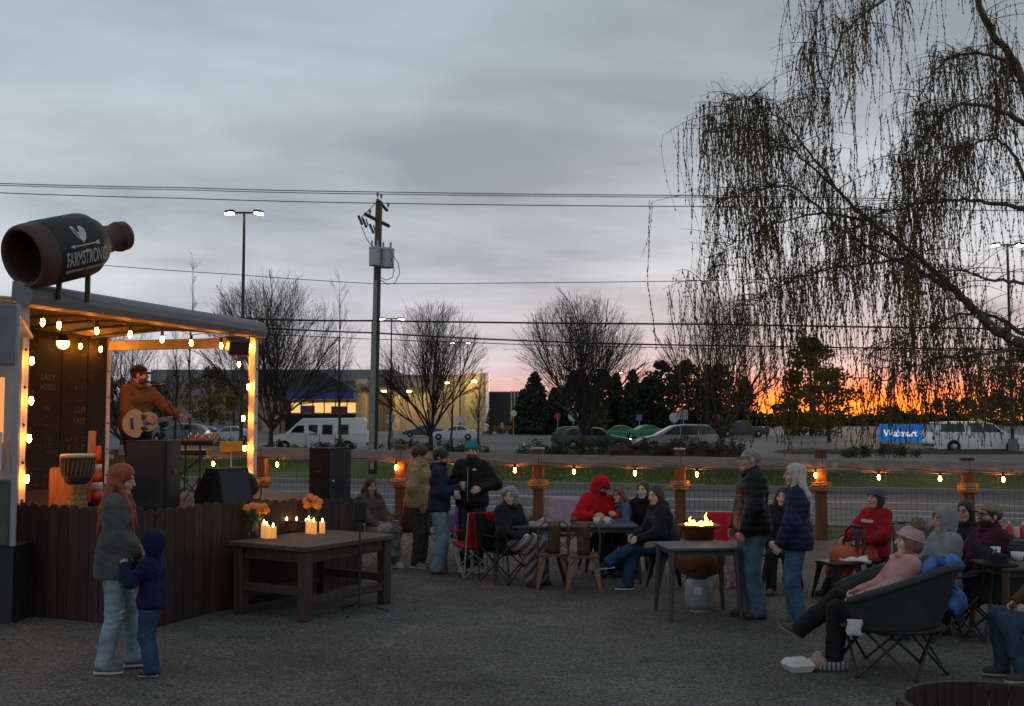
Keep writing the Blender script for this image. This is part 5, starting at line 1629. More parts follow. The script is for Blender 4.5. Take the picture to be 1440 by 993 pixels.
y = 11.3
while y < 18.2:
    pl = clip_row(poly, y, y + .138)
    if len(pl) >= 3:
        mb = MB(); mb.prism([p - np.array((-4.5, 13.5)) for p in pl], DECK - .04, DECK); obj('board', mb, wood('deck', (.06, .04, .03), stretch=(1.2, 14, 14)), deck)
    y += .142
for p in ((-5.2, 12.3), (-3.6, 11.8), (-3.1, 13.0), (-2.3, 14.3), (-4.2, 16.7), (-6.5, 17.5), (-7.8, 13.3), (-4.9, 14.5)):
    mb = MB(); mb.box((p[0] + 4.5, p[1] - 13.5, (DECK - .04) / 2), (.1, .1, DECK - .04)); obj('support', mb, wood('deck', ()), deck)

skirt = thing('picket_skirt', 'dark brown dog-eared picket fence skirting the stage front', 'fence', (SK[2][0], SK[2][1], 0))
o2 = np.array((SK[2][0], SK[2][1], 0)); rng = np.random.default_rng(8)
M_PICK = [wood('picket%d' % i, c) for i, c in enumerate(((.040, .015, .011), (.032, .012, .010), (.048, .019, .013)))]
for i in range(4):
    a, b = SK[i], SK[i + 1]; L_ = np.linalg.norm(b - a); n = max(1, int(round(L_ / .146))); w = L_ / n; d = (b - a) / L_; ang = math.atan2(d[1], d[0])
    for k in range(n):
        c = a + d * w * (k + .5); hgt = (1.2 if i < 2 else 1.2 - .1 * (k / n if i == 3 else 0)) + rng.normal(0, .007); ww = w / 2 - .004
        pl = [(-ww, 0.015), (ww, .015), (ww, hgt - .05), (ww * .62, hgt - .012), (0, hgt), (-ww * .62, hgt - .012), (-ww, hgt - .05)]
        mb = MB(); mb.prism(pl, -.011, .011, rotz(ang + rng.normal(0, .01)) @ rotx(pi / 2), np.array((c[0], c[1], 0)) - o2); obj('picket', mb, M_PICK[rng.integers(3)], skirt)
    for z in (.3, .95):
        c = (a + b) / 2; nrm = np.array((-d[1], d[0])) * .035; mb = MB(); mb.box(np.array((c[0] + nrm[0], c[1] + nrm[1], z)) - o2, (L_ - .08, .035, .085), rotz(ang)); obj('rail', mb, M_PICK[0], skirt)

# bulbs of the stage
def ab(px, py):
    k = (px - 720) / F_PX; a = (k * SA[1] - SA[0]) / (SU[0] - k * SU[1]); p = SA + SU * a; return D(px, py, p[1])


front = [ab(px, py) for px, py in ((60, 453), (83, 457), (136, 465), (183, 470), (228, 477), (269, 482), (311, 486), (350, 487))]
cord = []
for i, p in enumerate(front):
    if i: cord.append((p + front[i - 1]) / 2 + np.array((0, 0, .16)))
    cord.append(p + np.array((0, 0, .11)))
bulb_string('festoon bulbs along the front edge of the stage roof', front, cord)
q = [D(px, py, SA[1] - .10) for px, py in ((45, 507), (44, 563), (41, 616), (38, 673))]
bulb_string('festoon bulbs running down the left stage post', q, [q[0] + np.array((-.03, .02, .3))] + [p + np.array((-.04, .03, .1)) for p in q])
q = [D(px, py, SB[1] - .12) for px, py in ((336, 512), (349, 544), (342, 588), (344, 630), (342, 671))]
bulb_string('festoon bulbs running down the right stage post', q, [q[0] + np.array((0, 0, .35))] + [p + np.array((.02, .03, .1)) for p in q])
q = [SA + wall_p(px, py) - SN * .14 for px, py in ((95, 487), (124, 491))]
bulb_string('pair of bulbs on the chalkboard wall', q, [p + np.array((0, 0, .11)) for p in q])
p = SA + wall_p(67, 483) - SN * .18
t = thing('globe_lamp', 'round yellow globe lamp on the chalkboard wall', 'lamp', p)
mb = MB(); mb.ell((0, 0, 0), .095, 16, 10); obj('globe', mb, emission('globe', (1, .52, .14), 7), t, True)
mb = MB(); mb.tube([(0, 0, .08), SN * .1 + np.array((0, 0, .12)), SN * .16 + np.array((0, 0, .05))], .015, 8); obj('arm', mb, M_BLACK, t)
mb = MB(); mb.lathe([(.10, 0), (.07, .07), (.03, .10)], 14, None, (0, 0, .03), caps=False); obj('shade', mb, M_BLACK, t)


# ------------------------------------------------------------------ bottle sign on the roof
def bottle():
    Y0, Y1 = 12.05, 13.30; a = D(32, 362, Y0); b = D(176, 331, Y1); ax = unit(b - a); L_ = float(np.linalg.norm(b - a)); Rb = .355
    t = thing('bottle_sign', 'giant brown beer bottle sign with black label lying above the stage', 'sign', (a + b) / 2 * np.array((1, 1, 0)) + np.array((0, 0, 3.65)))
    o = np.array(t.location); x = unit(np.cross((0, 0, 1.0), ax)); y = np.cross(ax, x); Mx = np.stack([x, y, ax], 1)
    prof = [(Rb - .05, .10), (Rb - .06, 0.0), (Rb - .03, -.02), (Rb, .02), (Rb + .01, .08), (Rb + .012, .2), (Rb + .012, L_ * .50), (Rb - .01, L_ * .58), (Rb * .82, L_ * .66), (Rb * .56, L_ * .72), (Rb * .47, L_ * .78), (Rb * .43, L_ * .90),
            (Rb * .50, L_ * .905), (Rb * .52, L_ * .93), (Rb * .45, L_ * .94), (Rb * .50, L_ * .955), (Rb * .50, L_ * .985), (Rb * .40, L_)]
    M_B = mat('bottle_brown', (.075, .032, .026), .6, var=.15, scale=4)
    mb = MB(); mb.lathe(prof, 36, Mx, a - o, caps=False)
    inner = [(Rb - .05, .10), (Rb - .04, .3), (Rb - .04, L_ * .5), (.05, L_ * .6)]
    mb.lathe(inner, 36, Mx, a - o, caps=False)
    mb.lathe([(.001, L_ - .001), (Rb * .41, L_)], 20, Mx, a - o, caps=False)
    obj('bottle', mb, M_B, t, True)
    mb = MB(); mb.lathe([(Rb + .013, .22), (Rb + .020, .225), (Rb + .020, L_ * .53), (Rb + .008, L_ * .575), (Rb - .002, L_ * .578)], 36, Mx, a - o, caps=False); lab = obj('label_band', mb, mat('bottle_label', (.016, .018, .020), .55, var=.1), t, True)
    # lettering wrapped round the label, facing the viewer
    vd = unit(np.array((0, 0, CAM_H)) - (a + b) / 2); vd = unit(vd - ax * (vd @ ax)); side = np.cross(vd, ax); side = side if side[2] > 0 else -side
    M_L = mat('bottle_lettering', (.55, .54, .52), .7, var=.1)

    def wrap(me, along, ang0):
        n = len(me.vertices); c = np.empty(n * 3, np.float32); me.vertices.foreach_get('co', c); c = c.reshape(-1, 3)
        r = Rb + .022 + c[:, 2]; th = ang0 + c[:, 1] / Rb
        P_ = a - o + ax * (along + c[:, 0])[:, None] + (vd * np.cos(th)[:, None] + side * np.sin(th)[:, None]) * r[:, None]
        me.vertices.foreach_set('co', P_.astype(np.float32).ravel()); me.update(); return me
    mid = .22 + (L_ * .53 - .22) * .60
    me = text_mesh('FARMSTRONG', .155, .004, space=1.0)
    c = np.empty(len(me.vertices) * 3, np.float32); me.vertices.foreach_get('co', c); c = c.reshape(-1, 3); wd = c[:, 0].max() - c[:, 0].min()
    c[:, 0] *= .56 / wd; c[:, 1] *= 1.45; me.vertices.foreach_set('co', c.ravel())
    obj('lettering', wrap(me, mid, -.42), M_L, lab)
    me = text_mesh('BREWING COMPANY', .055, .003, space=1.3); c = np.empty(len(me.vertices) * 3, np.float32); me.vertices.foreach_get('co', c); c = c.reshape(-1, 3); wd = c[:, 0].max() - c[:, 0].min(); c[:, 0] *= .54 / wd; me.vertices.foreach_set('co', c.ravel())
    obj('lettering', wrap(me, mid, -.80), M_L, lab)
    def flat(poly):
        mb = MB(); mb.prism(poly, -.003, .003); return mb.mesh('emblem')
    roo = [(.002, -.03), (.035, .0), (.058, .04), (.062, .085), (.045, .118), (.02, .12), (.006, .10), (.004, .07), (-.006, .055), (-.022, .07), (-.030, .10), (-.036, .128), (-.052, .134), (-.066, .118), (-.056, .10), (-.060, .07), (-.045, .03), (-.02, .0)]
    obj('rooster_emblem', wrap(flat([(x_ * 1.3, y_ * 1.3) for x_, y_ in roo]), mid - .02, .16), M_L, lab)
    obj('arrow_shaft', wrap(flat([(-.17, -.006), (.17, -.006), (.17, .006), (-.17, .006)]), mid, -.02), M_L, lab)
    obj('arrow_head', wrap(flat([(-.21, 0), (-.16, -.022), (-.16, .022)]), mid, -.02), M_L, lab)
    obj('arrow_tail', wrap(flat([(.15, -.016), (.20, -.026), (.19, 0), (.20, .026), (.15, .016)]), mid, -.02), M_L, lab)
    obj('arrow_post', wrap(flat([(-.006, -.07), (.006, -.07), (.006, .13), (-.006, .13)]), mid, -.02), M_L, lab)
    for u in (.34, .62):
        p = a + ax * L_ * u; mb = MB(); mb.tube([p - o - np.array((0, 0, Rb * .8)), np.array((p[0], p[1], ZT + .05)) - o], .032, 10); obj('support', mb, M_BLACK, t)


bottle()


# ------------------------------------------------------------------ neighbouring serving tent at the left edge
t = thing('serving_tent', 'grey serving tent with clear vinyl window at the left edge', 'tent', (-6.04, 11.5, 0))
tx = lambda X_, Y_, Z_: np.array((X_ + 6.2, Y_ - 11.5, Z_))
M_TENT = mat('tent_grey', (.17, .17, .175), .7, var=.2, scale=3)
mb = MB(); mb.grid(lambda u, v: tx(-7.6 + u * 2.28 - (.12 * v if u > .9 else 0), 11.35 + v * .75, 3.0 + .42 * math.sin(min(1, u * 1.0) * pi * .5 + pi * .5 if u > .5 else pi / 2) * .0 + .40 * (1 - max(0, (u - .82) / .18) ** 2)), 24, 6, .03); obj('canopy', mb, M_TENT, t, True)
mb = MB(); mb.box(tx(-6.5, 11.36, 2.98), (2.36, .04, .62), None, .01); obj('valance', mb, M_TENT, t)
mb = MB(); mb.box(tx(-6.55, 11.40, 2.15), (2.42, .012, 1.35)); obj('vinyl_window', mb, mat('vinyl', (.75, .68, .60), .12, var=.1, scale=6, bump=.3, alpha=.28, stretch=(4, 1, .6)), t)
mb = MB(); mb.box(tx(-6.55, 11.40, 1.14), (2.42, .05, .68), None, .01); obj('lower_wall', mb, mat('tent_lower', (.085, .082, .08), .8, var=.2), t)
mb = MB(); mb.box(tx(-6.55, 11.8, .40), (2.5, .75, .79)); obj('trailer_base', mb, M_BLACK, t)
mb = MB(); mb.tube([tx(-5.31, 11.42, .8), tx(-5.33, 11.42, 3.3)], .035, 8); obj('pole', mb, M_GREYMETAL, t)
mb = MB(); mb.box(tx(-5.55, 11.34, 1.78), (.28, .006, .38)); obj('paper_notice', mb, mat('paper', (.55, .54, .52), .8, var=.1), t)
mb = MB(); mb.tube([tx(-5.62, 11.75, 1.85), tx(-5.62, 11.75, 2.55)], .03, 8); obj('reflection_glow', mb, emission('reflection_orange', (1, .36, .08), 1.6), t)  # orange reflections of the vinyl window, put in as a glowing tube
mb = MB(); mb.tube([tx(-5.62, 11.75, .8), tx(-5.62, 11.75, 1.85)], .02, 8); obj('reflection_glow_stand', mb, M_BLACK, t)  # pole put in only to carry the orange reflection tube

# ================================================================== props on the stage
def GP(px, Y, z=0.0): return np.array(((px - 720) / F_PX * Y, Y, z))


M_CAB = mat('speaker_black', (.008, .008, .009), .75, var=.25, scale=14, bump=.3, bscale=90)
M_GRILLE = mat('speaker_grille', (.012, .013, .016), .6, var=.3, scale=90)


def speaker(label, loc, yaw, w, d, h, tilt=0.0, wedge=False, name='loudspeaker'):
    t = thing(name, label, 'speaker', loc, yaw, 'stage loudspeakers'); mb = MB()
    if wedge:
        pl = [(-d / 2, 0), (d / 2, 0), (d * .28, h), (-d * .10, h * 1.02), (-d / 2, h * .35)]
        mb.prism([(y, z) for y, z in pl], -w / 2, w / 2, np.array(((0, 0, 1), (1, 0, 0), (0, 1, 0)), float))
        obj('cabinet', mb, M_CAB, t)
        a, b = np.array((0, d / 2, 0)), np.array((0, d * .28, h)); n = unit(np.cross(np.array((1, 0, 0)), b - a))
        mb = MB(); mb.add([np.array((sx * w * .46, 0, 0)) + a * (1 - u) + b * u + n * .006 * (1 if n[1] > 0 else -1) for u in (.06, .94) for sx in (-1, 1)], [(0, 1, 3, 2)]); obj('grille', mb, M_GRILLE, t)
        for sx in (-1, 1):
            mb = MB(); mb.tube([(sx * (w / 2 + .01), -.05, h * .75), (sx * (w / 2 + .025), 0, h * .78), (sx * (w / 2 + .01), .06, h * .75)], .012, 6); obj('handle', mb, M_BLACK, t)
    else:
        pl = [(-w * .36, -d / 2), (w * .36, -d / 2), (w / 2, d * .28), (w / 2, d / 2), (-w / 2, d / 2), (-w / 2, d * .28)]
        mb.prism(pl, 0, h); obj('cabinet', mb, M_CAB, t)
        mb = MB(); mb.box((0, d / 2 + .008, h * .5), (w * .9, .014, h * .93), None, .005); g = obj('grille', mb, M_GRILLE, t)
        mb = MB(); mb.box((w * .3, d / 2 + .019, h * .42), (.035, .008, .02)); obj('badge', mb, mat('badge', (.5, .5, .5), .4, var=0), g)
        for sx in (-1, 1):
            mb = MB(); mb.box((sx * w * .485, 0.02, h * .55), (.02, .12, .05), None, .006); obj('handle', mb, M_BLACK, t)
        mb = MB(); mb.lathe([(w * .3, 0), (w * .3, .006)], 20, rotx(-pi / 2), (0, d / 2 + .010, h * .33)); obj('woofer', mb, M_CAB, g)
    return t


speaker('tall black loudspeaker in front of the guitarist', GP(222, 12.75, DECK), pi - .15, .50, .50, .80)
speaker('black loudspeaker at the stage corner, one side lit orange', GP(463, 14.45, DECK - .05), -2.2, .42, .40, .72)
speaker('black floor monitor wedge tilted back beside the right post', GP(318, 13.2, DECK), -2.2, .46, .52, .46, wedge=True, name='floor_monitor')

# drum
p = GP(112, 12.32, DECK + .02); t = thing('djembe_drum', 'goblet-shaped djembe drum with roped bowl and pale skin', 'drum', p)
mb = MB(); mb.lathe([(.13, 0), (.115, .06), (.09, .20), (.085, .27), (.10, .30)], 24); obj('foot', mb, wood('drum_foot', (.26, .13, .05)), t, True)
mb = MB(); mb.lathe([(.10, .30), (.135, .33), (.165, .40), (.178, .50), (.18, .60)], 24); bo = obj('bowl', mb, wood('drum_bowl', (.05, .028, .018)), t, True)
for k in range(24):
    a = 2 * pi * k / 24; b = a + .14; mb = MB(); mb.tube([(.115 * math.cos(a), .115 * math.sin(a), .32), (.176 * math.cos(a), .176 * math.sin(a), .42), (.188 * math.cos(b), .188 * math.sin(b), .595)], .006, 4); obj('rope', mb, M_ROPE, bo)
mb = MB(); mb.tube([(.188 * math.cos(a), .188 * math.sin(a), .60) for a in np.linspace(0, 2 * pi, 25)], .011, 6); obj('ring', mb, M_ROPE, t)
mb = MB(); mb.lathe([(.182, .60), (.184, .628), (.17, .636)], 28); obj('drum_skin', mb, mat('drum_skin', (.55, .47, .38), .7), t, True)
for k in range(3): 
    mb = MB(); z = .08 + k * .06; r = (.112, .102, .092)[k]; mb.tube([(r * math.cos(a), r * math.sin(a), z + .01 * math.sin(8 * a)) for a in np.linspace(0, 2 * pi, 33)], .006, 4); obj('carved_band', mb, M_ROPE, t)
# wooden box beside it, cone, board
t = thing('cajon_box', 'plain wooden box drum standing left of the djembe', 'box drum', GP(92, 12.9, DECK), .3)
mb = MB(); mb.box((0, 0, .24), (.28, .28, .48), None, .012); obj('body', mb, wood('cajon', (.30, .12, .045)), t)
mb = MB(); mb.box((0, -.145, .24), (.25, .01, .45)); obj('face_plate', mb, wood('cajon_face', (.36, .16, .06)), t)
t = thing('traffic_cone', 'slim orange and white traffic delineator behind the djembe', 'cone', GP(140, 13.4, DECK))
mb = MB(); mb.lathe([(.14, 0), (.14, .04), (.06, .045)], 18); obj('base', mb, M_BLACK, t)
for z0, z1, c in ((.045, .17, 'o'), (.17, .28, 'w'), (.28, .40, 'o'), (.40, .50, 'w'), (.50, .72, 'o')):
    r0, r1 = .075 - .045 * z0 / .8, .075 - .045 * z1 / .8
    mb = MB(); mb.lathe([(r0, z0), (r1, z1)], 18); obj('band', mb, mat('cone_orange', (.62, .055, .012), .6) if c == 'o' else mat('cone_white', (.55, .5, .45), .6), t, True)
t = thing('leaning_board', 'pale narrow plank leaning behind the djembe', 'plank', GP(130, 13.6, DECK))
mb = MB(); mb.box((0, 0, .45), (.09, .03, .9), roty(.03), .004); tag(obj('plank', mb, wood('plank', (.36, .27, .18)), t), 'pale plank', 'x'); del t.children[0]['category']; del t.children[0]['label']


def tube_obj(nm, pts, r, m, parent, n=8): mb = MB(); mb.tube(pts, r, n); return obj(nm, mb, m, parent)


# microphone on boom stand
b = GP(262, 14.3, DECK); t = thing('microphone_stand', 'black boom microphone stand reaching to the guitarist', 'microphone stand', b)
W = lambda px, py, Y=14.3: D(px, py, Y) - b
for k in range(3):
    a = k * 2 * pi / 3 + .4; tube_obj('leg', [(0, 0, .16), (.30 * math.cos(a), .30 * math.sin(a), .012)], .009, M_BLACK, t)
tube_obj('shaft', [(0, 0, .1), W(262, 610)], .011, M_BLACK, t)
tube_obj('boom', [W(268, 622), W(226, 548)], .009, M_BLACK, t)
mc = tube_obj('microphone', [W(232, 541), W(214, 542)], [.016, .02], M_BLACK, t)
mb = MB(); mb.ell(W(210, 542), (.032, .028, .028), 12, 8); obj('mic_grille', mb, M_GREYMETAL, mc, True)
tube_obj('cable', [W(232, 541), W(242, 552), W(247, 575), W(254, 600), W(262, 640), W(264, 690)], .006, M_BLACK, t, 5)
# keyboard and mixer on stands
b = GP(255, 14.7, DECK); t = thing('keyboard_stand', 'white-keyed keyboard on a black folding stand behind the speaker', 'keyboard', b)
for s in (-1, 1):
    tube_obj('leg', [(s * .32, -.12, .015), (-s * .28, .10, .55)], .013, M_BLACK, t); tube_obj('foot', [(s * .32, -.22, .015), (s * .32, .1, .015)], .013, M_BLACK, t)
mb = MB(); mb.box((-.05, 0, .60), (.86, .26, .07), None, .01); kb = obj('case', mb, M_BLACK, t)
mb = MB(); mb.box((-.05, -.04, .640), (.74, .14, .012)); obj('keys', mb, mat('keys', (.6, .58, .55), .4, var=.05), kb)
b = GP(283, 14.3, DECK); t = thing('mixer_stand', 'small mixer with knobs on a black tripod stand', 'mixer', b)
for k in range(3):
    a = k * 2 * pi / 3; tube_obj('leg', [(0, 0, .3), (.26 * math.cos(a), .26 * math.sin(a), .012)], .010, M_BLACK, t)
tube_obj('shaft', [(0, 0, .2), (0, 0, .75)], .014, M_BLACK, t)
mb = MB(); mb.box((0, 0, .78), (.42, .3, .07), rotx(.3), .01); mx = obj('mixer_case', mb, M_BLACK, t)
for i in range(4):
    for j in range(2): mb = MB(); mb.lathe([(.012, 0), (.010, .03)], 8, None, (-.14 + i * .09, -.06 + j * .1, .81 + .03 * j)); obj('knob', mb, M_CHROME, mx)
t = thing('stage_fan', 'round black stage light on the deck by the right post', 'stage light', GP(350, 14.2, DECK))
mb = MB(); mb.lathe([(.10, -.10), (.16, -.02), (.16, .12), (.13, .13)], 20, rotx(pi / 2) @ rotz(.2), (0, 0, .20)); obj('housing', mb, M_BLACK, t)
tube_obj('bracket', [(-.18, 0, .2), (-.17, 0, .015), (.17, 0, .015), (.18, 0, .2)], .012, M_BLACK, t)
c = D(334, 487, 16.2); t = thing('hanging_stage_light', 'black box stage light hanging under the roof by the right post', 'stage light', c)
mb = MB(); mb.box((0, 0, 0), (.30, .26, .24), rotz(.5) @ rotx(.3), .02); hb = obj('housing', mb, M_BLACK, t)
tube_obj('yoke', [(-.17, 0, 0), (-.17, 0, .24), (.17, 0, .24), (.17, 0, 0)], .012, M_BLACK, t); tube_obj('clamp', [(0, 0, .24), (0, 0, ZT - c[2])], .015, M_BLACK, t)
c = D(325, 628, 20.75); t = thing('yellow_notice', 'yellow notice board on the fence behind the stage', 'sign', c)
mb = MB(); mb.box((0, 0, 0), (.42, .02, .20), None, .02); obj('panel', mb, mat('yellow_panel', (.60, .30, .02), .6), t); tube_obj('stake', [(0, .02, -.1), (0, .02, -c[2])], .015, M_GREYMETAL, t)

# ------------------------------------------------------------------ big rustic table with flowers and candles
n0 = np.array((-2.13, 11.45)); eL = unit((-.85, .526)); eR = unit((.53, .85)); wL, wR = 1.12, 1.52
TZ = .78
t = thing('rustic_table', 'heavy weathered wooden table with flowers and candles by the stage', 'table', (n0[0], n0[1], 0)); rt = t
loc2 = lambda a, b, z: np.array((eL[0] * a + eR[0] * b, eL[1] * a + eR[1] * b, z))
angT = math.atan2(eR[1], eR[0]); MTb = rotz(angT); M_TW = wood('table', (.085, .056, .042), .45, stretch=(1.3, 16, 16)); M_TL_SHADE = wood('table_leg_shade', (.055, .034, .026), .45)  # leg wood: table wood darkened for the shade under the top
for k in range(7):
    w = wL / 7; mb = MB(); mb.box(loc2(w * (k + .5), wR / 2, TZ - .025), (wR, w - .006, .05), MTb, .005); obj('plank', mb, M_TW, t)
for a, b in ((.10, .10), (wL - .10, .10), (.10, wR - .10), (wL - .10, wR - .10)):
    mb = MB(); mb.box(loc2(a, b, (TZ - .05) / 2), (.12, .12, TZ - .052), MTb, .012); obj('leg', mb, M_TL_SHADE, t)
for a, b, sx, sy in ((.10, wR / 2, wR - .325, .04), (wL - .10, wR / 2, wR - .325, .04)):
    mb = MB(); mb.box(loc2(a, b, TZ - .12), (sx, sy, .12), MTb, .004); obj('apron', mb, M_TL_SHADE, t)
    mb = MB(); mb.box(loc2(a, b, .20), (sx, .07, .09), MTb, .008); obj('stretcher', mb, M_TL_SHADE, t)
for a, b in ((wL / 2, .10), (wL / 2, wR - .10)):
    mb = MB(); mb.box(loc2(a, b, TZ - .12), (.04, wL - .325, .12), MTb, .004); obj('apron', mb, M_TL_SHADE, t)
    mb = MB(); mb.box(loc2(a, b, .30), (.07, wL - .325, .09), MTb, .008); obj('stretcher', mb, M_TL_SHADE, t)


def rose(mb, c, r, rng):
    mb.ell(c, (r * .45, r * .45, r * .5), 8, 6)
    for ring, (n, tilt, rr) in enumerate(((4, .35, .40), (5, .75, .62), (6, 1.15, .80))):
        for k in range(n):
            a = 2 * pi * k / n + ring * .5 + rng.normal(0, .15); d = np.array((math.cos(a) * math.sin(tilt), math.sin(a) * math.sin(tilt), math.cos(tilt)))
            x, y, z = frame(np.array((math.cos(a), math.sin(a), .35))); M_ = np.stack([x, y, z], 1)
            mb.ell(np.asarray(c) + d * r * rr * .62, (r * .42, r * .50, r * .16), 8, 5, M_)


def bouquet(label, px, py, heads, seed):
    b = G(px, py, TZ); t = thing('flower_vase', label, 'flowers', b, 0, 'orange rose bouquets'); rng = np.random.default_rng(seed)
    mb = MB(); mb.lathe([(.045, 0), (.058, .02), (.062, .08), (.05, .13), (.046, .17), (.052, .18)], 18); obj('vase', mb, mat('vase_glass', (.10, .12, .10), .08, var=0, trans=.6), t, True)
    for hx, hy in heads:
        c = D(hx, hy, b[1] + rng.uniform(-.06, .06)) - b; mb = MB(); rose(mb, c, .072, rng); r_ = obj('rose', mb, mat('rose_petal', (.72, .22, .045), .7, var=.25, scale=18), t, True)
        tube_obj('stem', [(0, 0, .02), c * .6 + np.array((0, 0, .03)), c], .005, mat('stem_green', (.03, .06, .02), .8), r_, 5)
    mb = MB()
    for k in range(9):
        a = rng.uniform(0, 6.28); q = np.array((math.cos(a) * .07, math.sin(a) * .05, .18 + rng.uniform(0, .1))); mb.ell(q, (.012, .03, .05), 6, 4, rotz(a) @ rotx(.5))
    o = obj('leaves', mb, mat('stem_green', (.03, .06, .02), .8), t); o['kind'] = 'stuff'


bouquet('orange roses in a glass vase, left on the rustic table', 357, 756, ((347, 716), (355, 713), (351, 722), (364, 721), (371, 714), (374, 719), (362, 714)), 3)
bouquet('orange roses in a glass vase, by the right candles', 441, 746, ((430, 706), (436, 700), (443, 703), (449, 707), (441, 711), (432, 712), (447, 713)), 4)
CANDLE = mat('candle_wax', (.75, .45, .22), .5, var=0, emit=(1.0, .42, .10), es=.55); FLAME = emission('candle_flame', (1.0, .55, .16), 45)


def candle(label, px, py, hpx, wpx=8.5):
    b = G(px, py, TZ); ppm = F_PX / b[1]; h = hpx / ppm; r = wpx / ppm / 2
    t = thing('pillar_candle', label, 'candle', b, 0, 'glowing pillar candles')
    mb = MB(); mb.lathe([(r, 0), (r, h * .97), (r * .9, h), (r * .6, h * .965)], 16); obj('wax', mb, CANDLE, t, True)
    mb = MB(); mb.lathe([(.002, 0), (.010, .014), (.007, .03), (.001, .045)], 8, None, (0, 0, h * .97)); obj('flame', mb, FLAME, t, True)


candle('tall candle at the left of the left trio', 371, 756, 20); candle('tallest glowing candle in the left trio', 375, 757, 18); candle('short candle at the right of the left trio', 384, 757, 16, 9)
candle('tall candle beside the right bouquet', 434, 750, 19); candle('middle glowing candle of the right trio', 441, 751, 17); candle('single candle right of the right bouquet', 453, 750, 16, 8)
b = G(410, 748, TZ); t = thing('candle_arch', 'low dark arched holder with a row of tiny lights', 'candle holder', b, .2)
mb = MB(); mb.tube([(x, 0, .02 + .10 * (1 - (x / .36) ** 2)) for x in np.linspace(-.36, .36, 15)], .016, 6); mb.tube([(-.36, 0, .012), (.36, 0, .012)], .012, 6); obj('arch', mb, M_BLACK, t); t.children[0]['kind'] = 'stuff'
for x in np.linspace(-.28, .28, 6):
    mb = MB(); mb.lathe([(.003, 0), (.010, .014), (.002, .04)], 8, None, (x, 0, .036 + .10 * (1 - (x / .36) ** 2))); obj('tea_light', mb, FLAME, t, True)
b = G(505, 862); t = thing('music_stand', 'thin black stand with tripod feet in front of the rustic table', 'stand', b)
for k in range(3):
    a = k * 2 * pi / 3 + .25; tube_obj('leg', [(0, 0, .11), (.32 * math.cos(a), .32 * math.sin(a), .012)], .010, M_BLACK, t)
tube_obj('shaft', [(0, 0, .05), (0, 0, 1.02)], .012, M_BLACK, t); mb = MB(); mb.box((0, 0, 1.1), (.14, .10, .24), rotz(.5), .03); obj('holder', mb, M_CAB, t)


# ================================================================== chairs and tables for the audience
def cafe_chair(label, loc, yaw, col, group='metal cafe chairs'):
    """pressed steel chair, local +y is its front"""
    m = metal_paint('cafe_%.2f' % col[0], col, .42, metal=.5, var=.3, scale=9); t = thing('metal_chair', label, 'chair', loc, yaw, group)
    mb = MB(); mb.grid(lambda u, v: ((u - .5) * (.37 - .03 * v * 0), (v - .5) * .37, .44 - .014 * math.sin(pi * u) * math.sin(pi * v)), 8, 8, .012); obj('seat', mb, m, t, True)
    mb = MB(); mb.tube([(-.185, -.185, .425), (.185, -.185, .425), (.185, .185, .425), (-.185, .185, .425), (-.185, -.185, .425)], .014, 6); obj('seat_rim', mb, m, t)
    for sx in (-1, 1):
        for sy in (-1, 1):
            a = np.array((sx * .175, sy * .175, .425)); b = np.array((sx * .225, sy * .235, 0)); mb = MB(); x = np.array((sx * 1.0, 0, 0))
            w0, w1 = .105, .030
            v = []
            for p, w in ((a, w0), (b, w1)): v += [p + (-sx * w, 0, 0), p, p + (0, -sy * w, 0), p + (-sx * .006, -sy * .006, 0) ]
            mb.add(v, [(0, 1, 5, 4), (1, 2, 6, 5), (2, 3, 7, 6), (3, 0, 4, 7), (4, 5, 6, 7)]); obj('leg', mb, m, t)
    for sy in (-1, 1):
        mb = MB(); mb.tube([(-.18, sy * .19, .30), (-.12, sy * .187, .39), (0, sy * .185, .418), (.12, sy * .187, .39), (.18, sy * .19, .30)], .012, 6); obj('apron_arch', mb, m, t)
    mb = MB(); mb.tube([(-.185, -.17, .43), (-.20, -.215, .62), (-.185, -.25, .78), (-.12, -.27, .84), (.12, -.27, .84), (.185, -.25, .78), (.20, -.215, .62), (.185, -.17, .43)], .013, 8); obj('back_hoop', mb, m, t)
    mb = MB(); mb.grid(lambda u, v: ((u - .5) * .16, -.19 - .085 * v - .012 * math.sin(pi * u), .44 + .40 * v), 4, 6, .008); obj('back_slat', mb, m, t, True)
    return t


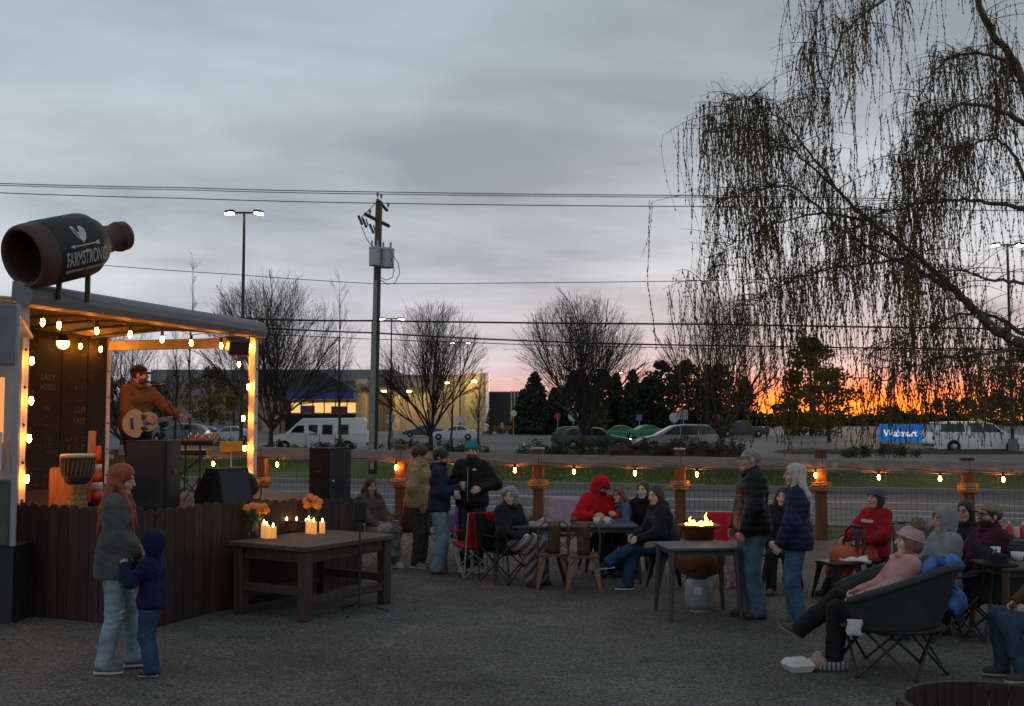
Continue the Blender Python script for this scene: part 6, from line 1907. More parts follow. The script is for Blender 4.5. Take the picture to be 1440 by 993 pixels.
def camp_chair(label, loc, yaw, col, h=.88, frame_m=None, print_=None, group='folding camp chairs'):
    m = cloth('camp_%.2f_%.2f_%.2f' % col, col); fm = frame_m or M_GREYMETAL; t = thing('camp_chair', label, 'chair', loc, yaw, group)
    mb = MB(); mb.grid(lambda u, v: ((u - .5) * .52, -.20 + v * .44, .40 + .05 * v - .05 * math.sin(pi * u) * math.sin(pi * v)), 8, 8, .012); obj('seat', mb, m, t, True)
    mb = MB(); mb.grid(lambda u, v: ((u - .5) * (.54 - .04 * v), -.21 - .16 * v - .05 * math.sin(pi * u) * (1 - .4 * v), .38 + (h - .38) * v), 8, 10, .012); bk = obj('backrest', mb, m, t, True)
    if print_:
        mb = MB(); mb.grid(lambda u, v: ((u - .5) * .26, -.245 - .16 * (.55 + v * .3) - .03, .38 + (h - .38) * (.55 + v * .3)), 4, 3, .004); obj('print', mb, cloth('print_white', (.5, .48, .46)), bk)
    for sx in (-1, 1):
        mb = MB(); mb.grid(lambda u, v: (sx * (.29 + .05 * (u - .5)), -.20 + v * .42, .63 - .02 * math.sin(pi * v)), 2, 6, .014); obj('armrest', mb, m, t, True)
        for a, b in (((sx * .28, .25, .015), (sx * .28, -.20, .44)), ((sx * .28, -.25, .015), (sx * .28, .22, .46)), ((sx * .28, .25, .015), (-sx * .26, .20, .44)), ((sx * .28, -.25, .015), (-sx * .26, -.21, .42)), ((sx * .28, -.25, .015), (sx * .275, -.38, h)), ((sx * .28, .25, .015), (sx * .29, .22, .62))):
            tube_obj('leg', [a, b], .010, fm, t, 6)
    return t


def round_camp_chair(label, loc, yaw, col, s=1.0, h=.86, group='padded camp chairs'):
    """padded bucket seat on crossed legs"""
    m = mat('padded_%.3f' % col[0], col, .75, var=.25, scale=5, bump=.3, bscale=20); t = thing('padded_camp_chair', label, 'chair', loc, yaw, group)

    def shell(u, v):
        a = (u - .5) * 2 * 2.25; e = abs(u - .5) * 2
        top = h * (1 - .30 * max(0, (e - .35) / .65) ** 1.2); z = .36 + (top - .36) * v; r = .40 + .07 * v
        return (r * math.sin(a) * 1.05 * s, (-math.cos(a) * r * (1 if math.cos(a) > 0 else 1.15) + .02 - .10 * v * max(0, math.cos(a))) * s, z * s)
    mb = MB(); mb.grid(shell, 40, 8, .055); obj('shell', mb, m, t, True)
    mb = MB(); mb.tube([shell(u, 1.0) for u in np.linspace(0, 1, 41)], .034, 8); obj('padded_rim', mb, m, t, True)
    mb = MB(); mb.lathe([(.02, .34 * s), (.40 * s, .355 * s), (.43 * s, .375 * s), (.38 * s, .40 * s), (.02, .375 * s)], 28); obj('seat', mb, m, t, True)
    for k in range(6):
        a = k * pi / 3 + .3; b = a + 1.25
        tube_obj('leg', [np.array((.43 * math.cos(a), .43 * math.sin(a), .012)) * (s, s, 1), np.array((.38 * math.cos(b), .38 * math.sin(b), .44)) * s], .012, M_BLACK, t, 7)
        tube_obj('strut', [np.array((.43 * math.cos(a), .43 * math.sin(a), .012)) * (s, s, 1), np.array((.38 * math.cos(2 * a - b), .38 * math.sin(2 * a - b), .44)) * s], .012, M_BLACK, t, 7)
        mb = MB(); mb.lathe([(.02, 0), (.02, .03)], 8, None, np.array((.43 * math.cos(a), .43 * math.sin(a), 0)) * s); obj('foot', mb, M_BLACK, t)
    return t


def steel_table(label, loc, yaw, L_, W_, h, m, name='metal_table', cat='table', splay=.06):
    t = thing(name, label, cat, loc, yaw, 'tables in the yard'); mb = MB(); mb.box((0, 0, h - .018), (L_, W_, .036), None, .01); obj('table_top', mb, m, t)
    mb = MB(); mb.box((0, 0, h - .062), (L_ - .10, W_ - .10, .05)); obj('apron', mb, m, t)
    for sx in (-1, 1):
        for sy in (-1, 1):
            mb = MB(); mb.tube([(sx * (L_ / 2 - .05), sy * (W_ / 2 - .05), h - .04), (sx * (L_ / 2 - .05 + splay), sy * (W_ / 2 - .05 + splay), 0)], [.038, .020], 8); obj('leg', mb, m, t)
    return t


BRONZE = (.15, .092, .055)
M_DKMETAL = metal_paint('dark_table', (.045, .047, .052), .5)
cafe_chair('bronze metal chair, left of two with backs to the camera', G(775, 826), .12, BRONZE)
cafe_chair('bronze metal chair, right of two with backs to the camera', G(822, 829), -.10, BRONZE)
steel_table('long dark table with mugs where the family sits', GP(795, 14.55), .02, 1.85, .72, .735, M_DKMETAL)
cafe_chair('grey metal chair under the woman in the dark coat', GP(912, 15.15), 2.4, (.10, .105, .11))
cafe_chair('dark metal chair under the crossed-leg woman', GP(938, 13.75), 1.75, (.05, .05, .055))
cafe_chair('metal chair under the man in the red hoodie', GP(838, 15.45), 3.3, (.06, .05, .045))
cafe_chair('metal chair under the girl in the denim jacket', GP(884, 15.3), 2.0, (.07, .07, .07))
camp_chair('purple camp chair behind the standing men', GP(636, 16.2), 2.4, (.13, .06, .30))
camp_chair('red folding camp chair, turned sideways beside the grey-haired woman', G(669, 810), .45, (.42, .014, .020))
camp_chair('black camp chair under the grey-haired woman', GP(716, 14.35), -2.3, (.012, .012, .013), frame_m=M_BLACK)
camp_chair('lavender camp chair back behind the long table', GP(788, 16.4), pi - .2, (.34, .29, .36), h=.92)
camp_chair('red camp chair with white print behind the fire bowl', GP(1013, 14.2), 2.9, (.50, .018, .03), print_=True)
camp_chair('dark folded chair heap by the left fence post', GP(578, 17.0), 2.8, (.05, .02, .03))
camp_chair('white plastic chair under the person with the patterned blanket', GP(525, 16.0), -2.4, (.55, .55, .55))
cafe_chair('grey metal chair under the woman in the red sweatshirt', GP(1222, 13.45), 2.0, (.16, .17, .18))
cafe_chair('empty grey metal chair right of the red sweatshirt', GP(1263, 13.4), 2.9, (.16, .17, .18))
cafe_chair('empty dark metal chair behind the grey hood', GP(1325, 12.9), 2.8, (.07, .07, .075))
cafe_chair('dark stool with arched apron left of the orange blanket', GP(1175, 13.0), 1.9, (.03, .022, .02))
round_camp_chair('big black padded camp chair in the right foreground', GP(1243, 9.35), 1.40, (.024, .024, .026), 1.04)
round_camp_chair('black padded camp chair under the man in the khaki cap', GP(1372, 11.0), 1.5, (.022, .022, .024), .95)
camp_chair('black camp chair under the grey hooded person', GP(1322, 10.7), 1.6, (.02, .02, .025), frame_m=M_BLACK)
camp_chair('black camp chair under the woman with glasses', GP(1352, 11.95), 1.7, (.02, .02, .025), frame_m=M_BLACK)
camp_chair('dark chair at the right edge of the yard', GP(1478, 8.95), 1.5, (.025, .02, .02), frame_m=M_BLACK)
cafe_chair('brown chair under the half-hidden dark-haired person', GP(1096, 13.75), 2.7, (.06, .04, .03))
steel_table('brown wooden table in the right foreground with a black hat', GP(1428, 10.35), 0.05, .66, .66, .76, wood('side_table', (.07, .04, .028)), name='wooden_table')
steel_table('dark condiment table behind the khaki cap man', GP(1428, 12.6), 0.05, .72, .6, .76, M_DKMETAL)

# tabletop things
def cup(label, px, Y, z, h=.10, r=.038, col=(.6, .6, .58), name='cup', cat='cup'):
    t = thing(name, label, cat, GP(px, Y, z), 0, 'cups and mugs'); mb = MB(); mb.lathe([(r * .75, 0), (r, h), (r * .92, h), (r * .7, .01)], 16); obj('wall', mb, mat('cup_%.2f_%.2f' % col[:2], col, .4, var=.05), t, True)
    if name == 'mug': tube_obj('handle', [(r * .9, 0, h * .8), (r * 1.7, 0, h * .6), (r * .85, 0, h * .2)], .006, mat('cup_%.2f_%.2f' % col[:2], col), t)
    if name == 'cup': mb = MB(); mb.lathe([(r * .94, h * .82), (.001, h * .825)], 16, caps=False); obj('drink', mb, mat('ale', (.10, .04, .01), .15, var=0), t)
    return t


cup('white mug in front of the red hoodie', 838, 14.42, .735, .09, .045, name='mug', cat='mug'); cup('second white mug nearer the girl', 853, 14.35, .735, .095, .045, name='mug', cat='mug')
cup('small dark mug at the middle of the long table', 805, 14.5, .735, .09, .04, (.12, .05, .03), name='mug', cat='mug')
cup('grey pitcher at the left end of the long table', 738, 14.45, .735, .21, .065, (.20, .21, .22), name='pitcher', cat='pitcher')
cup('white paper cup behind the black hat', 1394, 10.55, .76, .13, .045); cup('white bowl right of the black hat', 1424, 10.55, .76, .08, .06, name='bowl', cat='bowl')
mb = MB(); mb.lathe([(.17, 0), (.175, .012), (.09, .025), (.085, .09), (.06, .11), (.001, .112)], 24); o = obj('black_hat', mb, cloth('black_hat', (.014, .014, .016)), None, True, loc=G(1404, 795, .762)); tag(o, 'flat black hat lying on the wooden table at right', 'hat')
for i, (px, col, h, lab) in enumerate(((1395, (.35, .10, .35), .17, 'purple sauce bottle on the condiment table'), (1404, (.62, .36, .03), .15, 'yellow mustard bottle on the condiment table'), (1414, (.55, .02, .02), .19, 'red ketchup bottle on the condiment table'), (1424, (.6, .45, .35), .16, 'pale sauce bottle on the condiment table'), (1433, (.5, .03, .08), .18, 'red bottle at the right end of the condiment table'))):
    b = GP(px, 12.55, .76); t = thing('sauce_bottle', lab, 'bottle', b, 0, 'condiment bottles'); r = .035
    mb = MB(); mb.lathe([(r, 0), (r * 1.05, .02), (r, h * .65), (r * .5, h * .82)], 14); obj('bottle_body', mb, mat('sauce%d' % i, col, .4, var=.05), t, True)
    mb = MB(); mb.lathe([(r * .45, h * .82), (r * .4, h * .9), (r * .12, h), (.002, h * 1.08)], 12); obj('nozzle', mb, mat('noz%d' % (i % 2), ((.6, .6, .6), (.5, .05, .03))[i % 2], .4, var=0), t, True)

# fire table
steel_table('square dark metal table in front of the flames', GP(978, 11.95), 0.10, .78, .70, .755, M_DKMETAL, splay=.04)
b = GP(981, 12.75); t = thing('fire_bowl', 'round copper fire bowl with small flames', 'fire pit', b)
M_COPPER = mat('copper', (.24, .085, .03), .5, metal=.6, var=.35, scale=8)
mb = MB(); mb.lathe([(.12, .30), (.24, .35), (.30, .46), (.31, .56), (.27, .67), (.19, .72)], 28); obj('belly', mb, M_COPPER, t, True)
mb = MB(); mb.lathe([(.10, .0), (.16, .02), (.10, .06), (.09, .30)], 20); obj('pedestal', mb, M_BLACK, t, True)
mb = MB(); mb.lathe([(.17, .72), (.18, .84), (.235, .872), (.245, .89), (.23, .895), (.16, .86)], 32); obj('rim', mb, M_COPPER, t, True)
mb = MB(); rng = np.random.default_rng(2)
for k in range(26):
    a = rng.uniform(0, 6.28); r = .17 * math.sqrt(rng.random()); mb.ell((r * math.cos(a), r * math.sin(a), .875), (.03, .03, .02), 6, 4)
o = obj('lava_stones', mb, mat('lava', (.03, .02, .018), .9), t); o['kind'] = 'stuff'
for k in range(26):
    a = rng.uniform(0, 6.28); r = .15 * math.sqrt(rng.random()); hh = rng.uniform(.03, .06) if k else .15
    if k == 1: hh = .10
    x0, y0 = (.08, 0) if k == 0 else ((-.10, .02) if k == 1 else (r * math.cos(a), r * math.sin(a)))
    mb = MB(); mb.tube([(x0, y0, .88), (x0 + .012, y0, .88 + hh * .35), (x0 - .008, y0, .88 + hh * .7), (x0 + .01, y0, .88 + hh)], [.018, .020, .011, .002], 8); obj('flame', mb, emission('fire', (1.0, .34, .035), 20), t, True)
b = GP(980, 12.22); t = thing('propane_tank', 'grey propane tank under the metal table', 'gas tank', b)
mb = MB(); mb.lathe([(.10, .02), (.14, .035), (.155, .09), (.155, .27), (.14, .33), (.07, .36)], 24); obj('tank', mb, mat('tank_grey', (.24, .25, .25), .5, var=.15), t, True)
mb = MB(); mb.lathe([(.115, 0), (.115, .03)], 20, caps=False); obj('foot_ring', mb, M_GREYMETAL, t)
mb = MB(); mb.lathe([(.09, .35), (.095, .43)], 20, caps=False); obj('collar', mb, M_BLACK, t); tube_obj('valve', [(0, 0, .35), (0, 0, .43)], .02, M_BLACK, t)
mb = MB(); mb.grid(lambda u, v: (.157 * math.sin(-.5 + u * .5), -.157 * math.cos(-.5 + u * .5), .2 + v * .08), 4, 1); obj('sticker', mb, mat('tank_label', (.5, .5, .5), .6), t)

# barrel in the near right corner
b = GP(1392, 6.32); t = thing('barrel_fire_pit', 'dark cut-down barrel rim in the bottom right corner', 'barrel', b)
n = 30
for k in range(n):
    a0, a1 = 2 * pi * k / n + .006, 2 * pi * (k + 1) / n - .006; mb = MB(); v = []
    for z, r in ((0, .47), (.2, .53), (.42, .545), (.50, .54)):
        for rr, a in ((r, a0), (r, a1), (r - .035, a1), (r - .035, a0)): v.append((rr * math.cos(a), rr * math.sin(a), z))
    f = [(3, 2, 1, 0), (12, 13, 14, 15)] + [(i * 4 + j, i * 4 + (j + 1) % 4, i * 4 + 4 + (j + 1) % 4, i * 4 + 4 + j) for i in range(3) for j in range(4)]
    mb.add(v, f); obj('stave', mb, wood('barrel', (.040, .022, .018)), t)
for z, r in ((.12, .514), (.40, .549)): mb = MB(); mb.lathe([(r, z), (r + .006, z), (r + .006, z + .05), (r, z + .05)], 40, caps=False); obj('hoop', mb, M_BLACK, t)
mb = MB(); mb.lathe([(.001, .20), (.495, .20)], 30, caps=False); obj('ash_bed', mb, mat('ash', (.03, .022, .02), .95, var=.4), t)

# ================================================================== the people
BLK = (.014, .014, .016)
# dancing pair in front
ppl = {}
I = person('woman with long red hair in grey sweater holding a child\'s hands', G(158, 944), -1.35, 1.70, head=(-.25, -.15, 0), lean=(0, .04), hands={1: (.05, .20, .98), -1: (-.05, .22, .97)}, elbows={1: (.5, -.8, -.5), -1: (-.5, -.8, -.5)},
       ankles={1: (.10, -.06, .085), -1: (-.10, .15, .085)}, top=dict(col=(.088, .090, .092), fat=.038, hem=-.13, wr=.009, name='sweater'), legs=dict(col=(.23, .31, .36), fat=.016, flare=.012, name='jeans'), shoes=dict(col=(.12, .12, .115), sole=(.5, .48, .45)),
       hair=dict(style='long', col=(.26, .045, .014), len=.46, puff=.020, front=.045), h=.010)
_k = I['L'][1][1]
for dz, w_ in ((.02, .055), (-.03, .045)):
    mb = MB(); mb.ell(_k + np.array((.045, .048, dz)), (w_ * .5, .030, .012), 10, 6, rotz(-.8)); obj('knee_tear', mb, mat('frayed_denim', (.42, .40, .38), .95, var=.4, scale=40), I['t'], True)
I = person('small child in navy hoodie with hood up reaching to the woman', G(212, 949), 1.45, 1.12, head=(0, .05, 0), hands={1: (.05, .20, .90), -1: (-.10, .20, .90)}, elbows={1: (.5, .2, -1), -1: (-.5, .2, -1)}, ankles={1: (.07, .02, .06), -1: (-.09, -.05, .06)},
       top=dict(col=(.011, .015, .052), hood='up', fat=.035, hem=-.08, name='hoodie'), legs=dict(col=(.030, .060, .115), fat=.030, flare=.016, name='jeans'), shoes=dict(col=(.05, .02, .02), sole=(.3, .3, .3)), hair=dict(style='short', col=(.08, .04, .02)), child=True, h=.010)
mb = MB(); mb.ell(I['P'] + np.array((-.075, .085, .10)), (.035, .03, .055), 10, 8, rotz(.7)); obj('hoodie_print', mb, mat('hoodie_print', (.30, .16, .17), .9, var=.7, scale=30), I['t'], True)

# three men by the fence
person('man with curly brown hair in beige hoodie, hands in pockets', G(588, 798), -1.9, 1.72, head=(.35, -.05, 0), hands={1: (.20, .12, .90), -1: (-.20, .12, .90)}, elbows={1: (1, -.5, 0), -1: (-1, -.5, 0)}, top=dict(col=(.36, .245, .14), hood='down', fat=.04, hem=-.06, name='hoodie'), legs=dict(col=(.050, .052, .040), fat=.022), shoes=dict(col=(.25, .2, .15), sole=(.5, .45, .4)),
       hair=dict(style='short', col=(.050, .026, .016), puff=.026, rough=.012, freq=1.4))
B = person('bearded man in navy jacket and light jeans holding a cup', G(617, 806), -1.65, 1.68, head=(0, -.22, 0), hands={1: (.06, .27, 1.17), -1: (-.14, .26, 1.12)}, elbows={1: (.5, -.5, -1), -1: (-.5, -.5, -1)}, top=dict(col=(.016, .024, .055), fat=.034, hem=-.05, hood='down'), legs=dict(col=(.17, .25, .31), fat=.028, flare=.02, name='jeans'), shoes=dict(col=(.09, .055, .03), sole=(.05, .04, .03)),
           hair=dict(style='short', col=(.014, .011, .010), puff=.022, rough=.010), beard=(.014, .011, .010), skin='tan')
C = person('man in teal cap and black jacket holding a beer cup', G(664, 804), 2.75, 1.78, head=(.35, -.08, 0), hands={1: (.13, .28, 1.10), -1: (-.22, .20, 1.16)}, elbows={1: (.8, -.3, -1), -1: (-.8, -.3, -1)}, top=dict(col=BLK, fat=.04, hem=-.05, collar=True, rough=.7, zip=True), legs=dict(col=(.030, .032, .036), fat=.02), shoes=dict(col=(.5, .5, .5), sole=(.6, .6, .6)),
           hair=dict(style='short', col=(.04, .025, .016)), hat=dict(kind='cap_back', col=(.010, .20, .21)), beard=(.06, .035, .02))
mb = MB(); mb.ell(C['sh'] + C['fwd'] * .135 + C['right'] * -.09 - C['tl'] * .06, (.03, .008, .014), 10, 6); obj('chest_emblem', mb, mat('emblem_white', (.6, .6, .6), .6, var=0), C['t'])


def held_cup(info, sd, label, h=.12):
    w = info['A'][sd][2]; e = info['A'][sd][1]; d = unit(w - e); p = w + d * .075; M_ = rotz(info['t'].rotation_euler[2])
    q = M_ @ p + np.array(info['t'].location); t = thing('beer_cup', label, 'cup', q + np.array((0, 0, -.06)), 0, 'cups held in hands')
    mb = MB(); mb.lathe([(.028, 0), (.038, h), (.034, h), (.026, .008)], 14); obj('wall', mb, mat('clear_cup', (.45, .43, .40), .2, var=0, alpha=.75), t, True)
    mb = MB(); mb.lathe([(.026, .01), (.034, h * .72), (.001, h * .73)], 14); obj('beer', mb, mat('beer', (.14, .06, .015), .2, var=0), t, True)


held_cup(B, 1, 'cup in the hand of the bearded man'); held_cup(C, 1, 'beer cup held by the man in the teal cap')

# round the long table
def stripes(key, cols, scale, rotation):
    mt = bpy.data.materials.new(key); mt.use_nodes = True; nt = mt.node_tree; N = nt.nodes.new; L = nt.links.new; b = nt.nodes['Principled BSDF']
    tc = N('ShaderNodeTexCoord'); mp = N('ShaderNodeMapping'); mp.inputs['Rotation'].default_value = rotation; L(tc.outputs['Object'], mp.inputs[0])
    w = N('ShaderNodeTexWave'); w.inputs['Scale'].default_value = scale; w.inputs['Distortion'].default_value = 1.2; L(mp.outputs[0], w.inputs['Vector'])
    r = N('ShaderNodeValToRGB'); r.color_ramp.interpolation = 'CONSTANT'
    while len(r.color_ramp.elements) < len(cols): r.color_ramp.elements.new(.5)
    for i, (e, c) in enumerate(zip(r.color_ramp.elements, cols)): e.position = i / len(cols); e.color = (*c, 1)
    L(w.outputs[1], r.inputs[0]); L(r.outputs[0], b.inputs['Base Color']); b.inputs['Roughness'].default_value = .95; MATS[key] = mt; return mt


I = person('smiling woman with grey curly hair in black coat, striped blanket on her lap', GP(716, 14.3), -2.25, 1.66, sit=.37, lean=(0, -.02), head=(-1.15, -.05, 0), hands={1: (.12, .30, .62), -1: (-.12, .30, .62)}, top=dict(col=BLK, fat=.04, hem=.0, collar=True), legs=dict(col=(.02, .02, .03)), shoes=dict(col=(.03, .03, .03)), hair=dict(style='curly', col=(.24, .23, .22), puff=.022, rough=.012, freq=1.5), skin='pale')
o = drape(None, 'striped_blanket', I, stripes('blanket_stripe', [(.035, .03, .04), (.05, .02, .04), (.30, .27, .28), (.04, .035, .05), (.10, .05, .07), (.24, .21, .22)], 3.6, (0, .9, .5)), drop=.95, seed=3)
o.location = I['t'].location; o.rotation_euler = I['t'].rotation_euler; tag(o, 'dark blanket with pale stripes over the grey-haired woman\'s knees', 'blanket')
person('man in red hoodie with hood up over a black cap, leaning to the girl', GP(830, 15.35), -2.75, 1.78, sit=.42, lean=(-.12, .28), head=(.35, -.35, -.15), hands={1: (.16, .42, .80), -1: (-.16, .42, .80)}, top=dict(col=(.46, .010, .014), hood='up', fat=.045, name='hoodie'), legs=dict(col=(.02, .02, .03)), shoes=dict(col=(.03, .03, .03)), hat=dict(kind='cap', col=BLK), hair=dict(style='short', col=(.03, .02, .015)), beard=(.03, .02, .015))
person('girl with reddish hair and glasses in denim jacket', GP(882, 15.25), 2.0, 1.42, sit=.42, lean=(.05, .25), head=(.35, .05, .1), hands={1: (.10, .34, .74), -1: (-.10, .34, .74)}, top=dict(col=(.075, .13, .22), fat=.024, collar=True), legs=dict(col=(.03, .03, .05)), shoes=dict(col=(.2, .2, .2)), hair=dict(style='long', col=(.16, .055, .028), len=.26, puff=.018), glasses=True, skin='pale')
person('pale woman in dark coat looking past the navy jacket', GP(911, 15.1), 2.35, 1.66, sit=.40, lean=(.04, .12), head=(.25, .0, 0), top=dict(col=(.012, .012, .014), fat=.034, collar=True), legs=dict(col=(.02, .02, .03)), shoes=dict(col=(.03, .03, .03)), hair=dict(style='bob', col=(.05, .028, .018)), skin='pale')
person('dark-haired woman in navy jacket sitting with crossed legs', GP(936, 13.7), 1.72, 1.64, sit=.44, lean=(0, .22), head=(.55, -.08, 0), hands={1: (.08, .40, .66), -1: (-.10, .38, .64)}, ankles={1: (.06, .48, .085), -1: (.10, .72, .34)}, knees={1: (0, 1, .4), -1: (.25, .6, 1)}, toes={1: (.05, 1, 0), -1: (.1, .93, -.1)},
       top=dict(col=(.012, .015, .028), fat=.042, hood='down', puff=.11, rough=.75), legs=dict(col=(.022, .050, .105), fat=.022, flare=.012, name='jeans'), shoes=dict(col=(.025, .07, .07), sole=(.6, .6, .6)), hair=dict(style='bob', col=(.022, .014, .011), puff=.014), skin='pale')

# standing couple
person('grey-haired man standing in black quilted jacket and jeans', G(1060, 868), 1.62, 1.78, head=(.0, .10, 0), hands={1: (.20, .15, .93), -1: (-.22, .15, .93)}, elbows={1: (.8, -.7, -.2), -1: (-.8, -.7, -.2)}, ankles={1: (.11, .05, .085), -1: (-.11, -.02, .085)}, top=dict(col=(.013, .013, .014), fat=.05, puff=.075, hem=-.06, collar=True, rough=.6),
       legs=dict(col=(.080, .135, .19), fat=.030, flare=.018, name='jeans'), shoes=dict(col=(.05, .035, .028), sole=(.02, .02, .02)), hair=dict(style='short', col=(.20, .195, .19), puff=.003, rough=.004), glasses=True, skin='ruddy', h=.012)
person('woman with long white-blond hair standing in navy quilted jacket', G(1124, 884), 1.25, 1.64, head=(.25, .08, 0), hands={1: (.20, .16, .86), -1: (-.20, .16, .86)}, elbows={1: (.8, -.7, -.2), -1: (-.8, -.7, -.2)}, ankles={1: (.09, .06, .085), -1: (-.08, -.03, .085)}, top=dict(col=(.014, .020, .055), fat=.042, puff=.07, hem=-.08, collar=True, rough=.6),
       legs=dict(col=(.055, .11, .18), fat=.016, name='jeans'), shoes=dict(col=(.10, .06, .035), sole=(.2, .15, .1)), hair=dict(style='long', col=(.42, .39, .33), len=.40, puff=.014), h=.012)
person('half-hidden dark-haired person with a pink scarf behind the standing couple', GP(1098, 13.7), 2.8, 1.62, sit=.42, lean=(0, .02), head=(0, 0, 0), top=dict(col=(.02, .018, .02), fat=.04, collar=True), legs=dict(col=(.02, .02, .025)), shoes=dict(col=(.2, .1, .05)), hair=dict(style='long', col=(.018, .013, .012), len=.25), skin='pale')

# right group
I = person('woman in red sweatshirt and grey beanie under an orange blanket', GP(1222, 13.35), 2.0, 1.66, sit=.40, lean=(0, -.16), head=(.05, .08, 0), hands={1: (.16, .30, .66), -1: (-.16, .28, .66)}, ankles={1: (.10, .62, .09), -1: (-.10, .60, .09)}, top=dict(col=(.30, .012, .018), fat=.036, name='sweatshirt'), legs=dict(col=(.03, .03, .04)), shoes=dict(col=(.05, .05, .05)), hair=dict(style='bob', col=(.02, .012, .011)), hat=dict(kind='beanie', col=(.085, .085, .10)))
mb = MB(); rng = np.random.default_rng(3)
for k in range(5): mb.box(I['sh'] + I['fwd'] * .128 - I['tl'] * .10 + I['right'] * (-.08 + k * .04), (.032, .012, .035), rotz(.2))
o = obj('chest_print', mb, mat('emblem_white', (.6, .6, .6), .6, var=0), I['t']); o['kind'] = 'stuff'
o = drape(None, 'orange_blanket', I, mat('orange_quilt', (.42, .075, .016), .7, var=.2, scale=6), drop=.45, seed=6); o.location = I['t'].location; o.rotation_euler = I['t'].rotation_euler; tag(o, 'bright orange quilted blanket over the red sweatshirt woman\'s legs', 'blanket')
I = person('person in pink bobble hat lounging in the big black camp chair', GP(1240, 9.38), 1.42, 1.66, sit=.36, lean=(0, -.42), head=(-.1, .12, 0), hands={1: (.10, .22, .62), -1: (-.12, .24, .60)}, ankles={1: (.10, .70, .30), -1: (-.06, .44, .09)}, knees={1: (0, .4, 1), -1: (0, .6, 1)}, toes={1: (.1, .8, .45), -1: (0, 1, 0)},
           top=dict(col=(.44, .23, .215), fat=.045, collar=True, name='fleece'), legs=dict(col=(.016, .016, .018), fat=.03), shoes=dict(col=(.05, .045, .042), sole=(.20, .17, .15)), hair=dict(style='bob', col=(.16, .09, .05)), hat=dict(kind='beanie', col=(.46, .27, .29), pom=(.17, .11, .06)), skin='pale', h=.013)
person('person with grey hood up behind the bobble hat', GP(1318, 10.75), 1.6, 1.66, sit=.38, lean=(0, -.10), head=(.1, .05, 0), top=dict(col=(.20, .215, .23), hood='up', fat=.04), legs=dict(col=(.02, .02, .025)), shoes=dict(col=(.04, .04, .04)), hair=dict(style='bob', col=(.03, .02, .015)))
person('bearded man in khaki cap and maroon jacket looking left', GP(1376, 11.05), 1.6, 1.76, sit=.36, lean=(0, -.18), head=(.1, .16, 0), top=dict(col=(.055, .010, .026), fat=.045, collar=True, puff=.11), legs=dict(col=(.02, .02, .025)), shoes=dict(col=(.04, .04, .04)), hair=dict(style='short', col=(.05, .03, .02)), hat=dict(kind='cap', col=(.23, .175, .11)), beard=(.05, .03, .02), skin='ruddy', glasses=True)
person('dark-haired woman with glasses beside the khaki cap man', GP(1353, 11.95), 2.0, 1.62, sit=.38, lean=(0, -.05), head=(.2, .0, 0), top=dict(col=(.025, .018, .022), fat=.035, collar=True), legs=dict(col=(.02, .02, .025)), shoes=dict(col=(.04, .04, .04)), hair=dict(style='bob', col=(.02, .013, .012)), glasses=True, skin='fair')
person('person in brown coat and jeans cut off by the right edge', GP(1478, 8.95), 1.45, 1.70, sit=.42, lean=(0, .05), head=(.0, -.05, 0), hands={1: (.12, .28, .60), -1: (-.14, .26, .60)}, ankles={1: (.12, .40, .09), -1: (-.10, .30, .09)}, top=dict(col=(.10, .042, .018), fat=.045, collar=True), legs=dict(col=(.040, .070, .115), fat=.02, name='jeans'), shoes=dict(col=(.05, .045, .04), sole=(.3, .28, .26)), hair=dict(style='long', col=(.02, .013, .010), len=.5), h=.013)
I = person('seated person half hidden behind the stage skirt under a patterned blanket', GP(522, 15.95), -2.3, 1.64, sit=.40, lean=(0, -.05), head=(-.2, -.1, 0), top=dict(col=(.10, .085, .075), fat=.035), legs=dict(col=(.07, .13, .22), name='jeans'), shoes=dict(col=(.5, .5, .5), sole=(.6, .6, .6)), hair=dict(style='long', col=(.025, .015, .012), len=.32))
o = drape(None, 'patterned_blanket', I, mat('cow_print', (.40, .38, .36), .95, var=1, scale=7, col2=(.03, .025, .025)), drop=.6, seed=9); o.location = I['t'].location; o.rotation_euler = I['t'].rotation_euler; tag(o, 'black and white patterned blanket beside the stage skirt', 'blanket')
mb = MB(); mb.grid(lambda u, v: np.array((-.22 + u * .44 + .02 * math.sin(9 * v), -.05 + .10 * math.sin(u * 7) * v - .20 * v, .60 - .52 * v + .05 * math.sin(5 * u) * (1 - v))), 14, 14, .02)
o = obj('floral_blanket', mb, mat('floral', (.40, .35, .33), .95, var=1, scale=16, col2=(.20, .09, .08)), None, True, loc=GP(1036, 13.4)); tag(o, 'pale floral blanket hanging beside the red print chair', 'blanket')
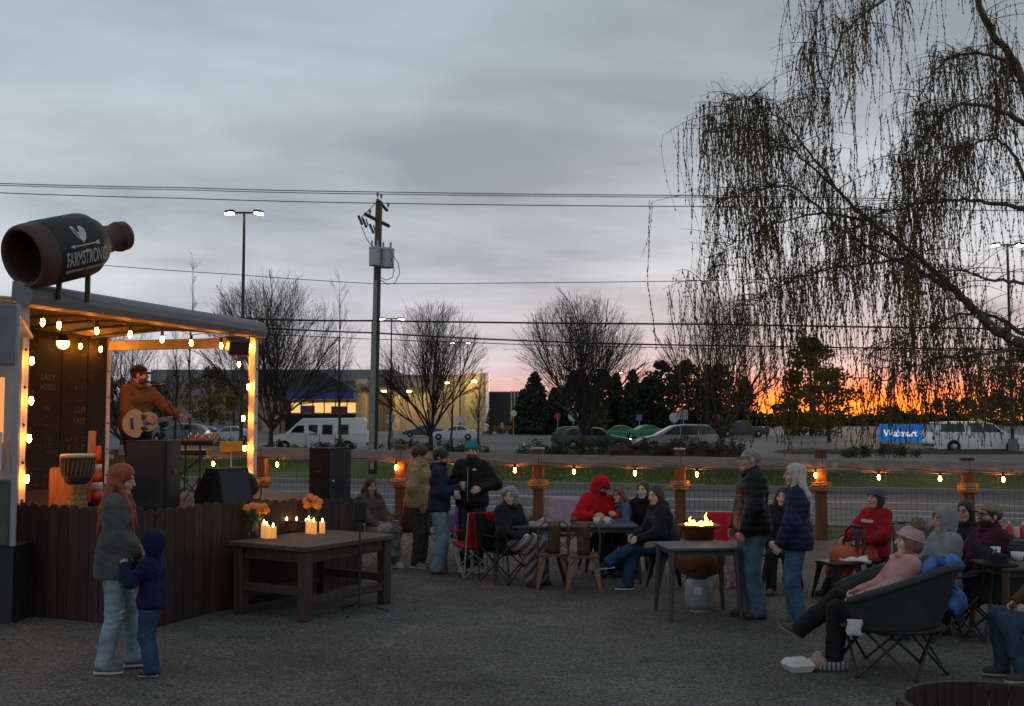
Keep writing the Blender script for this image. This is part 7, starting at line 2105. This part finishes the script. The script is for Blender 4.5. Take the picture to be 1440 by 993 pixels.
# blue jacket over the back of the big chair
mb = MB()
def bj(u, v):
    return (-.10 + u * .26 + .05 * math.sin(8 * v + 2), -.04 * math.sin(u * 9) - .05 * math.sin(pi * u) - .03, .02 - v * .42 + .04 * math.sin(11 * u))
mb.grid(bj, 16, 16, .03); p = GP(1303, 9.25); o = obj('blue_jacket', mb, mat('blue_nylon', (.035, .13, .34), .45, var=.6, scale=9, bump=.5), None, True, loc=(p[0] + .02, p[1] - .05, .93)); tag(o, 'crumpled bright blue jacket hung over the big black chair', 'jacket')
mb = MB(); mb.grid(lambda u, v: ((u - .5) * .12 + .01 * math.sin(7 * v), .01 * math.sin(6 * u), -v * .13), 6, 6, .004); o = obj('paper_tag', mb, mat('paper', (.55, .54, .52), .8), None, True, loc=D(1201, 871, 8.98)); tag(o, 'white paper tag hanging from the big black chair', 'tag')
mb = MB(); mb.grid(lambda u, v: ((u - .5) * .22, (v - .5) * .16, .03 * math.sin(5 * u) * math.sin(6 * v) + .03), 8, 8, .006); o = obj('napkin', mb, mat('paper', (.55, .54, .52), .8), None, True, loc=D(1203, 792, 9.35)); tag(o, 'crumpled white napkin on the bobble hat person\'s lap', 'napkin')
# things on the ground beside the chair
b = G(1122, 943); t = thing('takeaway_box', 'white foam takeaway box on the ground', 'box', b, .25)
mb = MB(); mb.add([(-.085, -.08, 0), (.085, -.08, 0), (.085, .08, 0), (-.085, .08, 0), (-.11, -.10, .05), (.11, -.10, .05), (.11, .10, .05), (-.11, .10, .05)], [(0, 3, 2, 1), (0, 1, 5, 4), (1, 2, 6, 5), (2, 3, 7, 6), (3, 0, 4, 7)]); obj('tray', mb, mat('foam', (.55, .55, .53), .7, var=.05), t)
mb = MB(); mb.add([(-.11, -.10, .052), (.11, -.10, .052), (.11, .10, .052), (-.11, .10, .052), (-.08, -.07, .10), (.08, -.07, .10), (.08, .07, .10), (-.08, .07, .10)], [(4, 5, 6, 7), (0, 1, 5, 4), (1, 2, 6, 5), (2, 3, 7, 6), (3, 0, 4, 7)]); obj('lid', mb, MATS['foam'], t)
o = sdf_obj('pink_bag', [cap((-.05, 0, .05), (.07, 0, .06), .05, .055), cap((.02, 0, .06), (.05, .02, .13), .05, .03)], .012, mat('pink_bag', (.36, .19, .17), .8, var=.2), None, .03, wrinkle(.006, 1.5, 3)); o.location = tuple(G(1143, 943)); tag(o, 'small pink cloth bag on the ground beside the takeaway box', 'bag')
o = sdf_obj('striped_slipper', [cap((-.09, 0, .035), (.10, .02, .04), .035, .045)], .011, stripes('slipper_stripe', [(.05, .02, .03), (.4, .36, .36), (.12, .03, .05), (.35, .3, .3)], 9, (0, 0, .4)), None, .03); o.location = tuple(G(1170, 944)); tag(o, 'striped slipper lying under the big black chair', 'slipper')

# ------------------------------------------------------------------ the guitarist
gl = GP(194, 14.55, DECK)
I = person('bearded guitarist in brown jacket and dark cap singing on stage', gl, -2.30, 1.74, head=(.95, .02, 0), lean=(0, .02), hands={1: (.06, .29, 1.06), -1: (-.40, .36, 1.10)}, elbows={1: (.9, -.3, -.6), -1: (-.7, -.1, -1)}, top=dict(col=(.17, .070, .028), fat=.028, hem=-.03, collar=True), legs=dict(col=(.03, .03, .035), fat=.02), shoes=dict(col=(.05, .03, .02)), hair=dict(style='short', col=(.05, .03, .02)), hat=dict(kind='cap', col=(.012, .011, .012)), beard=(.10, .055, .03), skin='ruddy', h=.013)
cg = rotz(-2.30) @ np.array((.12, .25, 1.00)) + gl
t = thing('acoustic_guitar', 'acoustic guitar with pale top held by the guitarist', 'guitar', cg, -2.30)
GMt = roty(.13) * 1.06
# local: neck towards -x, front +y
out = []
for a in np.linspace(0, 2 * pi, 44, endpoint=False):
    x = .25 * math.cos(a); base = .19 if x > 0 else .145; w = base * math.sin(a) * (1 - .22 * math.exp(-((x + .03) / .07) ** 2)); out.append((x, w))
Mg = GMt @ np.array(((1, 0, 0), (0, 0, 1), (0, 1, 0)), float)
mb = MB(); mb.prism(out[::-1], -.05, .045, Mg); obj('body', mb, wood('guitar_side', (.12, .045, .018)), t)
mb = MB(); mb.prism([(x * .985, w * .98) for x, w in out][::-1], .045, .051, Mg); tp = obj('soundboard', mb, mat('spruce', (.52, .32, .15), .35, var=.1, stretch=(1, 1, 12)), t)
mb = MB(); mb.lathe([(.048, .0515), (.001, .0517)], 20, Mg, Mg @ np.array((-.07, 0, 0)), caps=False); obj('sound_hole', mb, M_BLACK, tp)
mb = MB(); mb.box(Mg @ np.array((.12, 0, .056)), (.03, .012, .14), GMt); obj('bridge', mb, wood('bridge', (.03, .02, .015)), tp)
mb = MB(); mb.prism([(-.10, -.10), (-.02, -.11), (.02, -.06), (-.05, -.05)], .0515, .0535, Mg); obj('pickguard', mb, M_BLACK, tp)
mb = MB(); mb.box(Mg @ np.array((-.45, 0, .050)), (.46, .026, .054), GMt, .006); nk = obj('neck', mb, wood('guitar_neck', (.05, .028, .018)), t)
mb = MB(); mb.box(Mg @ np.array((-.755, 0, .045)), (.15, .018, .075), GMt, .006); obj('headstock', mb, wood('guitar_neck', ()), t)
for k in range(3):
    for s in (-1, 1): mb = MB(); mb.ell(Mg @ np.array((-.71 - k * .045, s * .05, .045)), .011, 6, 4); obj('tuning_peg', mb, M_CHROME, t)
for k in range(6): tube_obj('string', [Mg @ np.array((.12, -.03 + k * .012, .064)), Mg @ np.array((-.69, -.02 + k * .008, .079))], .0012, M_CHROME, t, 3)
